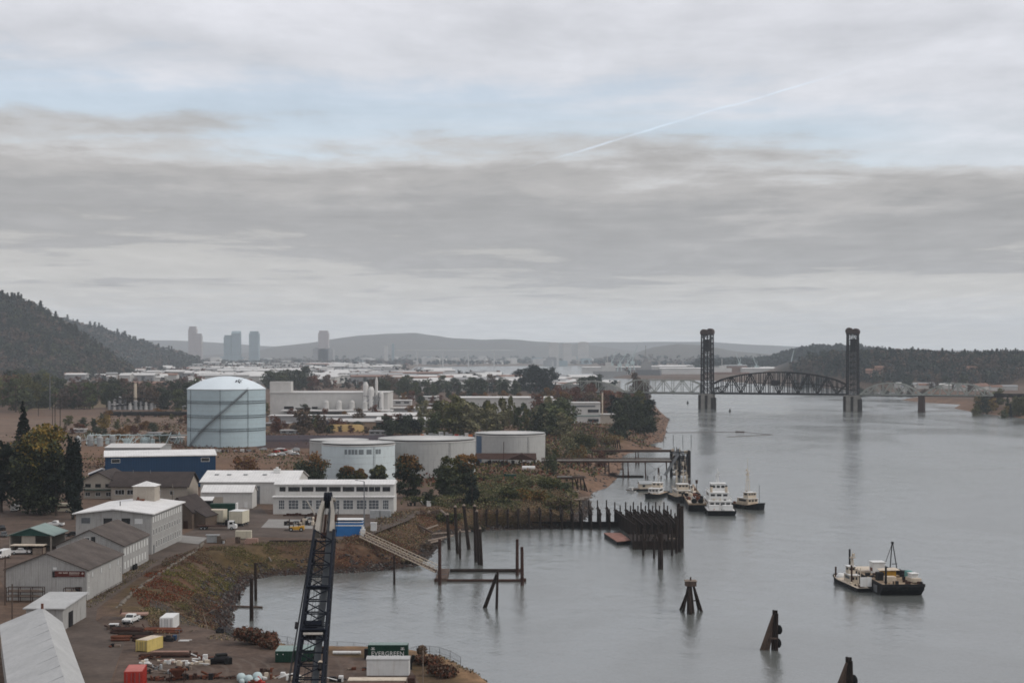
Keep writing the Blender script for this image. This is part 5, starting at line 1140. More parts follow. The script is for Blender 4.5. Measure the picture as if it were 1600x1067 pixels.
# dark tug, bow towards camera, moored to the barge
c0 = P(1061, 786, 0); t_ = thing('tugboat', 'dark-hulled tug with cream deckhouse and twin masts, bow towards the old wharf', 'tug', c0+Vector((1.5, 27, 0)), R(184))
hull(t_, 27, 7.6, 1.8, bow=.3, nose=.3, sheer=1.0); cabin(t_, 0, 13, 1.7, 5.2, 12, 2.6, 'boat_cream', wins=3); cabin(t_, 0, 15.5, 4.4, 4.4, 4.5, 2.4, 'boat_cream', 'wheelhouse', wins=3)
for x in (-1.4, 1.4): mast(t_, x, 10, 6.0, 8.5, 'boat_cream', .35)
clutter(t_, (-2.8, 2.8, 20, 25, 1.8), 16, 6, ['boat_cream', 'black_rubber', 'rust_dark']); b = MB().cbox(0, 0, 0, 2.4, 1.8, 1.9).build('winch', 'dark_steel', t_); b.location = (0, 21, 1.8); rail(t_, 9, 5.8, 4.4, 'boat_cream', y0=7)
c0 = P(1046, 776, 0); t_ = thing('crew_boat', 'white-topped boat lying behind the dark tug', 'boat', c0+Vector((-1.5, 12, 0)), R(160))
hull(t_, 24, 6, 1.4, bow=.35, nose=.2, sheer=.8); cabin(t_, 0, 12, 1.3, 4.4, 8, 2.3, 'white_paint', wins=3); cabin(t_, 0, 9.5, 3.7, 3.6, 4, 2.0, 'boat_cream', 'wheelhouse', wins=2); clutter(t_, (-2, 2, 17, 22, 1.3), 8, 7, ['white_paint', 'rust_dark']); mast(t_, 0, 8, 5.8, 4, 'white_paint', .4)
c0 = at(1072, 668, 0); t_ = thing('workboat', 'small pale workboat squeezed between the dark tug and the loading tower', 'boat', c0, R(176))
hull(t_, 16, 5.4, 1.3, bow=.3, nose=.3, sheer=.8); cabin(t_, 0, 8, 1.2, 4.0, 6, 2.3, 'boat_cream', wins=3); cabin(t_, 0, 9, 3.6, 3.2, 3, 2.0, 'white_paint', 'wheelhouse', wins=2); mast(t_, 0, 6.5, 5.6, 7.5, 'boat_cream', .5); clutter(t_, (-1.8, 1.8, 12, 15, 1.2), 8, 17, ['rust_dark', 'white_paint'])
c0 = P(1006, 767, 0); t_ = thing('houseboat', 'small grey houseboat with peaked roof, leftmost of the moored craft', 'boat', c0+Vector((-4.5, 2, 0)), R(-82))
hull(t_, 10.5, 4.2, .8, bow=.2, nose=.5, sheer=.3); b = MB().yprism([(-1.8, 0), (1.8, 0), (1.8, 2.2), (0, 3.3), (-1.8, 2.2)][::-1], 0, 5.5).build('cabin', 'boat_cream', t_); b.location = (0, 2.6, .8)
MB().yprism([(-2.1, 2.1), (0, 3.35), (0, 3.5), (-2.1, 2.25)], -.3, 5.8).yprism([(0, 3.35), (2.1, 2.1), (2.1, 2.25), (0, 3.5)], -.3, 5.8).build('cabin_roof', 'grey_paint', b); w_ = MB().box(-.02, .05, -.6, .6, 0, .9).build('window', 'glass_dark', b); w_.location = (1.8, 1.8, .9); 
c0 = P(993, 768, 0); t_ = thing('skiff', 'tiny white skiff beside the bow of the houseboat', 'boat', c0, R(60)); hull(t_, 4.2, 1.8, .6, 'white_paint', 'boat_cream', sheer=.3); cabin(t_, 0, 2, .5, 1.2, 1.2, 1.1, wins=1)

# ---- anchored work barge with its tender
c0 = Vector((96.9, 396, 0)); t_ = thing('work_barge', 'anchored tan-decked work barge with derrick, sheds and stores', 'barge', c0, R(3)); L_, W_ = 34, 10.6
MB().xprism([(0, 2.5), (.2, 1.5), (3.2, -.5), (L_-3, -.5), (L_-.2, 1.5), (L_, 2.5)], -W_/2, W_/2).build('hull', 'hull_black', t_); MB().box(-W_/2+.1, W_/2-.1, .15, L_-.15, 2.501, 2.62).build('deck', 'deck_tan', t_)
b = MB(); b.box(-W_/2-.15, W_/2+.15, -.12, .12, 2.2, 2.9); b.box(-W_/2-.14, -W_/2+.1, .12, L_, 2.2, 2.9); b.box(W_/2-.1, W_/2+.14, .12, L_, 2.2, 2.9); b.build('rubbing_strake', 'dark_steel', t_)
for y in (4, 10, 16, 22): MB().box(-W_/2-.25, -W_/2-.151, y, y+3.2, .3, 2.1).build('side_plate', 'steel_grey', t_)
dk = 2.62
def on(name, mb, mats, x, y, z=dk, rz=0): o = mb.build(name, mats, t_); o.location = (x, y, z); o.rotation_euler.z = rz; return o
sh_ = on('store_shed', MB().cbox(0, 0, 0, 3.2, 3.6, 2.9), 'white_paint', -.2, 22.5); MB().cbox(0, 0, 2.901, 3.5, 3.9, .15).build('shed_roof', 'white_paint', sh_); MB().box(-1.62, -1.605, -1.2, 1.0, .6, 1.5).build('panel', 'rust', sh_)
on('deck_cargo', MB().cbox(0, 0, 0, 6.2, 9, .5), 'boat_cream', -1.4, 27.6); 
b = MB()
for x in (-1.2, 1.0): b.rod((x, 0, 0), (-.1+x*.08, 1.2, 8.3), .14, n=6)
b.rod((-1.8, 5, 0), (-.1, 1.2, 8.3), .08, n=5); b.rod((.9, .2, 3), (-.6, .1, 3), .1, n=5); b.cbox(-.1, 1.2, 8.1, .6, .5, .5); on('derrick', b, 'dark_steel', 2.8, 17.5)
b = MB().lathe([(.9, 0), (.9, 1.6), (.5, 1.9)], 12); b.cbox(1.6, .4, 0, 1.8, 2.2, 1.5); b.rod((-1, 0, .6), (1.6, 0, .6), .8, n=12); on('winch', b, 'dark_steel', 3.4, 15.5)
tp = MB().add([(-2.6, -1.6, 0), (2.6, -1.9, .1), (2.4, 1.9, .3), (-2.4, 1.7, .1), (-2.6, -1.6, .08), (2.6, -1.9, .18), (2.4, 1.9, .38), (-2.4, 1.7, .18)], [(0, 3, 2, 1), (4, 5, 6, 7), (0, 1, 5, 4), (1, 2, 6, 5), (2, 3, 7, 6), (3, 0, 4, 7)])
aw = on('awning', tp, 'boat_cream', -.6, 11.4, dk+2.3); MB().cbox(0, .2, -2.3, 3.6, 2.4, 2.1).build('stores', 'machine_yellow', aw)
on('tool_locker', MB().cbox(0, 0, 0, 1.7, 2.2, 2.0), 'dark_steel', -3.2, 9.6); on('panel_stack', MB().cbox(0, 0, 0, 2.6, 2.4, 1.4), 'boat_cream', -1.6, 6.2)
on('water_tank', MB().lathe([(.95, 0), (1.0, 1.0), (.95, 2.3), (.3, 2.45), (0, 2.5)], 18), 'teal_box', 5.0-.9, 9.5)
sk = on('workboat', MB().cbox(0, 0, .3, 2.2, 4.6, .9), 'boat_cream', 4.1, 5.2, dk, R(8)); MB().cbox(0, .3, 1.201, 1.7, 2.2, 1.0).build('cabin', 'white_paint', sk); MB().cbox(0, .2, 2.22, 2.1, 2.8, .12).build('cabin_roof', 'white_paint', sk); MB().cbox(0, -1.0, -.0, 2.0, 1.0, .29).build('cradle', 'rust_dark', sk)
b = MB(); 
for i in range(24): g = rr.uniform; b.cbox(g(-4.6, 4.7), g(1.2, 20), 0, g(.3, 1.3), g(.3, 1.4), g(.2, .9), i % 3)
on('deck_gear', b, ['rust_dark', 'deck_tan', 'dark_steel'], 0, 0)
for x, y, h in ((-4.7, 33, 5), (-3.5, 3.2, 4.3)): on('spud', MB().rod((0, 0, 0), (0, 0, h), .26, n=8), 'dark_steel', x, y)
b = MB()
for x in (-4.2, 4.7): b.rod((x, .8, 0), (x, .8, .8), .18, n=8); b.rod((x-.4, .8, .6), (x+.4, .8, .6), .1, n=6)
on('bollard', b, 'dark_steel', 0, 0)
c0 = Vector((88.6, 402.0, 0)); t_ = thing('tender_tug', 'small black tender with cream cabin and white screen beside the anchored barge', 'tug', c0, R(7))
hull(t_, 22, 3.8, 1.0, deck='boat_cream', bow=.3, nose=.2, sheer=.7); cabin(t_, .2, 10.5, .9, 2.2, 5.4, 2.2, 'boat_cream', wins=2); cabin(t_, .2, 11.2, 3.2, 1.8, 2.4, 1.9, 'boat_cream', 'wheelhouse', wins=2)
MB().box(-.7, 2.2, -.2, .2, .4, 2.7).build('screen', 'white_paint', t_).location = (0, 1.2, .9); mast(t_, .2, 10, 5.2, 4.2, 'boat_cream', .4)
MB().lathe([(1.4, 0), (1.3, .8), (.9, 1.3), (0, 1.5)], 14).build('foredeck_cover', 'white_paint', t_).location = (0, 18, 1.0)
for x, y, h in ((-.9, 7.2, 5), (-1.0, 19.5, 3)): MB().rod((0, 0, 0), (0, 0, h), .24, n=8).build('post', 'rust_dark', t_).location = (x, y, .9)
clutter(t_, (-1.2, 1.2, 2.4, 7, .95), 12, 21, ['boat_cream', 'rust_dark', 'black_rubber'], smax=.9); b = MB().rod((0, 0, 0), (0, 0, 4.4), .12, n=5); b.rod((.7, 0, 0), (.7, 0, 4.4), .12, n=5); b.build('ladder_posts', 'boat_cream', t_).location = (.1, 5.4, 1)
for i, (px, py) in enumerate(((1074.5, 630), (1140.5, 643))): solo(MB().lathe([(1.0, -.5), (1.3, .3), (.8, 1.6), (.35, 3.2), (0, 3.4)], 10), 'channel_buoy', 'dark_steel', ['dark channel buoy left of the lift-bridge pier', 'dark channel buoy below the lift span'][i], 'buoy', P(px, py, 0))
# ================================================================ lift bridge
BA = Vector((210.5, 1724, 0)); BB = Vector((355, 1667, 0)); bd = (BB-BA); SPAN = bd.length; ba = math.atan2(bd.y, bd.x)
LB = thing('lift_bridge', 'dark steel railway lift bridge with two tall towers across the river', 'bridge', BA, ba)
def pier(x, w_, d_, top, mt='pier_stone'):
    b = MB(); b.prism([(-w_/2, -d_/2), (w_/2, -d_/2), (w_/2, d_/2), (-w_/2, d_/2)], -4, top-1.2, top=[(-w_/2+.6, -d_/2+.6), (w_/2-.6, -d_/2+.6), (w_/2-.6, d_/2-.6), (-w_/2+.6, d_/2-.6)]); b.box(-w_/2+.2, w_/2-.2, -d_/2+.2, d_/2-.2, top-1.19, top)
    b.box(-w_/2-.7, -w_/2+2.0, -d_/2-.5, d_/2, -3, top*.93, 1); b.box(w_/2-2.2, w_/2+.6, -d_/2-.6, d_/2, -3, top*.75, 1); b.box(-1.2, 1.6, -d_/2-.3, -d_/2+1, -3, top*.9, 1)
    o = b.build('pier', [mt, 'pile_wood'], LB); o.location = (x, 0, 0); return o
pier(0, 15.5, 12, 16.5); pier(SPAN, 16.5, 12, 16.5)
def tower(x, s_):
    b = MB(); w0, dd_ = 5.6, 4.6; H0, H1 = 16.5, 80.0
    for sx in (-1, 1):
        for y in (-dd_, dd_):
            b.rod((sx*w0, y, H0), (sx*(w0-.4), y, H1), 1.05, .9, 4)
            b.rod((sx*w0*.28, y, H0), (sx*w0*.28, y, H1), .5, .45, 4)
    n = 11
    for i in range(n+1):
        z = H0+(H1-H0)*i/n
        for y in (-dd_, dd_): b.rod((-w0, y, z), (w0, y, z), .42, n=4)
        for sx in (-1, 1): b.rod((sx*w0, -dd_, z), (sx*w0, dd_, z), .4, n=4)
        if i < n:
            z2 = H0+(H1-H0)*(i+1)/n
            for y in (-dd_, dd_): b.rod((-w0, y, z), (-w0*.28, y, z2), .3, n=4); b.rod((w0*.28, y, z2), (w0, y, z), .3, n=4); b.rod((-w0*.28, y, z2), (w0*.28, y, z), .3, n=4)
            for sx in (-1, 1): b.rod((sx*w0, -dd_, z), (sx*w0, dd_, z2), .3, n=4)
    o = b.build('tower', 'bridge_steel', LB); o.location = (x, 0, 0)
    c = MB().box(-2.6, 3.0, -3.8, 3.8, 0, 13).build('counterweight', 'bridge_steel', o); c.location = (-s_*.6, 0, 62)
    for sx in (-3.4, 3.4): 
        q_ = MB(); q_.rod((sx, -4.4, 0), (sx, 4.4, 0), 3.7, n=18); p_ = q_.build('sheave_housing', 'rust_dark', o); p_.location = (0, 0, 82.2+(.8 if sx*s_ > 0 else 0))
    MB().box(-6.2, 6.2, -5.0, 5.0, 79.6, 80.6).build('sheave_deck', 'bridge_steel', o)
    return o
tower(0, 1); tower(SPAN, -1)
def truss(parent, x0, L_, n, hfun, z0, mt, r=.5, half=4.2, deck='bridge_steel', mid=False):
    b = MB(); X = [x0+L_*i/n for i in range(n+1)]
    for y in (-half, half):
        for i in range(n):
            b.rod((X[i], y, z0), (X[i+1], y, z0), r*1.1, n=4)
            za, zb = z0+hfun(i/n), z0+hfun((i+1)/n); b.rod((X[i], y, za), (X[i+1], y, zb), r*1.15, n=4)
            xm = (X[i]+X[i+1])/2; zm = (za+zb)/2
            if i % 2 == 0: b.rod((X[i], y, za if i else z0), (xm, y, (z0+zm)/2), r*.8, n=4); b.rod((xm, y, (z0+zm)/2), (X[i+1], y, z0), r*.8, n=4)
            else: b.rod((X[i], y, z0), (xm, y, (z0+zm)/2), r*.8, n=4); b.rod((xm, y, (z0+zm)/2), (X[i+1], y, zb), r*.8, n=4)
            b.rod((X[i], y, z0), (X[i], y, za), r*.7, n=4)
            if mid: b.rod((xm, y, z0), (xm, y, zm), r*.5, n=4); b.rod((X[i], y, (z0+za)/2), (X[i+1], y, (z0+zb)/2), r*.5, n=4)
        b.rod((X[n], y, z0), (X[n], y, z0+hfun(1)), r*.7, n=4)
    for i in range(n+1): b.rod((X[i], -half, z0+hfun(i/n)), (X[i], half, z0+hfun(i/n)), r*.6, n=4)
    o = b.build('truss', mt, parent)
    MB().box(x0, x0+L_, -half, half, z0-1.4, z0+.7).build('deck', deck, parent); return o
truss(LB, 6, SPAN-12, 14, lambda k: 9.5+13.0*max(0, 1-(2*k-1)**2)**.75, 17.5, 'bridge_steel', .85, mid=True)
o = MB().box(-3.5, 3.5, -4.3, 4.3, 0, 5.5); o = o.build('machinery_house', 'bridge_steel', LB); o.location = (SPAN/2-4, 0, 26)
def span(label, t0, L_, hf, mt, n, end_pier=None, r=.62):
    p = BA+bd.normalized()*t0; t_ = thing('truss_span', label, 'bridge', p, ba); truss(t_, 0, L_, n, hf, 17.3, mt, r)
    if end_pier is not None: b = MB().prism([(-3.2, -6), (3.2, -6), (3.2, 6), (-3.2, 6)], -4, 16.3, top=[(-2.7, -5.5), (2.7, -5.5), (2.7, 5.5), (-2.7, 5.5)]).build('pier', 'rust_dark' if mt else 'pier_stone', t_); b.location = (end_pier, 0, 0)
hump = lambda H: (lambda k: H*max(0.02, (1-(2*abs(k-.5))**2.6)))
span('pale green truss span joining the left lift tower', -91, 84, lambda k: 13.5 if .08 < k < .92 else 9, 'truss_green', 8, 0)
span('farthest left pale truss span partly behind trees', -178, 85, hump(12), 'truss_green', 8, 0)
span('pale curved truss span right of the right lift tower', SPAN+8, 62, hump(12), 'truss_green', 8, 62)
span('last pale curved truss span reaching the right bank', SPAN+71, 70, hump(12), 'truss_green', 8, 70)
span('low plate-girder approach on the right bank', SPAN+142, 80, lambda k: 1.6, 'bridge_steel', 8, 80)

# ================================================================ middle distance works
def simple(name, label, cat, px, py, wpx, hpx, dep, wall, roof, z0=6, group=None, flat=True, wins=0, rz=0, ridge=1.5, over=.5):
    c0 = P(px, py, z0); s_ = c0.y/F; w_, h_ = wpx*s_, hpx*s_; t_ = thing(name, label, cat, c0, rz, group)
    if flat: MB().box(-w_/2, w_/2, 0, dep, -1, h_).build('wall', wall, t_); MB().box(-w_/2-over, w_/2+over, -over, dep+over, h_+.01, h_+.5).build('roof', roof, t_)
    else:
        MB().xprism([(0, -1), (dep, -1), (dep, h_), (dep/2, h_+ridge), (0, h_)], -w_/2, w_/2).build('wall', wall, t_)
        MB().xprism([(-1, h_), (dep/2, h_+ridge+.05), (dep/2, h_+ridge+.5), (-1, h_+.4)], -w_/2-.6, w_/2+.6).xprism([(dep/2, h_+ridge+.05), (dep+1, h_), (dep+1, h_+.4), (dep/2, h_+ridge+.5)], -w_/2-.6, w_/2+.6).build('roof', roof, t_)
    for i in range(wins):
        ww = w_/wins*.6; o = MB().box(-ww/2, ww/2, -.15, .1, 0, h_*.3).build('window', 'glass_dark', t_); o.location = (w_*((i+.5)/wins-.5), 0, h_*.5)
    return t_, w_, h_
t_, w_, h_ = simple('grey_plant', 'long grey windowless plant right behind the domed tank', 'building', 514, 652, 184, 38, 60, 'far_pale', 'far_pale', wins=0)
for k, wx in ((-.42, 9),): MB().cbox(0, 0, 0, wx*2, 14, 9).build('rooftop_block', 'far_pale', t_).location = (w_*k, 12, h_+.5)
for k in range(4): MB().lathe([(2.4, 0), (2.4, 6.5), (1.5, 8), (0, 8.5)], 14).build('silo', 'far_pale', t_).location = (w_*(-.02+k*.11), -3.2, h_*.30)
for k, a, h in ((-.34, 5, 3.4), (-.22, 8, 2.5), (-.12, 3, 3.2)): MB().box(-a/2*1.6, a/2*1.6, -.2, .2, 0, h*1.4).build('door', 'dark_steel', t_).location = (w_*k, -.05, h_*.22)
MB().box(-w_*.38, w_*.55, -22, -.4, h_*.28, h_*.33).build('canopy_roof', 'far_roof', t_)
simple('low_annex', 'low pale annex stretching in front of the long grey plant', 'building', 535, 661, 230, 11, 18, 'far_grey', 'far_roof')
t_, w_, h_ = simple('process_plant', 'cluster of pale columns and ducts at the end of the grey plant', 'plant', 583, 652, 30, 22, 16, 'far_pale', 'far_grey')
for x, r_0, h in ((-6, 2.2, 30), (-1.5, 2.8, 26), (3, 1.2, 34), (7, 2, 22)): MB().lathe([(r_0, 0), (r_0, h*.9), (r_0*.5, h)], 12).build('column', 'far_roof', t_).location = (x, -2, 0)
b = MB()
for i in range(10): b.rod((rr.uniform(-9, 9), -4, rr.uniform(6, 18)), (rr.uniform(-9, 9), -4, rr.uniform(6, 22)), .5, n=5)
b.build('ducts', 'far_grey', t_)
for a in [('pale_shed', 'pale sheet-roofed shed with dark eaves left of the slender trees', 'shed', 640, 668, 105, 11, 35, 'far_pale', 'far_roof', False),
          ('pale_shed', 'tan-walled low shed behind the ochre heap', 'shed', 560, 668, 90, 9, 26, 'deck_tan', 'far_pale', False),
          ('pale_shed', 'long grey-white shed crossing behind the low tan shed', 'shed', 610, 659, 150, 10, 30, 'far_grey', 'far_roof', False),
          ('white_block', 'long white factory block behind the slender tree rows', 'factory', 785, 648, 158, 26, 45, 'far_pale', 'far_roof', True),
          ('white_block', 'pale factory block between the dark trees and the brown point', 'factory', 862, 640, 60, 14, 30, 'far_pale', 'far_roof', True),
          ('pale_shed', 'white flat shed just right of the tall process columns', 'shed', 640, 650, 70, 12, 24, 'far_grey', 'far_roof', True)]:
    simple(*a[:10], flat=a[10])
t_, w_, h_ = simple('riverside_works', 'small white two-tier works with a green stripe by the riverside trees', 'building', 910, 662, 56, 32, 24, 'white_wall', 'far_pale')
MB().box(-w_/2-.1, w_/2+.1, -.3, -.01, h_*.36, h_*.42).build('green_stripe', 'green_roof', t_)
for zz in (.10, .56): MB().box(-2.6*2, 2.6*1.2, -.25, -.01, 0, h_*.14).build('window', 'glass_dark', t_).location = (w_*.34, 0, h_*zz)
MB().box(-w_*.36, w_*.36, -.2, -.01, 0, h_*.07).build('window', 'glass_pane', t_).location = (0, 0, h_*.82)
MB().rod((0, 0, 0), (0, 0, h_*1.5), .6, n=7).build('chimney', 'boat_cream', t_).location = (w_*.56, 2, 0)
simple('low_annex', 'pale low wing right of the green-striped riverside works', 'building', 953, 662, 30, 14, 18, 'cream_wall', 'far_pale')
for i, (px, py, wp, hp_, dp, wl, rf0) in enumerate([(455, 678, 34, 5, 10, 'far_grey', 'far_pale'), (432, 668, 40, 6, 14, 'deck_tan', 'far_grey'), (505, 662, 44, 7, 14, 'far_pale', 'far_roof'), (590, 680, 26, 6, 9, 'far_grey', 'far_grey'), (648, 690, 16, 7, 8, 'far_pale', 'far_roof'), (668, 690, 14, 8, 7, 'far_grey', 'far_pale'), (690, 640, 40, 8, 20, 'far_brown', 'far_grey'), (735, 634, 46, 7, 20, 'far_pale', 'far_roof'), (622, 634, 40, 8, 22, 'far_pale', 'far_roof'), (560, 626, 50, 7, 25, 'far_grey', 'far_pale'), (655, 626, 60, 6, 25, 'far_pale', 'far_roof'), (300, 640, 30, 5, 14, 'far_grey', 'far_pale'), (120, 676, 22, 5, 8, 'far_grey', 'far_pale'), (240, 682, 20, 5, 8, 'far_pale', 'far_grey'), (275, 690, 18, 6, 7, 'far_grey', 'far_roof')]):
    simple('works_building', 'small low works building scattered among the yards around the domed tank', 'building', px, py, wp, hp_, dp, wl, rf0, group='small works buildings', wins=3)
rw = random.Random(8)
for i in range(26):
    px, py = rw.choice([(rw.uniform(408, 470), rw.uniform(703, 712)), (rw.uniform(425, 460), rw.uniform(705, 715)), (rw.uniform(640, 740), rw.uniform(688, 696))]); m_ = rw.choice(['white_paint', 'white_paint', 'grey_paint', 'red_paint'])
    b = MB().xprism([(-2.2, .4), (2.2, .4), (2.2, .9), (1.2, 1.0), (.6, 1.5), (-1.4, 1.5), (-2.1, 1.0)], -.9, .9)
    for x in (-.85, .85):
        for y in (-1.4, 1.4): b.rod((x-.1, y, .35), (x+.1, y, .35), .34, n=8, mi=1)
    solo(b, 'parked_car', [m_, 'black_rubber'], 'small car parked on the ground behind the storage tanks', 'car', P(px, py, 6.03), rw.uniform(1.2, 1.9), 'cars parked behind the tanks')
heap_mats = ['far_pale', 'red_paint', 'far_grey', 'orange_paint']
b = MB()
for i in range(40): b.cbox(rw.uniform(-18, 18), rw.uniform(-3, 3), 0, rw.uniform(.8, 3), 2, rw.uniform(1.5, 6), rw.randrange(4))
solo(b, 'plant_equipment', heap_mats, 'busy row of pale and red equipment behind the widest grey tank', 'equipment', P(690, 690, 6))
b = MB()
for i in range(34): b.cbox(rw.uniform(-30, 30), rw.uniform(-4, 4), 0, rw.uniform(.6, 2.4), 1.5, rw.uniform(.4, 1.8), rw.choice([0, 1, 1, 2]))
solo(b, 'plant_equipment', ['far_pale', 'rust_dark', 'far_grey'], 'low clutter of boxes and drums along the foot of the domed tank', 'equipment', P(365, 706, 6))
# heaps, train, canopy
solo(MB().prism([(-30, 0), (30, 0), (22, 14), (-22, 14)], -.5, 4.5, top=[(-17, 3), (19, 3), (15, 9), (-14, 9)]), 'ochre_heap', 'ochre_heap', 'yellow ochre heap on the yard behind the storage tanks', 'heap', P(538, 674, 6)).scale = (.62, 1, 1)
solo(MB().prism([(-100, -20), (100, -20), (90, 50), (-90, 50)], -.5, 1.2, top=[(-92, -14), (92, -14), (80, 40), (-80, 40)]), 'coal_heap', 'coal', 'long low dark stockpile right of the domed tank', 'heap', P(560, 692, 6)+Vector((0, 30, 0)))
solo(MB().prism([(-22, 0), (22, 0), (22, 6), (-22, 6)], -.5, 3.2), 'coal_heap', 'coal', 'short black heap behind the ochre heap', 'heap', P(540, 664, 6))
TW = None
for i, px in enumerate((176, 205, 233, 259, 282)):
    p = P(px, 651, 6)
    if TW is None:
        TW = thing('tank_wagon', 'black rail tank wagon in the train across the dry field', 'wagon', p, R(-2), 'tank wagons in the train')
        b = MB(); b.rod((-7.5, 0, 2.9), (7.5, 0, 2.9), 1.6, n=14); b.lathe([(.6, 4.4), (.6, 5.0), (0, 5.1)], 10); b.build('tank_body', 'dark_steel', TW); b = MB(); b.box(-8.2, 8.2, -1.3, 1.3, 1.0, 1.3)
        b.build('underframe', 'rust_dark', TW)
        for x in (-6, -4.6, 4.6, 6): MB().rod((x, -1.0, .5), (x, 1.0, .5), .5, n=12).build('wheel_pair', 'dark_steel', TW)
    else: dup(TW, p, R(-2))
c0 = P(812, 728, 6); t_ = thing('tin_canopy', 'rust-roofed open canopy beneath the stained grey tank', 'shelter', c0); b = MB(); b.add([(-24, 0, 3.4), (8, -3, 3.0), (8, 8, 5.5), (-24, 8, 5.5), (-24, 0, 3.6), (8, -3, 3.2), (8, 8, 5.7), (-24, 8, 5.7)], [(0, 3, 2, 1), (4, 5, 6, 7), (0, 1, 5, 4), (1, 2, 6, 5), (2, 3, 7, 6), (3, 0, 4, 7)])
b.add([(-6, -3.2, 3.4), (7, -3.2, 3.4), (1, -3.2, 6.2), (-6, 5, 3.4), (7, 5, 3.4), (1, 5, 6.2)], [(0, 1, 2), (5, 4, 3), (0, 2, 5, 3), (2, 1, 4, 5)]); b.build('roof', 'rust_dark', t_)
for x in (-22, -14, -6, 0, 7): MB().rod((x, -1.2, -.5), (x, -1.2, 3.2), .22, n=6).build('post', 'dark_steel', t_)
b = MB()
for i in range(10): b.cbox(-20+i*2.8, 2, 0, 1.6, 1.6, rr.uniform(1, 2.6))
b.build('stored_drums', 'dark_steel', t_)
solo(MB().cbox(0, 0, 0, 5.4, 2.4, 2.2).cbox(-2.2, 0, 2.2, .8, 2, .4), 'skip', 'green_paint', 'green steel skip on the bare ground below the canopy', 'skip', P(797, 749, 6))
b = MB(); b.rod((-3, 0, 1.2), (3, 0, 1.2), 1.0, n=12); b.cbox(-2, 0, 0, .3, 1.4, 1.2); b.cbox(2, 0, 0, .3, 1.4, 1.2); solo(b, 'fuel_tank', 'white_paint', 'white horizontal tank beside the pier road foot', 'tank', P(826, 735, 6))
# lattice masts beside the widest tank; poles on the left
def mastpole(label, px, py, ty, r, m, name='lattice_mast', z=6):
    a, e = pp(px, py, px, ty, z); h = e.z-a.z; b = MB()
    for sx in (-1, 1):
        for sy in (-1, 1): b.rod((sx*r, sy*r, -.5), (sx*r*.5, sy*r*.5, h), .09, n=4)
    for k in range(int(h/1.4)): q = r*(1-.5*k*1.4/h); b.rod((-q, -q, k*1.4), (q, -q, k*1.4+1.4), .06, n=4); b.rod((q, -q, k*1.4), (q, q, k*1.4+1.4), .06, n=4)
    solo(b, name, m, label, 'mast', a)
mastpole('left one of two rusty lattice masts before the widest tank', 709, 740, 692, .7, 'rust_dark'); mastpole('right one of two rusty lattice masts before the widest tank', 715, 740, 691, .7, 'rust_dark')
def pole(label, px, py, ty, m='old_wood', r=.2, arms=0, name='utility_pole', z=6, group=None, lamp=False):
    a, e = pp(px, py, px, ty, z); h = e.z-a.z; t_ = thing(name, label, 'pole', a, 0, group); MB().rod((0, 0, -.6), (0, 0, h), r, r*.75, 8).build('post', m, t_)
    for k in range(arms): MB().box(-1.3, 1.3, -.1, .1, h-.6-k*1.1, h-.45-k*1.1).build('cross_arm', m, t_)
    if lamp: MB().rod((0, 0, h), (-2.2, 0, h+.4), .08, n=5).cbox(-2.3, 0, h+.25, .8, .35, .2).build('lamp_arm', 'steel_grey', t_)
    return t_
pole('tall pale mast in the dry field left of the fields plant', 78, 640, 585, 'steel_grey', .55); pole('tall dark post right of the pale field mast', 86, 662, 612, 'pile_wood', .3, 2); pole('dark post farther right in the field line', 94, 670, 622, 'pile_wood', .3, 1); pole('short dark post left of the field mast', 60, 650, 630, 'pile_wood', .3, 1); pole('dark post between the mast and the tall dark post', 82, 668, 628, 'pile_wood', .25, 1)
pole('tall thin grey pole before the ribbon-window office', 569, 836, 752, 'steel_grey', .22, lamp=True); pole('grey pole behind the tan brick workshop', 269.5, 783, 756, 'kerb_stone', .2, z=6); pole('rusty thin pole rising before the pale sheet roof', 42, 1072, 1028, 'rust', .16, 1)
pole('thin wooden pole left of the small monopitch shed', 19, 985, 912, 'old_wood', .16); pole('second thin pole at the left edge by the racks', 8, 945, 868, 'old_wood', .18, 1); pole('thin rusty pole before the stained grey tank', 787, 731, 690, 'rust_dark', .2)
# plant in the dry field
t_, w_, h_ = simple('process_plant', 'far plant of small silos and pipes standing in the dry field', 'plant', 207, 640, 70, 8, 14, 'far_grey', 'far_pale')
for i in range(9): r_0 = rr.uniform(1.2, 2.8); hs_ = rr.uniform(5, 12); MB().lathe([(r_0, 0), (r_0, hs_), (0, hs_+1.2)], 12).build('silo', ['far_grey', 'far_pale', 'far_grey'][i % 3], t_).location = (-w_/2+w_*i/8.5, -2.5, 0)
MB().rod((0, 0, 0), (0, 0, 25), 1.7, 1.3, 12).build('stack', 'boat_cream', t_).location = (2, 3, 0)
b = MB()
for i in range(34): b.rod((rr.uniform(-w_/2, w_*.8), -4, rr.uniform(3, 12)), (rr.uniform(-w_/2, w_*.8), -4, rr.uniform(2, 14)), .3, n=4)
b.build('pipework', 'dark_steel', t_)
b = MB()
for i in range(46): x = rr.uniform(-24, 36); b.rod((x, rr.uniform(-8, 8), 0), (x+rr.uniform(-2, 2), rr.uniform(-8, 8), rr.uniform(3, 7)), .18, n=4); 
for i in range(10): x = -22+i*6; b.rod((x, 0, 5), (x+6, 1, 5.4), .35, n=5)
for i in range(6): b.cbox(rr.uniform(-24, 34), rr.uniform(-5, 5), 0, rr.uniform(2, 5), 3, rr.uniform(2, 4))
solo(b, 'pipe_rack', 'crane_pale', 'pale tangle of pipe racks behind the blue warehouse', 'pipe rack', P(195, 694, 6)+Vector((0, 5, 0)))
b = MB()
for i in range(4): b.lathe([(1.8, 0), (1.8, 5+(i % 2)), (0, 6.3)], 14, (i*6.4, (i % 2)*3, 0)); b.rod((i*6.4, 0, 3), (i*6.4+6, 1, 4), .3, n=5)
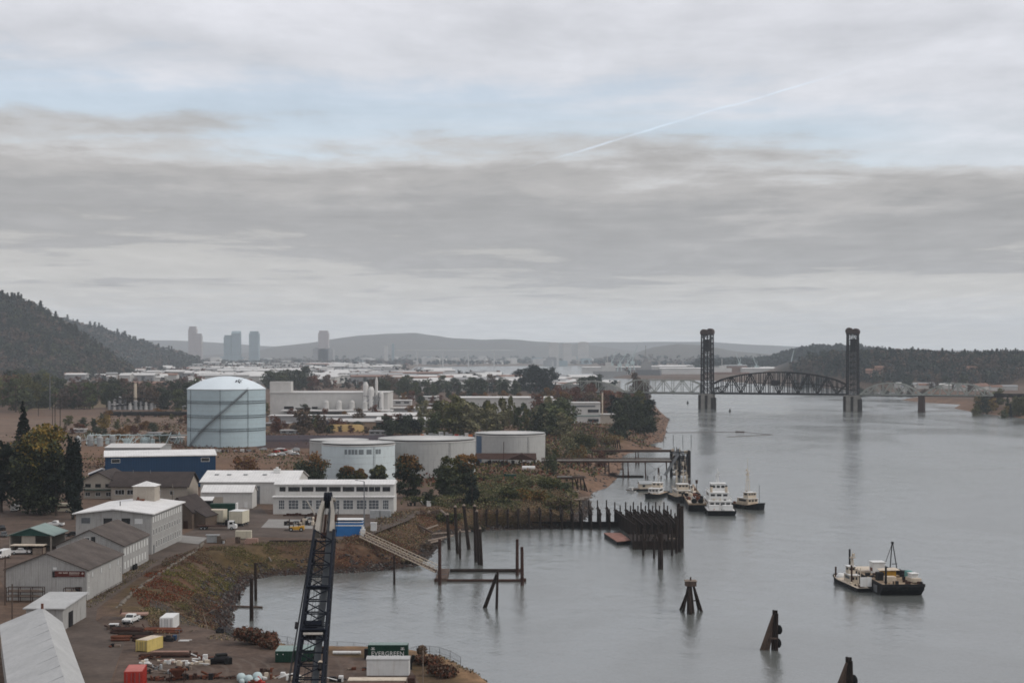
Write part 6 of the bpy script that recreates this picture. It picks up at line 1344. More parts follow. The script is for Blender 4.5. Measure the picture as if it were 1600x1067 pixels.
solo(b, 'process_vessels', 'grey_paint', 'group of small grey vessels left of the blue warehouse', 'tank', P(122, 697, 6))

# ================================================================ far land, harbour and city
rf = random.Random(21)
def far_shed(px, Y, w, d, h, wall, roof, label, group, ridge=2.5, rz=0.0):
    x = (px-800)/F*Y; t_ = thing('far_warehouse', label, 'warehouse', (x, Y, 6), rz, group)
    MB().xprism([(0, -1), (d, -1), (d, h), (d/2, h+ridge), (0, h)], -w/2, w/2).build('wall', wall, t_)
    MB().xprism([(-1, h), (d/2, h+ridge+.1), (d/2, h+ridge+.9), (-1, h+.8)], -w/2-1, w/2+1).xprism([(d/2, h+ridge+.1), (d+1, h), (d+1, h+.8), (d/2, h+ridge+.9)], -w/2-1, w/2+1).build('roof', roof, t_); return t_
def ok(px, Y, w, d):
    xs_ = np.array([(px-800)/F*Y-w/2, (px-800)/F*Y+w/2]*2); ysn = np.array([Y, Y, Y+d, Y+d]); return shore_d(xs_, ysn).min() > 15 and hgt(xs_, ysn).max() < 10
cnt = 0
for i in range(900):
    if cnt >= 230: break
    Y = 1/rf.uniform(1/7600, 1/2150); px = rf.uniform(95, 930); w, d = rf.uniform(25, 120)*(.5+Y/6500), rf.uniform(30, 80)*(.6+Y/9000)
    if (px < 640 and Y < 2700) or Y < 2250: continue
    if px < 330: w, d = w*.5, d*.5; Y += 300
    if not ok(px, Y, w, d): continue
    m = rf.random(); rz = rf.choice([0, 0, R(8), R(-10), R(18)])
    far_shed(px, Y, w, d, rf.uniform(7, 13), rf.choice(['far_pale', 'far_pale', 'far_grey']), 'far_roof' if m < .72 else ('far_grey' if m < .88 else 'far_brown'), 'pale far warehouse in the industrial flats towards the city', 'far warehouses in the flats', rf.choice([1, 2.5, 3.5]), rz); cnt += 1
c0 = at(238, 2250); 
far_shed(238, 2250, 62, 40, 11, 'pink_brick', 'far_brown', 'brick-coloured hall with dark roof in the tree belt left of the domed tank', None)
far_shed(372, 2300, 30, 30, 15, 'orange_paint', 'rust', 'small orange-brown tower house behind the dome of the big tank', None, 1)
for i, (px, py, r_0, h) in enumerate([(272, 566, 60, 14), (330, 567, 62, 14), (395, 570, 60, 20), (455, 568, 40, 10), (305, 572, 40, 10), (200, 566, 45, 10)]):
    Y = 2500*54/(py+6-552)*.55; r_0 *= .62; x = (px-800)/F*Y; solo(MB().lathe([(r_0, -1), (r_0, h*.55), (r_0*.85, h*.72), (r_0*.5, h*.9), (0, h)], 32), 'domed_store', 'far_roof', 'wide pale domed store in the flats above the big tank', 'store', (x, Y, 6), group='domed stores in the flats')
# city towers
for i, (x0, x1, ty, m, lab) in enumerate([(294, 306.5, 510, 'tower_stone', 'tallest stone-grey city tower at the far left of the skyline'), (306.5, 315, 521, 'tower_stone', 'shorter block attached to the tallest left city tower'), (349.5, 361, 523.5, 'tower_glass', 'pale low block left of the round-topped glass tower'),
        (361.5, 375, 517, 'tower_glass', 'round-topped glass tower in the middle of the skyline'), (389, 404, 517.5, 'tower_glass', 'dark glass tower right of the round-topped one'), (497, 513, 516.5, 'tower_stone', 'lone pink-grey tower standing right of the city cluster'),
        
        (489, 520, 543, 'far_grey', 'wide low block in front of the lone tower'), (600, 606, 540, 'far_pale', 'thin pale tower rising before the long far hill'), (612, 616, 537, 'tower_glass', 'slim tower beside the thin pale tower')]):
    Y = 8200; s_ = Y/F; w_ = (x1-x0)*s_; h_ = CAMZ-(ty-HOR)*s_-6; t_ = thing('city_tower', lab, 'tower', ((( x0+x1)/2-800)*s_, Y, 6)); MB().box(-w_/2, w_/2, 0, w_*.9, -1, h_*.93).build('shaft', m, t_)
    if i == 3: MB().xprism([(0, h_*.93), (w_*.9, h_*.93), (w_*.7, h_*.98), (w_*.45, h_), (w_*.2, h_*.98)], -w_/2, w_/2).build('crown', m, t_)
    else: MB().box(-w_*.42, w_*.42, w_*.08, w_*.8, h_*.93, h_).build('crown', m, t_)
for i in range(70):
    px = rf.choice([rf.gauss(350, 60), rf.gauss(700, 70), rf.gauss(880, 30)]); 
    if not 205 < px < 960: continue
    Y = rf.uniform(7600, 9400); w = rf.uniform(25, 75); x = (px-800)/F*Y; h = rf.uniform(14, 38); t_ = thing('city_block', 'small hazy city block among many below the skyline', 'building', (x, Y, 6), rf.uniform(-.3, .3), 'hazy city blocks')
    m = rf.choice(['far_pale', 'far_grey', 'tower_glass', 'far_pale']); MB().box(-w/2, w/2, -w/2, w/2, -8, h*.9).build('walls', m, t_); MB().box(-w*.35, w*.35, -w*.35, w*.35, h*.9, h).build('plant_room', m, t_)
for i, (x0, x1, ty) in enumerate([(858, 873, 535), (880, 893, 536), (903, 920, 534)]):
    Y = 8000; s_ = Y/F; w_ = (x1-x0)*s_; h_ = CAMZ-(ty-HOR)*s_-6; t_ = thing('city_tower', ['leftmost of three pale slab blocks left of the harbour cranes', 'middle one of three pale slab blocks left of the harbour cranes', 'rightmost of three pale slab blocks left of the harbour cranes'][i], 'tower', ((( x0+x1)/2-800)*s_, Y, 6)); MB().box(-w_/2, w_/2, 0, 30, -1, h_-3).build('shaft', 'far_pale', t_); MB().box(-w_*.3, w_*.3, 5, 25, h_-3, h_).build('crown', 'far_pale', t_)
# far arch bridge
Y = 7200; s_ = Y/F; t_ = thing('far_bridge', 'very distant pale road bridge below the long far hill', 'bridge', ((712-800)*s_, Y, 0)); MB().box(-92*s_, 92*s_, -8, 8, 73, 76).build('deck', 'far_roof', t_)
for k in (-3, -1, 1, 3): MB().box(-3, 3, -5, 5, 0, 70.9).build('pier', 'far_pale', t_).location = (k*20*s_, 0, 0)
# harbour: cranes, ships, sheds
def hcrane(label, px, Y, h, jib, m='crane_pale', s=1):
    x = (px-800)/F*Y; t_ = thing('harbour_crane', label, 'crane', (x, Y, 5)); b = MB()
    for sx in (-7, 7):
        for sy in (-6, 6): b.rod((sx, sy, 0), (sx*.5, sy*.5, h*.45), 1.1, n=4)
    b.box(-5, 5, -5, 5, h*.45, h*.5); b.build('portal', m, t_); c = MB().box(-5, 6, -4, 4, h*.5, h*.62).build('cab', m, t_)
    b = MB(); b.rod((0, 0, h*.6), (s*jib, 0, h*1.35), 1.3, .8, 4); b.rod((0, 0, h*.6), (s*2, 0, h*.95), 1.0, .8, 4); b.rod((s*2, 0, h*.95), (s*jib, 0, h*1.35), .35, n=4); b.build('jib', m, t_)
for a in [('leftmost pale harbour crane at the shipyard', 955, 4300, 46, 14), ('pale shipyard crane leaning right, second from the left', 968, 4250, 44, 22), ('middle shipyard crane with raised jib', 980, 4350, 44, 20), ('tallest pale shipyard crane beside the dark hull', 988, 4250, 56, 14), ('pale crane behind the left lift tower', 1156, 4500, 42, -12), ('bright crane behind the lift span', 1236, 4300, 48, 8), ('pale crane with a short jib behind the lift span', 1182, 4400, 34, -10)]: hcrane(*a)
def ship(label, px, Y, L_, hh_, m, sup, name='ship'):
    x = (px-800)/F*Y; t_ = thing(name, label, 'ship', (x, Y, 0)); MB().prism([(-L_/2, -6), (L_/2*.9, -6), (L_/2*1.06, 3), (L_/2*.9, 12), (-L_/2, 12)], -1, hh_*.45).build('hull', m, t_)
    MB().box(-L_*.28, L_*.12, -3, 9, hh_*.45, hh_*.85).build('superstructure', sup, t_); MB().box(-L_*.16, L_*.0, -1, 7, hh_*.85, hh_*1.1).build('bridge_house', sup, t_); MB().rod((0, 3, 0), (0, 3, hh_*.8), .8, n=5).build('mast', sup, t_).location = (-L_*.1, 0, hh_)
ship('grey hull with white upperworks at the shipyard, left of the dark one', 955, 4010, 90, 34, 'far_grey', 'far_pale'); ship('dark grey floating dock hull at the shipyard point', 1013, 3930, 62, 44, 'steel_grey', 'far_grey'); ship('white-decked vessel lying before the harbour sheds', 1135, 4080, 110, 26, 'far_brown', 'far_roof')
for i, (px, Y, w, d, h, wl, rf_) in enumerate([(1065, 4150, 110, 60, 14, 'far_roof', 'far_roof'), (1100, 4350, 160, 50, 12, 'far_grey', 'far_grey'), (1040, 4500, 120, 60, 16, 'far_pale', 'far_roof'), (1150, 4700, 200, 70, 14, 'far_pale', 'far_roof'), (1190, 4250, 100, 50, 13, 'far_pale', 'far_roof'), (1225, 4600, 130, 60, 12, 'far_grey', 'far_roof'), (1150, 4300, 60, 60, 20, 'far_brown', 'far_grey'), (930, 4350, 70, 40, 15, 'far_pale', 'far_roof'), (985, 4450, 110, 50, 15, 'far_grey', 'far_roof'), (1075, 5200, 180, 70, 13, 'far_pale', 'far_roof')]):
    far_shed(px, Y, w, d, h, wl, rf_, 'pale harbour shed on the flat land behind the left lift tower', 'harbour sheds behind the bridge', 2)
for i in range(26): 
    px = rf.uniform(1350, 1590); Y = rf.uniform(2380, 2560) if px < 1500 else rf.uniform(2300, 2480); x = (px-800)/F*Y
    if shore_d(np.array([x]), np.array([Y]))[0] < 6: continue
    w = rf.uniform(10, 26); t_ = thing('bank_house', 'small pale building at the foot of the far right bluff', 'house', (x, Y, hz(x, Y)), rf.uniform(-.4, .4), 'buildings below the bluff'); MB().xprism([(0, -1), (9, -1), (9, 5), (4.5, 7.5), (0, 5)], -w/2, w/2).build('wall', 'far_pale', t_); MB().xprism([(-.5, 5), (4.5, 7.8), (4.5, 8.1), (-.5, 5.3)], -w/2-.5, w/2+.5).xprism([(4.5, 7.8), (9.5, 5), (9.5, 5.3), (4.5, 8.1)], -w/2-.5, w/2+.5).build('roof', rf.choice(['far_roof', 'far_grey', 'far_brown']), t_)
for px, lab in ((1362, 'pinkish house on the rim of the bluff left of the tall pines'), (1376, 'second pinkish house on the rim of the bluff'), (1520, 'pale house among the trees of the bluff slope')):
    Y = 2690; x = (px-800)/F*Y; simple('bluff_house', lab, 'house', 0, 600, 1, 1, 1, 'pink_brick', 'far_grey') if 0 else None
    t_ = thing('bluff_house', lab, 'house', (x, Y, hz(x, Y)+(6 if px < 1500 else 2))); MB().xprism([(0, -8), (9, -8), (9, 6), (4.5, 9), (0, 6)], -9, 9).build('wall', 'pink_brick', t_); MB().xprism([(-.5, 6), (4.5, 9.2), (4.5, 9.6), (-.5, 6.4)], -9.6, 9.6).xprism([(4.5, 9.2), (9.5, 6), (9.5, 6.4), (4.5, 9.6)], -9.6, 9.6).build('roof', 'far_brown', t_)
# ================================================================ yard: containers
def container(name, label, px, py, L, W, H, rz, m, roof=None, dirty=True):
    "box with its door end towards the camera; origin at the middle of that end"
    c0 = P(px, py, 6.05); t_ = thing(name, label, 'container', c0, rz)
    b = MB().box(-W/2+.06, W/2-.06, .06, L-.06, .12, H-.06)
    for s_ in (-1, 1):
        n = int(L/.55)
        for i in range(n): y = .3+(L-.6)*i/max(1, n-1); x = s_*(W/2-.03); b.box(min(x, x-s_*.05), max(x, x-s_*.05)+.0, y-.12, y+.12, .2, H-.2)
        b.box(s_*(W/2)-.08 if s_ > 0 else -W/2, W/2 if s_ > 0 else -W/2+.08, 0, .16, 0, H); b.box(s_*(W/2)-.08 if s_ > 0 else -W/2, W/2 if s_ > 0 else -W/2+.08, L-.16, L, 0, H)
        b.box(W/2-.1 if s_ > 0 else -W/2, W/2 if s_ > 0 else -W/2+.1, .161, L-.161, H-.16, H); b.box(W/2-.1 if s_ > 0 else -W/2, W/2 if s_ > 0 else -W/2+.1, .161, L-.161, 0, .16)
    b.build('box', m, t_); MB().box(-W/2+.11, W/2-.11, .1, L-.1, H-.05, H+.02).build('roof', roof or m, t_)
    for s_ in (-1, 1):
        d_ = MB().box(s_*W/4-W/4+.1, s_*W/4+W/4-.1, -.03, .05, .15, H-.15).build('door', m, t_)
        b = MB()
        for x in (s_*W*.10, s_*W*.34): b.rod((x, -.06, .2), (x, -.06, H-.2), .03, n=5)
        b.build('lock_bars', 'steel_grey', d_)
    return t_
container('cargo_container', 'yellow cargo container with pale dusty roof in the yard', 221, 1017.8, 5.2, 2.45, 2.1, R(-20), 'yellow_paint', 'boat_cream')
container('cargo_container', 'white cargo container with rust spots standing end-on in the yard', 259.7, 984, 6, 2.6, 2.4, R(0), 'white_paint')
container('cargo_container', 'red cargo container with faded pink roof at the bottom of the yard', 208, 1078, 6, 2.9, 3.0, R(6), 'red_paint', 'faded_red')
gc = P(429, 1035, 6.05)
for i, (x, lab) in enumerate(((1.7, 'dark green container left of the boom, doors facing out'), (5.0, 'second dark green container hidden behind the boom'))):
    t_ = thing('cargo_container', lab, 'container', gc+Vector((x, .8*i, 0)), 0); b = MB().box(-1.6, 1.6, 0, 5, .1, 2.0)
    for k in range(6): b.box(-1.5+k*.5, -1.25+k*.5, -.05, .0, .2, 1.9)
    b.build('box', 'green_paint', t_); MB().add([(-1.6, 0, 2.01), (1.6, 0, 2.01), (1.6, 5, 2.1), (-1.6, 5, 2.1), (-1.6, 0, 2.06), (1.6, 0, 2.06), (1.6, 5, 2.15), (-1.6, 5, 2.15)], [(0, 3, 2, 1), (4, 5, 6, 7), (0, 1, 5, 4), (1, 2, 6, 5), (2, 3, 7, 6), (3, 0, 4, 7)]).build('roof', 'green_roof', t_)
    for k in (0, 1): MB().rod((-1.2+k*1.0, -.08, 1.5), (-1.2+k*1.0, -.12, 1.5), .08, n=8).build('vent', 'white_paint', t_)
def text_mesh(s_, size, m, parent, loc, rx=R(90), extr=.015, name='lettering'):
    cu = bpy.data.curves.new(name, 'FONT'); cu.body = s_; cu.size = size; cu.extrude = extr; cu.align_x = 'CENTER'; cu.space_character = 1.05
    tmp = bpy.data.objects.new('tmp', cu); C.objects.link(tmp); dg = bpy.context.evaluated_depsgraph_get(); me = bpy.data.meshes.new_from_object(tmp.evaluated_get(dg)); bpy.data.objects.remove(tmp)
    me.name = name; me.materials.clear(); me.materials.append(M[m]); o = link(name, me, parent, loc); o.rotation_euler = (rx, 0, 0); return o
c0 = P(605, 1034, 6.05); c0.x = (605-800)/F*c0.y
t_ = thing('cargo_container', 'green lettered container standing behind the white ribbed container', 'container', c0+Vector((0, 1.2, 0))); b = MB().box(-3.5, 3.5, 0, 2.5, .1, 2.75)
for k in range(16): b.box(-3.35+k*.43, -3.15+k*.43, -.04, 0, .2, 2.55)
b.box(-3.5, 3.5, -.05, -.0, 2.56, 2.75); b.build('box', 'green_paint', t_); MB().box(-3.45, 3.45, .05, 2.45, 2.751, 2.8).build('roof', 'green_roof', t_)
text_mesh('EVERGREEN', 1.05, 'white_paint', t_, (0, -.06, .95)); 
for x in (-2.6, 2.6): b = MB(); b.box(-.35, .35, -.02, 0, 0, .1); b.box(-.08, .08, -.02, 0, .101, .3); b.box(-.3, .3, -.02, 0, .301, .4); b.build('emblem', 'white_paint', t_).location = (x, -.055, 1.95)
t_ = thing('cargo_container', 'white ribbed container with ridged roof at the bottom right of the yard', 'container', P(606, 1056, 6.05)); b = MB().box(-3.55, 3.55, 0, 2.6, .1, 2.7)
for k in range(18): b.box(-3.45+k*.4, -3.3+k*.4, -.05, 0, .2, 2.5)
b.build('box', 'white_paint', t_); MB().xprism([(-.1, 2.701), (2.7, 2.701), (2.7, 2.95), (1.3, 3.15), (-.1, 2.9)], -3.65, 3.65).build('roof', 'sheet_roof', t_)
t_ = thing('lumber_stack', 'stack of brown timber and a faded red box at the bottom edge', 'timber stack', P(592, 1090, 6.05)); b = MB()
for z in range(7):
    for k in range(4): b.box(-4.8+rr.uniform(-.2, .2), 4.2+rr.uniform(-.3, .3), k*.6, k*.6+.5, z*.38, z*.38+.3)
b.build('planks', 'pink_brick', t_); MB().box(-4.9, 4.3, -.05, 2.5, 2.66, 2.78).build('cover_sheet', 'boat_cream', t_); MB().box(4.5, 5.6, 0, 2.4, 0, 3.1).build('crate', 'rust_dark', t_)
t_ = thing('cargo_container', 'bright blue two-tone container block with white bands right of the boom', 'container', P(545.5, 837.5, 6.05)); 
MB().box(-4, 4, 0, 5, 0, 3.0).build('lower_box', 'blue_paint', t_); MB().box(-4.02, 4.02, -.02, 5.02, 3.001, 3.35).build('white_band', 'white_paint', t_); MB().box(-4, 4, .02, 5, 3.351, 3.95).build('upper_box', 'blue_paint', t_)
MB().box(-4.02, 4.02, .0, 5.02, 3.951, 4.2).build('white_band', 'white_paint', t_); MB().xprism([(.3, 4.201), (5, 4.201), (5, 4.7), (2.4, 4.7)], -3.95, 3.95).build('upper_box', 'blue_paint', t_); MB().box(-4.1, 4.1, .2, 5.2, 4.701, 4.9).build('roof', 'white_paint', t_)
# ---- vehicles
WH = MB().rod((-.13, 0, 0), (.13, 0, 0), .38, n=14).rod((-.15, 0, 0), (.15, 0, 0), .2, n=10, mi=1).mesh('wheel', ['black_rubber', 'grey_paint'])
def wheels(t_, xs_, ys_, r=1.0, z=.38):
    for x in xs_:
        for y in ys_: link('wheel', WH, t_, (x, y, z*r), 0, r)
def pickup(label, loc, rz, m='white_paint', group=None):     # nose towards +y
    t_ = thing('pickup_truck', label, 'pickup', loc, rz, group); W_ = .92
    MB().xprism([(-2.6, .5), (2.6, .5), (2.65, .95), (2.5, 1.1), (1.2, 1.18), (-2.6, 1.15)], -W_, W_).build('body', m, t_)
    c_ = MB().xprism([(-.75, 1.181), (1.15, 1.181), (.55, 1.78), (-.6, 1.82)], -W_+.08, W_-.08).build('cab', m, t_)
    for s_ in (-1, 1): MB().add([(s_*(W_-.06), -.6, 1.25), (s_*(W_-.06), .9, 1.25), (s_*(W_-.10), .5, 1.68), (s_*(W_-.10), -.55, 1.70)], [(0, 1, 2, 3)]).build('side_window', 'glass_dark', c_)
    MB().add([(-.74, 1.13, 1.26), (.74, 1.13, 1.26), (.68, .66, 1.72), (-.68, .66, 1.72)], [(0, 1, 2, 3)]).build('windscreen', 'glass_dark', c_); MB().box(-W_+.14, W_-.14, -2.45, -.85, 1.151, 1.16).build('load_bed', 'dark_steel', t_)
    for x in (-.65, .65): MB().box(x-.18, x+.18, 2.6, 2.68, .75, .95).build('headlight', 'glass_pane', t_)
    MB().box(-W_+.05, W_-.05, 2.6, 2.78, .42, .62).build('bumper', 'dark_steel', t_); wheels(t_, (-.82, .82), (-1.65, 1.7)); return t_
def car(label, loc, rz, m, group=None):
    t_ = thing('parked_car', label, 'car', loc, rz, group); W_ = .88; MB().xprism([(-2.1, .42), (2.1, .42), (2.15, .75), (1.2, .92), (-2.1, .95)], -W_, W_).build('body', m, t_)
    MB().xprism([(-1.7, .951), (1.1, .93), (.4, 1.45), (-1.2, 1.47)], -W_+.1, W_-.1).build('cabin_glass', 'glass_dark', t_); MB().box(-W_+.16, W_-.16, -1.15, .38, 1.46, 1.52).build('roof', m, t_)
    for x in (-.62, .62): MB().box(x-.16, x+.16, 2.1, 2.18, .6, .75).build('headlight', 'glass_pane', t_)
    wheels(t_, (-.8, .8), (-1.35, 1.35), .85); return t_
pickup('white pickup truck parked beside the open green-roofed shelter', P(33, 865.5, 6.05), R(-84)); pickup('white pickup on the grass beyond the green-roofed shelter', P(87, 822, 6.05), R(84)); 
pickup('white pickup facing the camera at the head of the yard', P(205, 972.5, 6.05), R(172))
t_ = thing('flatbed_trailer', 'brown-decked flatbed trailer parked behind the yard pickup', 'trailer', P(209, 966, 6.05), R(96)); MB().box(-1.2, 1.2, -2.8, 2.6, .8, 1.1).build('deck', 'pink_brick', t_); MB().box(-1.2, 1.2, 2.5, 2.6, 1.101, 1.9).build('headboard', 'rust_dark', t_); wheels(t_, (-.95, .95), (-1.6, -.7))
def van(label, loc, rz, m='white_paint'):
    t_ = thing('box_van', label, 'van', loc, rz); MB().xprism([(-3, .45), (2.4, .45), (2.5, 1.1), (1.9, 1.3), (1.4, 2.2), (-3, 2.3)], -1, 1).build('body', m, t_); MB().add([(-.85, 1.93, 1.32), (.85, 1.93, 1.32), (.8, 1.46, 2.12), (-.8, 1.46, 2.12)], [(0, 1, 2, 3)]).build('windscreen', 'glass_dark', t_); wheels(t_, (-.9, .9), (-1.9, 1.5)); return t_
van('white van standing right of the open shelter by the sheds', P(95, 846, 6.05), R(20)); van('white box van half hidden at the left edge by the fence', P(3, 872, 6.05), R(170)); van('white van parked under the edge of the huge tree', P(24, 798, 6.05), R(5))
car('dark car parked in the shade right of the white van', P(113, 838, 6.05), R(80), 'dark_steel'); car('black car standing at the left edge below the huge tree', P(2, 828, 6.05), R(30), 'dark_steel'); car('grey car behind the black car at the left edge', P(6, 838, 6.05), R(15), 'steel_grey')
# mobile home / coach behind the tree
t_ = thing('coach', 'cream motor coach parked behind the trunks of the dark trees', 'coach', P(93, 800, 6.05), R(90)); MB().box(-1.25, 1.25, -4.6, 4.6, .5, 3.0).build('body', 'cream_box', t_); MB().box(-1.27, 1.27, -4.0, 4.3, 1.5, 2.2).build('window_band', 'rust_dark', t_); wheels(t_, (-1.1, 1.1), (-2.8, 2.8), 1.2)
t_ = thing('market_stall', 'long low shelter with cream roof before the open green-roofed shelter', 'shelter', P(38, 868, 6.05)+Vector((0, 4, 0)), R(-2)); MB().box(-4.6, 4.4, -1.6, 1.8, 2.3, 2.5).build('roof', 'boat_cream', t_); MB().box(-4.4, 4.2, 1.3, 1.6, 0, 2.29).build('back_wall', 'rust_dark', t_); MB().box(1.4, 4.2, -1.2, 1.28, 0, 1.7).build('counter', 'pale_wood', t_)
for x in (-4.4, 0, 4.2): MB().box(x-.08, x+.08, -1.5, -1.34, 0, 2.29).build('post', 'rust_dark', t_)
# flatbed truck with boxes
t_ = thing('flatbed_truck', 'white-cabbed flatbed truck with long red-brown deck by the brick workshop', 'truck', P(340, 827, 6.05), R(-93)); MB().box(-1.25, 1.25, -6.2, 3.2, 1.0, 1.25).build('deck', 'rust_dark', t_); cb = MB().xprism([(3.4, .5), (5.9, .5), (5.9, 1.5), (5.3, 1.7), (5.0, 2.7), (3.4, 2.7)], -1.15, 1.15).build('cab', 'white_paint', t_)
MB().add([(-1, 5.34, 1.75), (1, 5.34, 1.75), (.95, 5.06, 2.6), (-.95, 5.06, 2.6)], [(0, 1, 2, 3)]).build('windscreen', 'glass_dark', cb)
for s_ in (-1, 1): MB().box(s_*1.16-.01, s_*1.16+.01, 3.9, 4.9, 1.7, 2.4).build('side_window', 'glass_dark', cb)
MB().box(-1.1, 1.1, 2.6, 3.3, 1.251, 3.0).build('headboard', 'dark_steel', t_); wheels(t_, (-1.05, 1.05), (-4.8, -3.7, 4.6), 1.25)
def boxbody(name, label, px, py, w, d, h, m, top, rz=0, cat='container'):
    t_ = thing(name, label, cat, P(px, py, 6.05), rz); MB().box(-w/2, w/2, 0, d, .9, h).build('box', m, t_); MB().box(-w/2-.03, w/2+.03, -.03, d+.03, h+.001, h+.12).build('roof', top, t_)
    for x in (-w/4, w/4): MB().box(x-w/4+.08, x+w/4-.08, -.06, -.001, 1.0, h-.12).build('door', m, t_)
    MB().box(-w/2+.2, w/2-.2, .2, d-.2, .5, .899).build('chassis', 'dark_steel', t_); wheels(t_, (-w/2+.2, w/2-.2), (1.0, d-1.2), 1.1); return t_
boxbody('box_trailer', 'cream box trailer left behind the flatbed truck', 336, 820, 5.4, 4.0, 4.6, 'cream_box', 'boat_cream', R(-8), 'trailer'); boxbody('box_trailer', 'cream box trailer parked right of the flatbed cab', 368, 822, 4.4, 6.5, 4.6, 'cream_box', 'white_paint', R(-10), 'trailer')
t_ = thing('cargo_container', 'tall dark green container behind the cream box trailers', 'container', P(348, 812, 6.05)); MB().box(-4.1, 4.1, 0, 3, 0, 5.2).build('box', 'green_paint', t_); MB().box(4.101, 4.5, 0, 3, 0, 5.4).build('end_frame', 'white_paint', t_)
t_ = thing('tin_lean_to', 'small white tin roof beside the tall green container', 'shelter', P(316, 802, 6.05)); MB().xprism([(0, 4.3), (4, 5.2), (4, 5.35), (0, 4.45)], -3.4, 3.4).build('roof', 'white_roof', t_); MB().box(-3, 3, .3, 3.8, 0, 4.2).build('wall', 'dark_steel', t_)
solo(MB().lathe([(1.1, 0), (1.1, 3.6), (.7, 4.0), (0, 4.1)], 14), 'silo', 'boat_cream', 'small cream silo between the office roof and the white shed', 'silo', P(308, 792, 6.05))
# forklift
t_ = thing('forklift', 'orange-yellow heavy forklift standing on the pale pad', 'forklift', P(463, 829.5, 6.05), R(92)); MB().xprism([(-2.4, .5), (1.8, .5), (1.9, 1.3), (-.4, 1.4), (-2.4, 1.7)], -1.1, 1.1).build('body', 'machine_yellow', t_); wheels(t_, (-.95, .95), (-1.6, 1.5), 1.6)
b = MB(); 
for x in (-.8, .8):
    for y in (-.7, .9): b.rod((x, y, 1.3), (x*.9, y*.8, 2.9), .06, n=5)
b.box(-.85, .85, -.7, .8, 2.9, 3.0); b.build('cage', 'dark_steel', t_); b = MB(); b.box(-.7, -.55, 2.0, 2.2, .3, 3.6); b.box(.55, .7, 2.0, 2.2, .3, 3.6); b.box(-.6, .6, 2.02, 2.18, 2.0, 2.2); b.box(-.6, -.4, 2.2, 3.6, .35, .45); b.box(.4, .6, 2.2, 3.6, .35, .45); b.build('fork_mast', 'dark_steel', t_)
def heap(name, label, cat, px, py, n, ext, mats, seed, smax=1.2, h=1.0, z=6.05, rz=0):
    g = random.Random(seed); b = MB()
    for i in range(n):
        x, y = g.uniform(-ext[0], ext[0]), g.uniform(-ext[1], ext[1]); k = g.random(); s_ = g.uniform(.3, smax); mi = g.randrange(len(mats)); zz = g.uniform(0, h*.35)
        if k < .45: b.cbox(x, y, 0, s_, g.uniform(.3, smax), zz+g.uniform(.2, h), mi)
        elif k < .75: b.rod((x, y, zz+.1), (x+g.uniform(-2.2, 2.2), y+g.uniform(-.8, .8), zz+g.uniform(.1, h)), g.uniform(.06, .2), n=6, mi=mi)
        else: b.lathe([(s_*.5, 0), (s_*.5, s_*.6*h), (s_*.25, s_*.75*h)], 9, (x, y, zz*.5), mi)
    return solo(b, name, mats, label, cat, P(px, py, z), rz)
heap('scrap_heap', 'jumble of dark engines and hoses behind the orange forklift', 'scrap', 470, 820, 26, (4.5, 1.5), ['dark_steel', 'rust_dark', 'boat_cream'], 1, 1.6, 1.5)
heap('scrap_heap', 'pale crates and parts before the ribbon-window office, left of the boom', 'scrap', 487, 812, 14, (2.5, 1), ['boat_cream', 'grey_paint', 'dark_steel'], 2, 1.2, 1.2)
# things along the top of the bank
solo(MB().cbox(0, 0, .1, 3.0, 1.8, 2.0).cbox(-1.7, 0, 2.1, .3, 1.9, .2).cbox(.3, 0, 2.11, 3.4, 2.1, .15), 'generator_box', 'grey_paint', 'grey-white cabinet at the top of the bank', 'cabinet', P(331, 848, 6.05)+Vector((0, 1, 0)))
b = MB()
for z in range(4): b.box(-2.3, 2.3, 0, 1.6, .3+z*.55, .75+z*.55); b.box(-2.1, 2.1, .1, .3, z*.55+.12, z*.55+.3)
solo(b, 'board_stack', 'cream_box', 'pale cream stack of boards on the bank edge', 'timber stack', P(380, 842, 6.05))
heap('crate_row', 'row of olive crates and rails along the bank edge', 'crates', 358, 848, 12, (3.4, .8), ['leaf_olive' if 0 else 'old_wood', 'grey_paint', 'tan_brick'], 4, 1.5, 1.6); solo(MB().cbox(0, 0, 0, 3.6, 1.8, 1.1).cbox(.2, .1, 1.1, 3.2, 1.6, .35), 'plank_bundle', 'pink_brick', 'reddish plank bundle right of the cream board stack', 'timber stack', P(393, 849, 6.05))
solo(MB().rod((0, 0, .3), (11, .6, .3), .32, n=8).rod((11.2, .6, .3), (19.5, 0, .3), .3, n=8), 'edge_timber', 'pile_wood', 'long dark timber lying along the quay edge left of the boom', 'timber', P(421, 847, 6.1))
solo(MB().cbox(0, 0, 0, 1.8, 1.4, 2.4).cbox(0, 0, 2.4, 2.0, 1.6, .12), 'white_hut', 'white_paint', 'small pale hut beside the head of the gangway', 'hut', P(584, 829, 6.05))
solo(MB().cbox(0, 0, 0, 1.4, 1.2, 2.2).rod((0, 0, 2.2), (0, 0, 3.0), .4, n=8), 'gate_post', 'white_paint', 'white post and gear at the landing of the gangway', 'post', P(567, 838, 6.05))
heap('scrap_heap', 'white machine and planks on the quay above the driftwood', 'scrap', 655, 790, 14, (3.5, 1.5), ['white_paint', 'pale_wood', 'dark_steel'], 6, 1.8, 1.5); heap('scrap_heap', 'broken timber landing at the head of the driftwood slope', 'timber', 668, 802, 26, (3.8, 2.5), ['pale_wood', 'old_wood'], 7, 1.6, 1.0, 5.8)
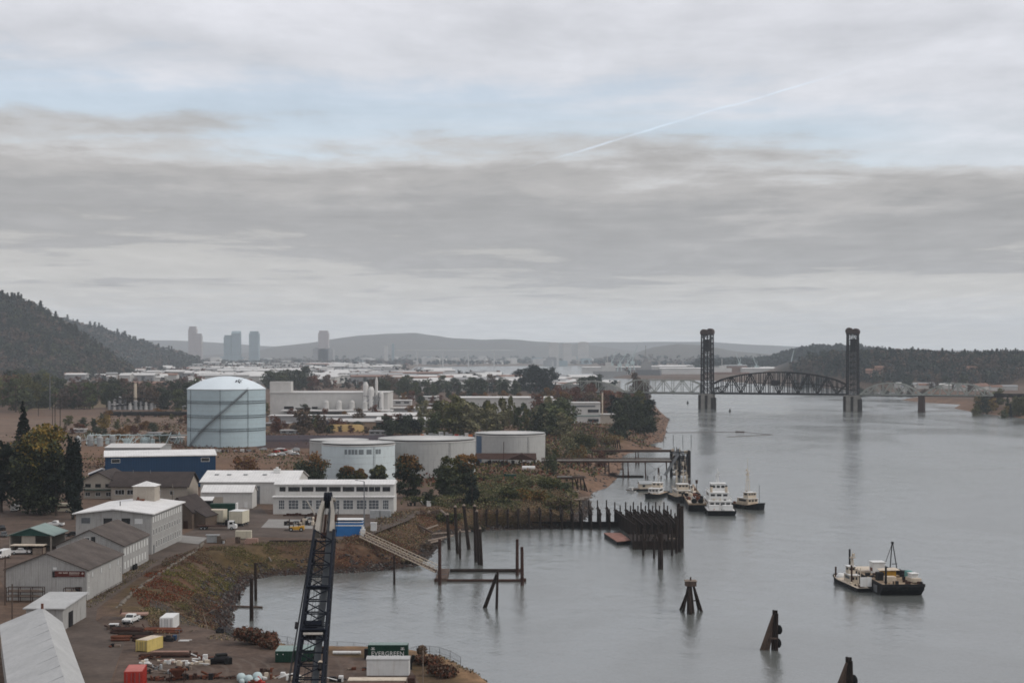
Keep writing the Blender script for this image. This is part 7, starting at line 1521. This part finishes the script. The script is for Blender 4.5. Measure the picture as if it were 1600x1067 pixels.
# steel stock and yard bits
def stock(label, px, py, L, n, r, m, rz=0, rows=2, name='pipe_stack', cat='pipes'):
    b = MB()
    for k in range(rows):
        for i in range(n-k): y = (i+k*.5)*r*2.1; b.rod((-L/2+rr.uniform(-.4, .4), y, r+k*r*1.75), (L/2+rr.uniform(-.4, .4), y, r+k*r*1.75), r, n=9)
    return solo(b, name, m, label, cat, P(px, py, 6.05), rz)
stock('stack of rust-red pipes beside the white yard container', 252, 989, 6.6, 6, .22, 'rust', R(-2)); stock('stack of dark rusted beams at the left of the pipe stock', 196, 990, 5.5, 6, .25, 'rust_dark', R(-3)); stock('second stack of dark beams before the red pipes', 209, 997, 5.5, 6, .24, 'pile_wood', R(2))
stock('short stack of reddish beams at the left end of the stock', 188, 1001, 3.2, 4, .24, 'rust', R(4)); stock('lower dark pipe bundle right behind the yellow container', 225, 1002, 4.2, 5, .25, 'rust_dark', R(0))
heap('scrap_heap', 'loose dark ironwork lying behind the stacked beams', 'scrap', 200, 983, 26, (4, 1), ['dark_steel', 'rust_dark', 'old_wood'], 8, 1.2, .8); heap('scrap_heap', 'blue-black tarpaulined load with a pale plank by the white container', 'scrap', 262, 1000, 10, (1.5, .8), ['dark_steel', 'blue_wall'], 9, 1.8, .7)
solo(MB().cbox(0, 0, 0, 1.6, 1.0, .8).cbox(0, 0, .8, 1.8, 1.2, .1), 'white_tote', 'white_paint', 'small white box at the left end of the steel stock', 'box', P(178, 981, 6.05)); solo(MB().rod((0, 0, 0), (0, 0, 2.2), .07, n=6).rod((-.8, 0, 2.1), (.8, 0, 2.1), .06, n=6).rod((-.7, .3, 0), (0, 0, 1.2), .05, n=5), 'stand', 'steel_grey', 'thin steel stand in front of the white container', 'stand', P(280, 1001, 6.05))
solo(MB().cbox(0, 0, 0, 2, .5, .12).rod((-1, .5, .1), (1.4, .8, .1), .08, n=5), 'scrap_sheet', 'white_paint', 'bent pale sheet metal on the ground right of the thin stand', 'scrap', P(287, 1001, 6.05))
solo(MB().rod((-4.6, 0, .4), (4.2, .3, .4), .33, n=10).rod((4.2, .3, .2), (4.2, .3, 1.2), .14, n=6).rod((-5, .2, .3), (-3, .2, .3), .2, n=6), 'long_pipe', 'rust_dark', 'single long rusty pipe lying across the yard', 'pipe', P(260, 1027, 6.05), R(-2)); solo(MB().rod((-3.4, 0, .2), (3.4, .2, .2), .16, n=8).rod((-3, .6, .2), (3.2, .7, .2), .16, n=8), 'long_pipe', 'pink_brick', 'pair of thin brown rails behind the long rusty pipe', 'rails', P(265, 1020, 6.05))
for i, (px, py, n, e, mats, lab) in enumerate([(228, 1037, 9, (1.2, .6), ['white_paint', 'boat_cream'], 'crumpled pale tarpaulin heap left in the yard'), (264, 1036, 14, (1.5, .4), ['boat_cream', 'pink_brick', 'white_paint'], 'row of small pale castings in the yard'), (281, 1038, 3, (.8, .3), ['boat_cream'], 'pale flat crate beside the row of castings'),
        (301, 1038, 7, (1.1, .4), ['white_paint', 'boat_cream'], 'left of two white pump skids in the yard'), (319, 1038, 7, (1.1, .4), ['white_paint', 'boat_cream'], 'right of two white pump skids in the yard'), (314, 1030, 9, (.9, .5), ['rust', 'white_paint'], 'rusty winch behind the two white pump skids'),
        (246, 1046, 6, (1, .4), ['dark_steel', 'grey_paint'], 'small machine on a grey stand behind the red container'), (264, 1052, 6, (.9, .5), ['grey_paint', 'pale_wood'], 'grey wooden cage box in the lower yard'), (238, 1062, 12, (2.2, .5), ['rust', 'rust_dark'], 'rust-red frame parts right of the red container'),
        (305, 1060, 26, (3.2, .7), ['dark_steel', 'rust', 'rust_dark'], 'long tangle of dark and red ironwork at the bottom of the yard'), (330, 1058, 10, (1.2, .5), ['rust', 'rust_dark'], 'dark red pipe bends at the bottom of the yard'), (345, 1030, 0, (1, 1), ['dark_steel'], ''),
        (424, 1060, 9, (1.3, .5), ['boat_cream', 'white_paint', 'rust'], 'small white and brown valves left of the boom foot'), (448, 1056, 5, (.7, .4), ['rust_dark', 'white_paint'], 'dark cube crate beside the small valves'), (460, 1062, 8, (1.3, .5), ['white_paint', 'boat_cream'], 'white bits beneath the left chord of the boom'),
        (404, 1068, 9, (1.2, .5), ['rust', 'red_paint'], 'red-brown flanges beside the grey drums'), (530, 1064, 8, (1.3, .5), ['white_paint', 'dark_steel'], 'white covered machine beneath the right chord of the boom')]):
    if n: heap('yard_scrap', lab, 'scrap', px, py, n, e, mats, 40+i, .9, .8)
for i, (px, py, n, e, lab) in enumerate([(233, 1029, 10, (2, .5), 'thin brown offcuts behind the crumpled tarpaulin'), (290, 1046, 12, (1.6, .5), 'scattered rusty brackets before the white pump skids'), (352, 1060, 12, (1.4, .5), 'dark fittings left of the pale grey drum cluster'), (225, 1052, 6, (1, .4), 'rusty oddments beside the pink container roof'),
        (262, 1062, 14, (2.6, .4), 'low red-brown frames under the funnel hopper'), (180, 1010, 7, (1, .4), 'small timber offcuts by the track, left of the dark beams'), (415, 1049, 8, (1.2, .4), 'small dark castings above the grey drums'), (560, 1046, 8, (1.4, .4), 'dark scraps left of the white ribbed container'), (300, 1024, 6, (1, .4), 'thin poles lying beyond the rusty winch')]):
    heap('yard_scrap', lab, 'scrap', px, py, n, e, [['rust_dark', 'old_wood', 'rust'], ['rust', 'dark_steel', 'pale_wood']][i % 2], 90+i, .8, .55)
t_ = thing('engine_block', 'black engine block with round openings standing in the yard', 'engine', P(346, 1036, 6.05), R(20)); MB().cbox(0, 0, .2, 1.9, 1.4, 1.5).build('block', 'black_rubber', t_); MB().rod((-1.3, -.2, .9), (1.2, -.9, .8), .55, n=12).build('drum', 'dark_steel', t_); MB().cbox(1.0, -.8, 0, 1.3, 1, 1.1).build('gearbox', 'black_rubber', t_); MB().cbox(-1.4, .3, 0, 1.1, 1.1, 1.0).build('pump', 'dark_steel', t_)
t_ = thing('hopper', 'rusty red funnel hopper in the lower yard', 'hopper', P(277.5, 1064, 6.05)); b = MB(); b.add([(-1.3, -.8, 2.0), (1.3, -.8, 2.0), (1.3, .8, 2.0), (-1.3, .8, 2.0), (-.3, -.3, .7), (.3, -.3, .7), (.3, .3, .7), (-.3, .3, .7)], [(0, 1, 5, 4), (1, 2, 6, 5), (2, 3, 7, 6), (3, 0, 4, 7)]); b.build('funnel', 'rust', t_); b = MB(); [b.rod((x, y, 0), (x, y, 2), .07, n=5) for x in (-1.2, 1.2) for y in (-.7, .7)]; b.build('frame', 'rust_dark', t_)
t_ = thing('drum_cluster', 'cluster of pale grey tanks at the bottom of the yard', 'drums', P(388, 1066, 6.05))
for x, y, s_ in ((-1.3, .8, .75), (1.3, 1.2, .8), (.1, -.2, .7), (1.5, -.4, .5), (-.9, -.9, .45)): MB().lathe([(s_*.6, 0), (s_, s_*.5), (s_, s_*1.3), (s_*.6, s_*1.8), (0, s_*1.95)], 14).build('drum', 'crane_pale', t_, smooth=True).location = (x, y, 0)
solo(MB().lathe([(.7, -.1), (.8, .4), (.5, .9), (0, 1.2)], 10).cbox(.5, -.3, 0, .8, .7, .9), 'winch', 'dark_steel', 'dark winch at the yard fence by the straw', 'winch', P(343, 988, 6.05)); solo(MB().rod((-2.5, 0, .35), (2.5, 0, .35), .3, n=10), 'white_pipe', 'white_paint', 'short white pipe lying on the yard right of the boom', 'pipe', P(542, 1022, 6.05))
solo(MB().rod((0, 0, 0), (0, 0, 1.6), .35, n=8).rod((.2, 0, 1.2), (.6, 0, 2.4), .3, n=8), 'burner', 'black_rubber', 'black machine at the right end of the lettered container', 'machine', P(641, 1045, 6.05)); solo(MB().cbox(0, 0, 0, .8, .8, 1.8), 'cabinet', 'dark_steel', 'dark cabinet at the left end of the lettered container', 'cabinet', P(573, 1029, 6.05))
pole('pale thin post standing in the straw at the right of the yard', 661, 1070, 1016, 'pale_wood', .1)
# chain-link fence along the water edge of the yard
def fence(label, pts, h, m='steel_grey', step=3.0, rails=(.98, .5), z=None):
    p0 = Vector((pts[0][0], pts[0][1], 0)); t_ = thing('mesh_fence', label, 'fence', p0); pm = MB().rod((0, 0, -.4), (0, 0, h), .05, n=6).mesh('post', m); b = MB(); last = None
    for (x0, y0), (x1, y1) in zip(pts[:-1], pts[1:]):
        n = max(1, int(math.hypot(x1-x0, y1-y0)/step))
        for i in range(n+1):
            x, y = x0+(x1-x0)*i/n, y0+(y1-y0)*i/n; v = Vector((x-p0.x, y-p0.y, hz(x, y)))
            if i < n or (x1, y1) == tuple(pts[-1]): link('post', pm, t_, v)
            if last is not None and (v-last).length > .1:
                for q in rails: b.rod(last+Vector((0, 0, h*q)), v+Vector((0, 0, h*q)), .03, n=4)
                for k in range(8): u0 = last.lerp(v, k/8); u1 = last.lerp(v, (k+1)/8); b.rod(u0, u1+Vector((0, 0, h)), .012, n=3); b.rod(u0+Vector((0, 0, h)), u1, .012, n=3)
            last = v
    b.build('mesh_panel', m, t_)
fence('chain-link fence along the far edge of the yard by the cove', [(-77, 341), (-70, 331), (-60, 318), (-52, 304), (-42, 299), (-20, 297), (-15, 291), (-9, 281)], 2.0)
fence('low post-and-wire fence along the kerb of the gravel track', [(-91.5, 352), (-91, 372), (-89.5, 392), (-88, 415), (-86, 440)], 1.0, 'old_wood', 4)
solo(MB().rod((0, 0, 0), (-1.4, 3, 2.6), .07, n=5).rod((-1.4, 3, 2.6), (.8, 4, 3.5), .05, n=5), 'leaning_post', 'pale_wood', 'crooked pale post leaning at the bush by the water corner', 'post', Vector((-59.5, 313, 5.9)))
# ================================================================ boom crane in the foreground
foot = Vector((-25.2, 186, 6.0)); tip = Vector(((513.5-800)/F*224, 224, CAMZ-(775-HOR)*224/F)); axd = tip-foot; Lb = axd.length; zax = axd.normalized(); xax = Vector((1, 0, 0)); xax = (xax-zax*xax.dot(zax)).normalized(); yax = zax.cross(xax)
t_ = thing('boom_crane', 'dark blue lattice crane boom with pale forked head rising in the foreground', 'crane', foot); q_ = Matrix((xax, yax, zax)).transposed().to_quaternion(); t_.rotation_mode = 'QUATERNION'; t_.rotation_quaternion = q_
hw = lambda k: 2.15-.98*min(1, max(0, k)); hd = lambda k: 1.4-.5*k; k1 = .86
for sx in (-1, 1):
    for sy in (-1, 1): MB().rod((sx*hw(0), sy*hd(0), 0), (sx*hw(k1), sy*hd(k1), Lb*k1), .23, .19, 8).build('chord', 'boom_blue', t_)
def lace(b, n, r):
    for i in range(n):
        a, c_ = k1*i/n, k1*(i+1)/n; za, zc = a*Lb, c_*Lb
        for sy in (-1, 1):
            b.rod((-hw(a), sy*hd(a), za), (hw(a), sy*hd(a), za), r*.9, n=5); b.rod((-hw(a), sy*hd(a), za), (hw(c_), sy*hd(c_), zc), r*.75, n=5) if i % 2 else b.rod((hw(a), sy*hd(a), za), (-hw(c_), sy*hd(c_), zc), r*.75, n=5)
        for sx in (-1, 1): b.rod((sx*hw(a), -hd(a), za), (sx*hw(c_), hd(c_), zc), r*.7, n=5); b.rod((sx*hw(a), -hd(a), za), (sx*hw(a), hd(a), za), r*.8, n=5)
b = MB(); lace(b, 21, .11); b.build('lacing', 'boom_blue', t_)
b = MB()
for k in (.30, .52, .66): b.box(-hw(k)-.1, hw(k)+.1, -hd(k)-.3, -hd(k)+.1, k*Lb-.16, k*Lb+.16)
b.build('cross_girder', 'boom_blue', t_)
wk = MB().box(.35, 1.2, hd(.5)-1.6, hd(.5)-1.45, 0, Lb*.97); wk.build('walkway', 'grating', t_)
b = MB()
for x in (.2, 1.5):
    for y in (.9,): b.box(x-.03, x+.03, hd(.5)-1.45+y-.05, hd(.5)-1.45+y, 0, Lb*.97)
    for i in range(30): b.box(x-.03, x+.03, hd(.5)-1.45, hd(.5)-.6, i*Lb*.97/30, i*Lb*.97/30+.06)
b.build('walkway_rail', 'boom_blue', t_)
b = MB().box(-1.55, .6, -.9, .7, 0, .7); b.box(-1.5, 1.2, -.9, .7, -1.0, -.8); b.build('platform', 'boom_blue', t_).location = (.3, .2, Lb*.545); MB().box(-1.3, 1.2, -.6, -.5, 0, .35).build('pale_girder', 'boom_pale', t_).location = (.1, -1.0, Lb*.50)
for sx in (-1, 1):
    pr = [(sx*hw(k1)*1.02, k1*Lb), (sx*1.18, Lb*.93), (sx*.62, Lb*.985), (sx*.28, Lb*.985), (sx*.62, Lb*.93), (sx*.70, k1*Lb)]
    b = MB(); b.yprism(pr if sx < 0 else pr[::-1], -.75, .75); b.build('head_cheek', 'boom_pale', t_)
b = MB(); 
for x in (-.38, 0, .38): b.rod((x-.14, 0, 0), (x+.14, 0, 0), 1.15, n=20)
b.build('head_sheaves', 'boom_blue', t_).location = (0, 0, Lb*.985); MB().box(-1.0, 1.0, -.25, .25, -.2, .2).build('head_pin', 'boom_pale', t_).location = (0, 0, Lb*.985)
b = MB().rod((-.1, 0, 0), (-.1, .2, -3.4), .14, n=6); b.cbox(-.1, .2, -3.9, .8, .5, .7); b.build('hook_block', 'rust_dark', t_).location = (0, 0, Lb*.93)
b = MB().rod((0, 0, 0), (0, 0, .9), .28, n=10); b.lathe([(.36, .9), (.3, 1.2), (0, 1.35)], 10, mi=1); b.build('beacon', ['dark_steel', 'boat_cream'], t_).location = (1.3, -1.1, Lb*.40)
for sx, x0 in ((-1, -3.3), (-1, -3.05), (1, 2.9)):
    MB().rod((sx*1.35, -.5, Lb*.93), (x0, -1.4, -2), .055, n=5).build('pendant_cable', 'cable', t_)
for sx in (-1, 1): MB().rod((0, 0, 0), (-sx*.0, 0, 1.0), .22, n=8).build('cable_socket', 'rust_dark', t_).location = (sx*1.36, -.5, Lb*.90)
MB().rod((0, 0, 0), (0, 0, .9), .2, n=8).build('cable_socket', 'dark_steel', t_).location = (-2.3, -.97, Lb*.53)
for x in (-.5, -.2, .15): MB().rod((x, 0, Lb*.97), (x*1.6, -.3, 0), .03, n=4).build('hoist_rope', 'cable', t_)
MB().rod((-1.25, -.2, Lb*.915), (-2.9, -.5, Lb*.975), .14, .10, 6).build('jib_strut', 'boom_pale', t_)
# ---------------------------------------------------------------- air
hm = bpy.data.materials.new('haze_air'); hm.use_nodes = True; t = NT(hm.node_tree); t.n.clear()
pv = t.new('ShaderNodeVolumePrincipled'); pv.inputs['Color'].default_value = (.84, .93, 1.0, 1); pv.inputs['Density'].default_value = 5.6e-5
pv.inputs['Anisotropy'].default_value = .2
oo = t.new('ShaderNodeOutputMaterial'); t.l.new(pv.outputs[0], oo.inputs['Volume'])
tag(MB().box(-16000, 16000, -300, 19500, -6, 420).build('haze', hm), kind='stuff')
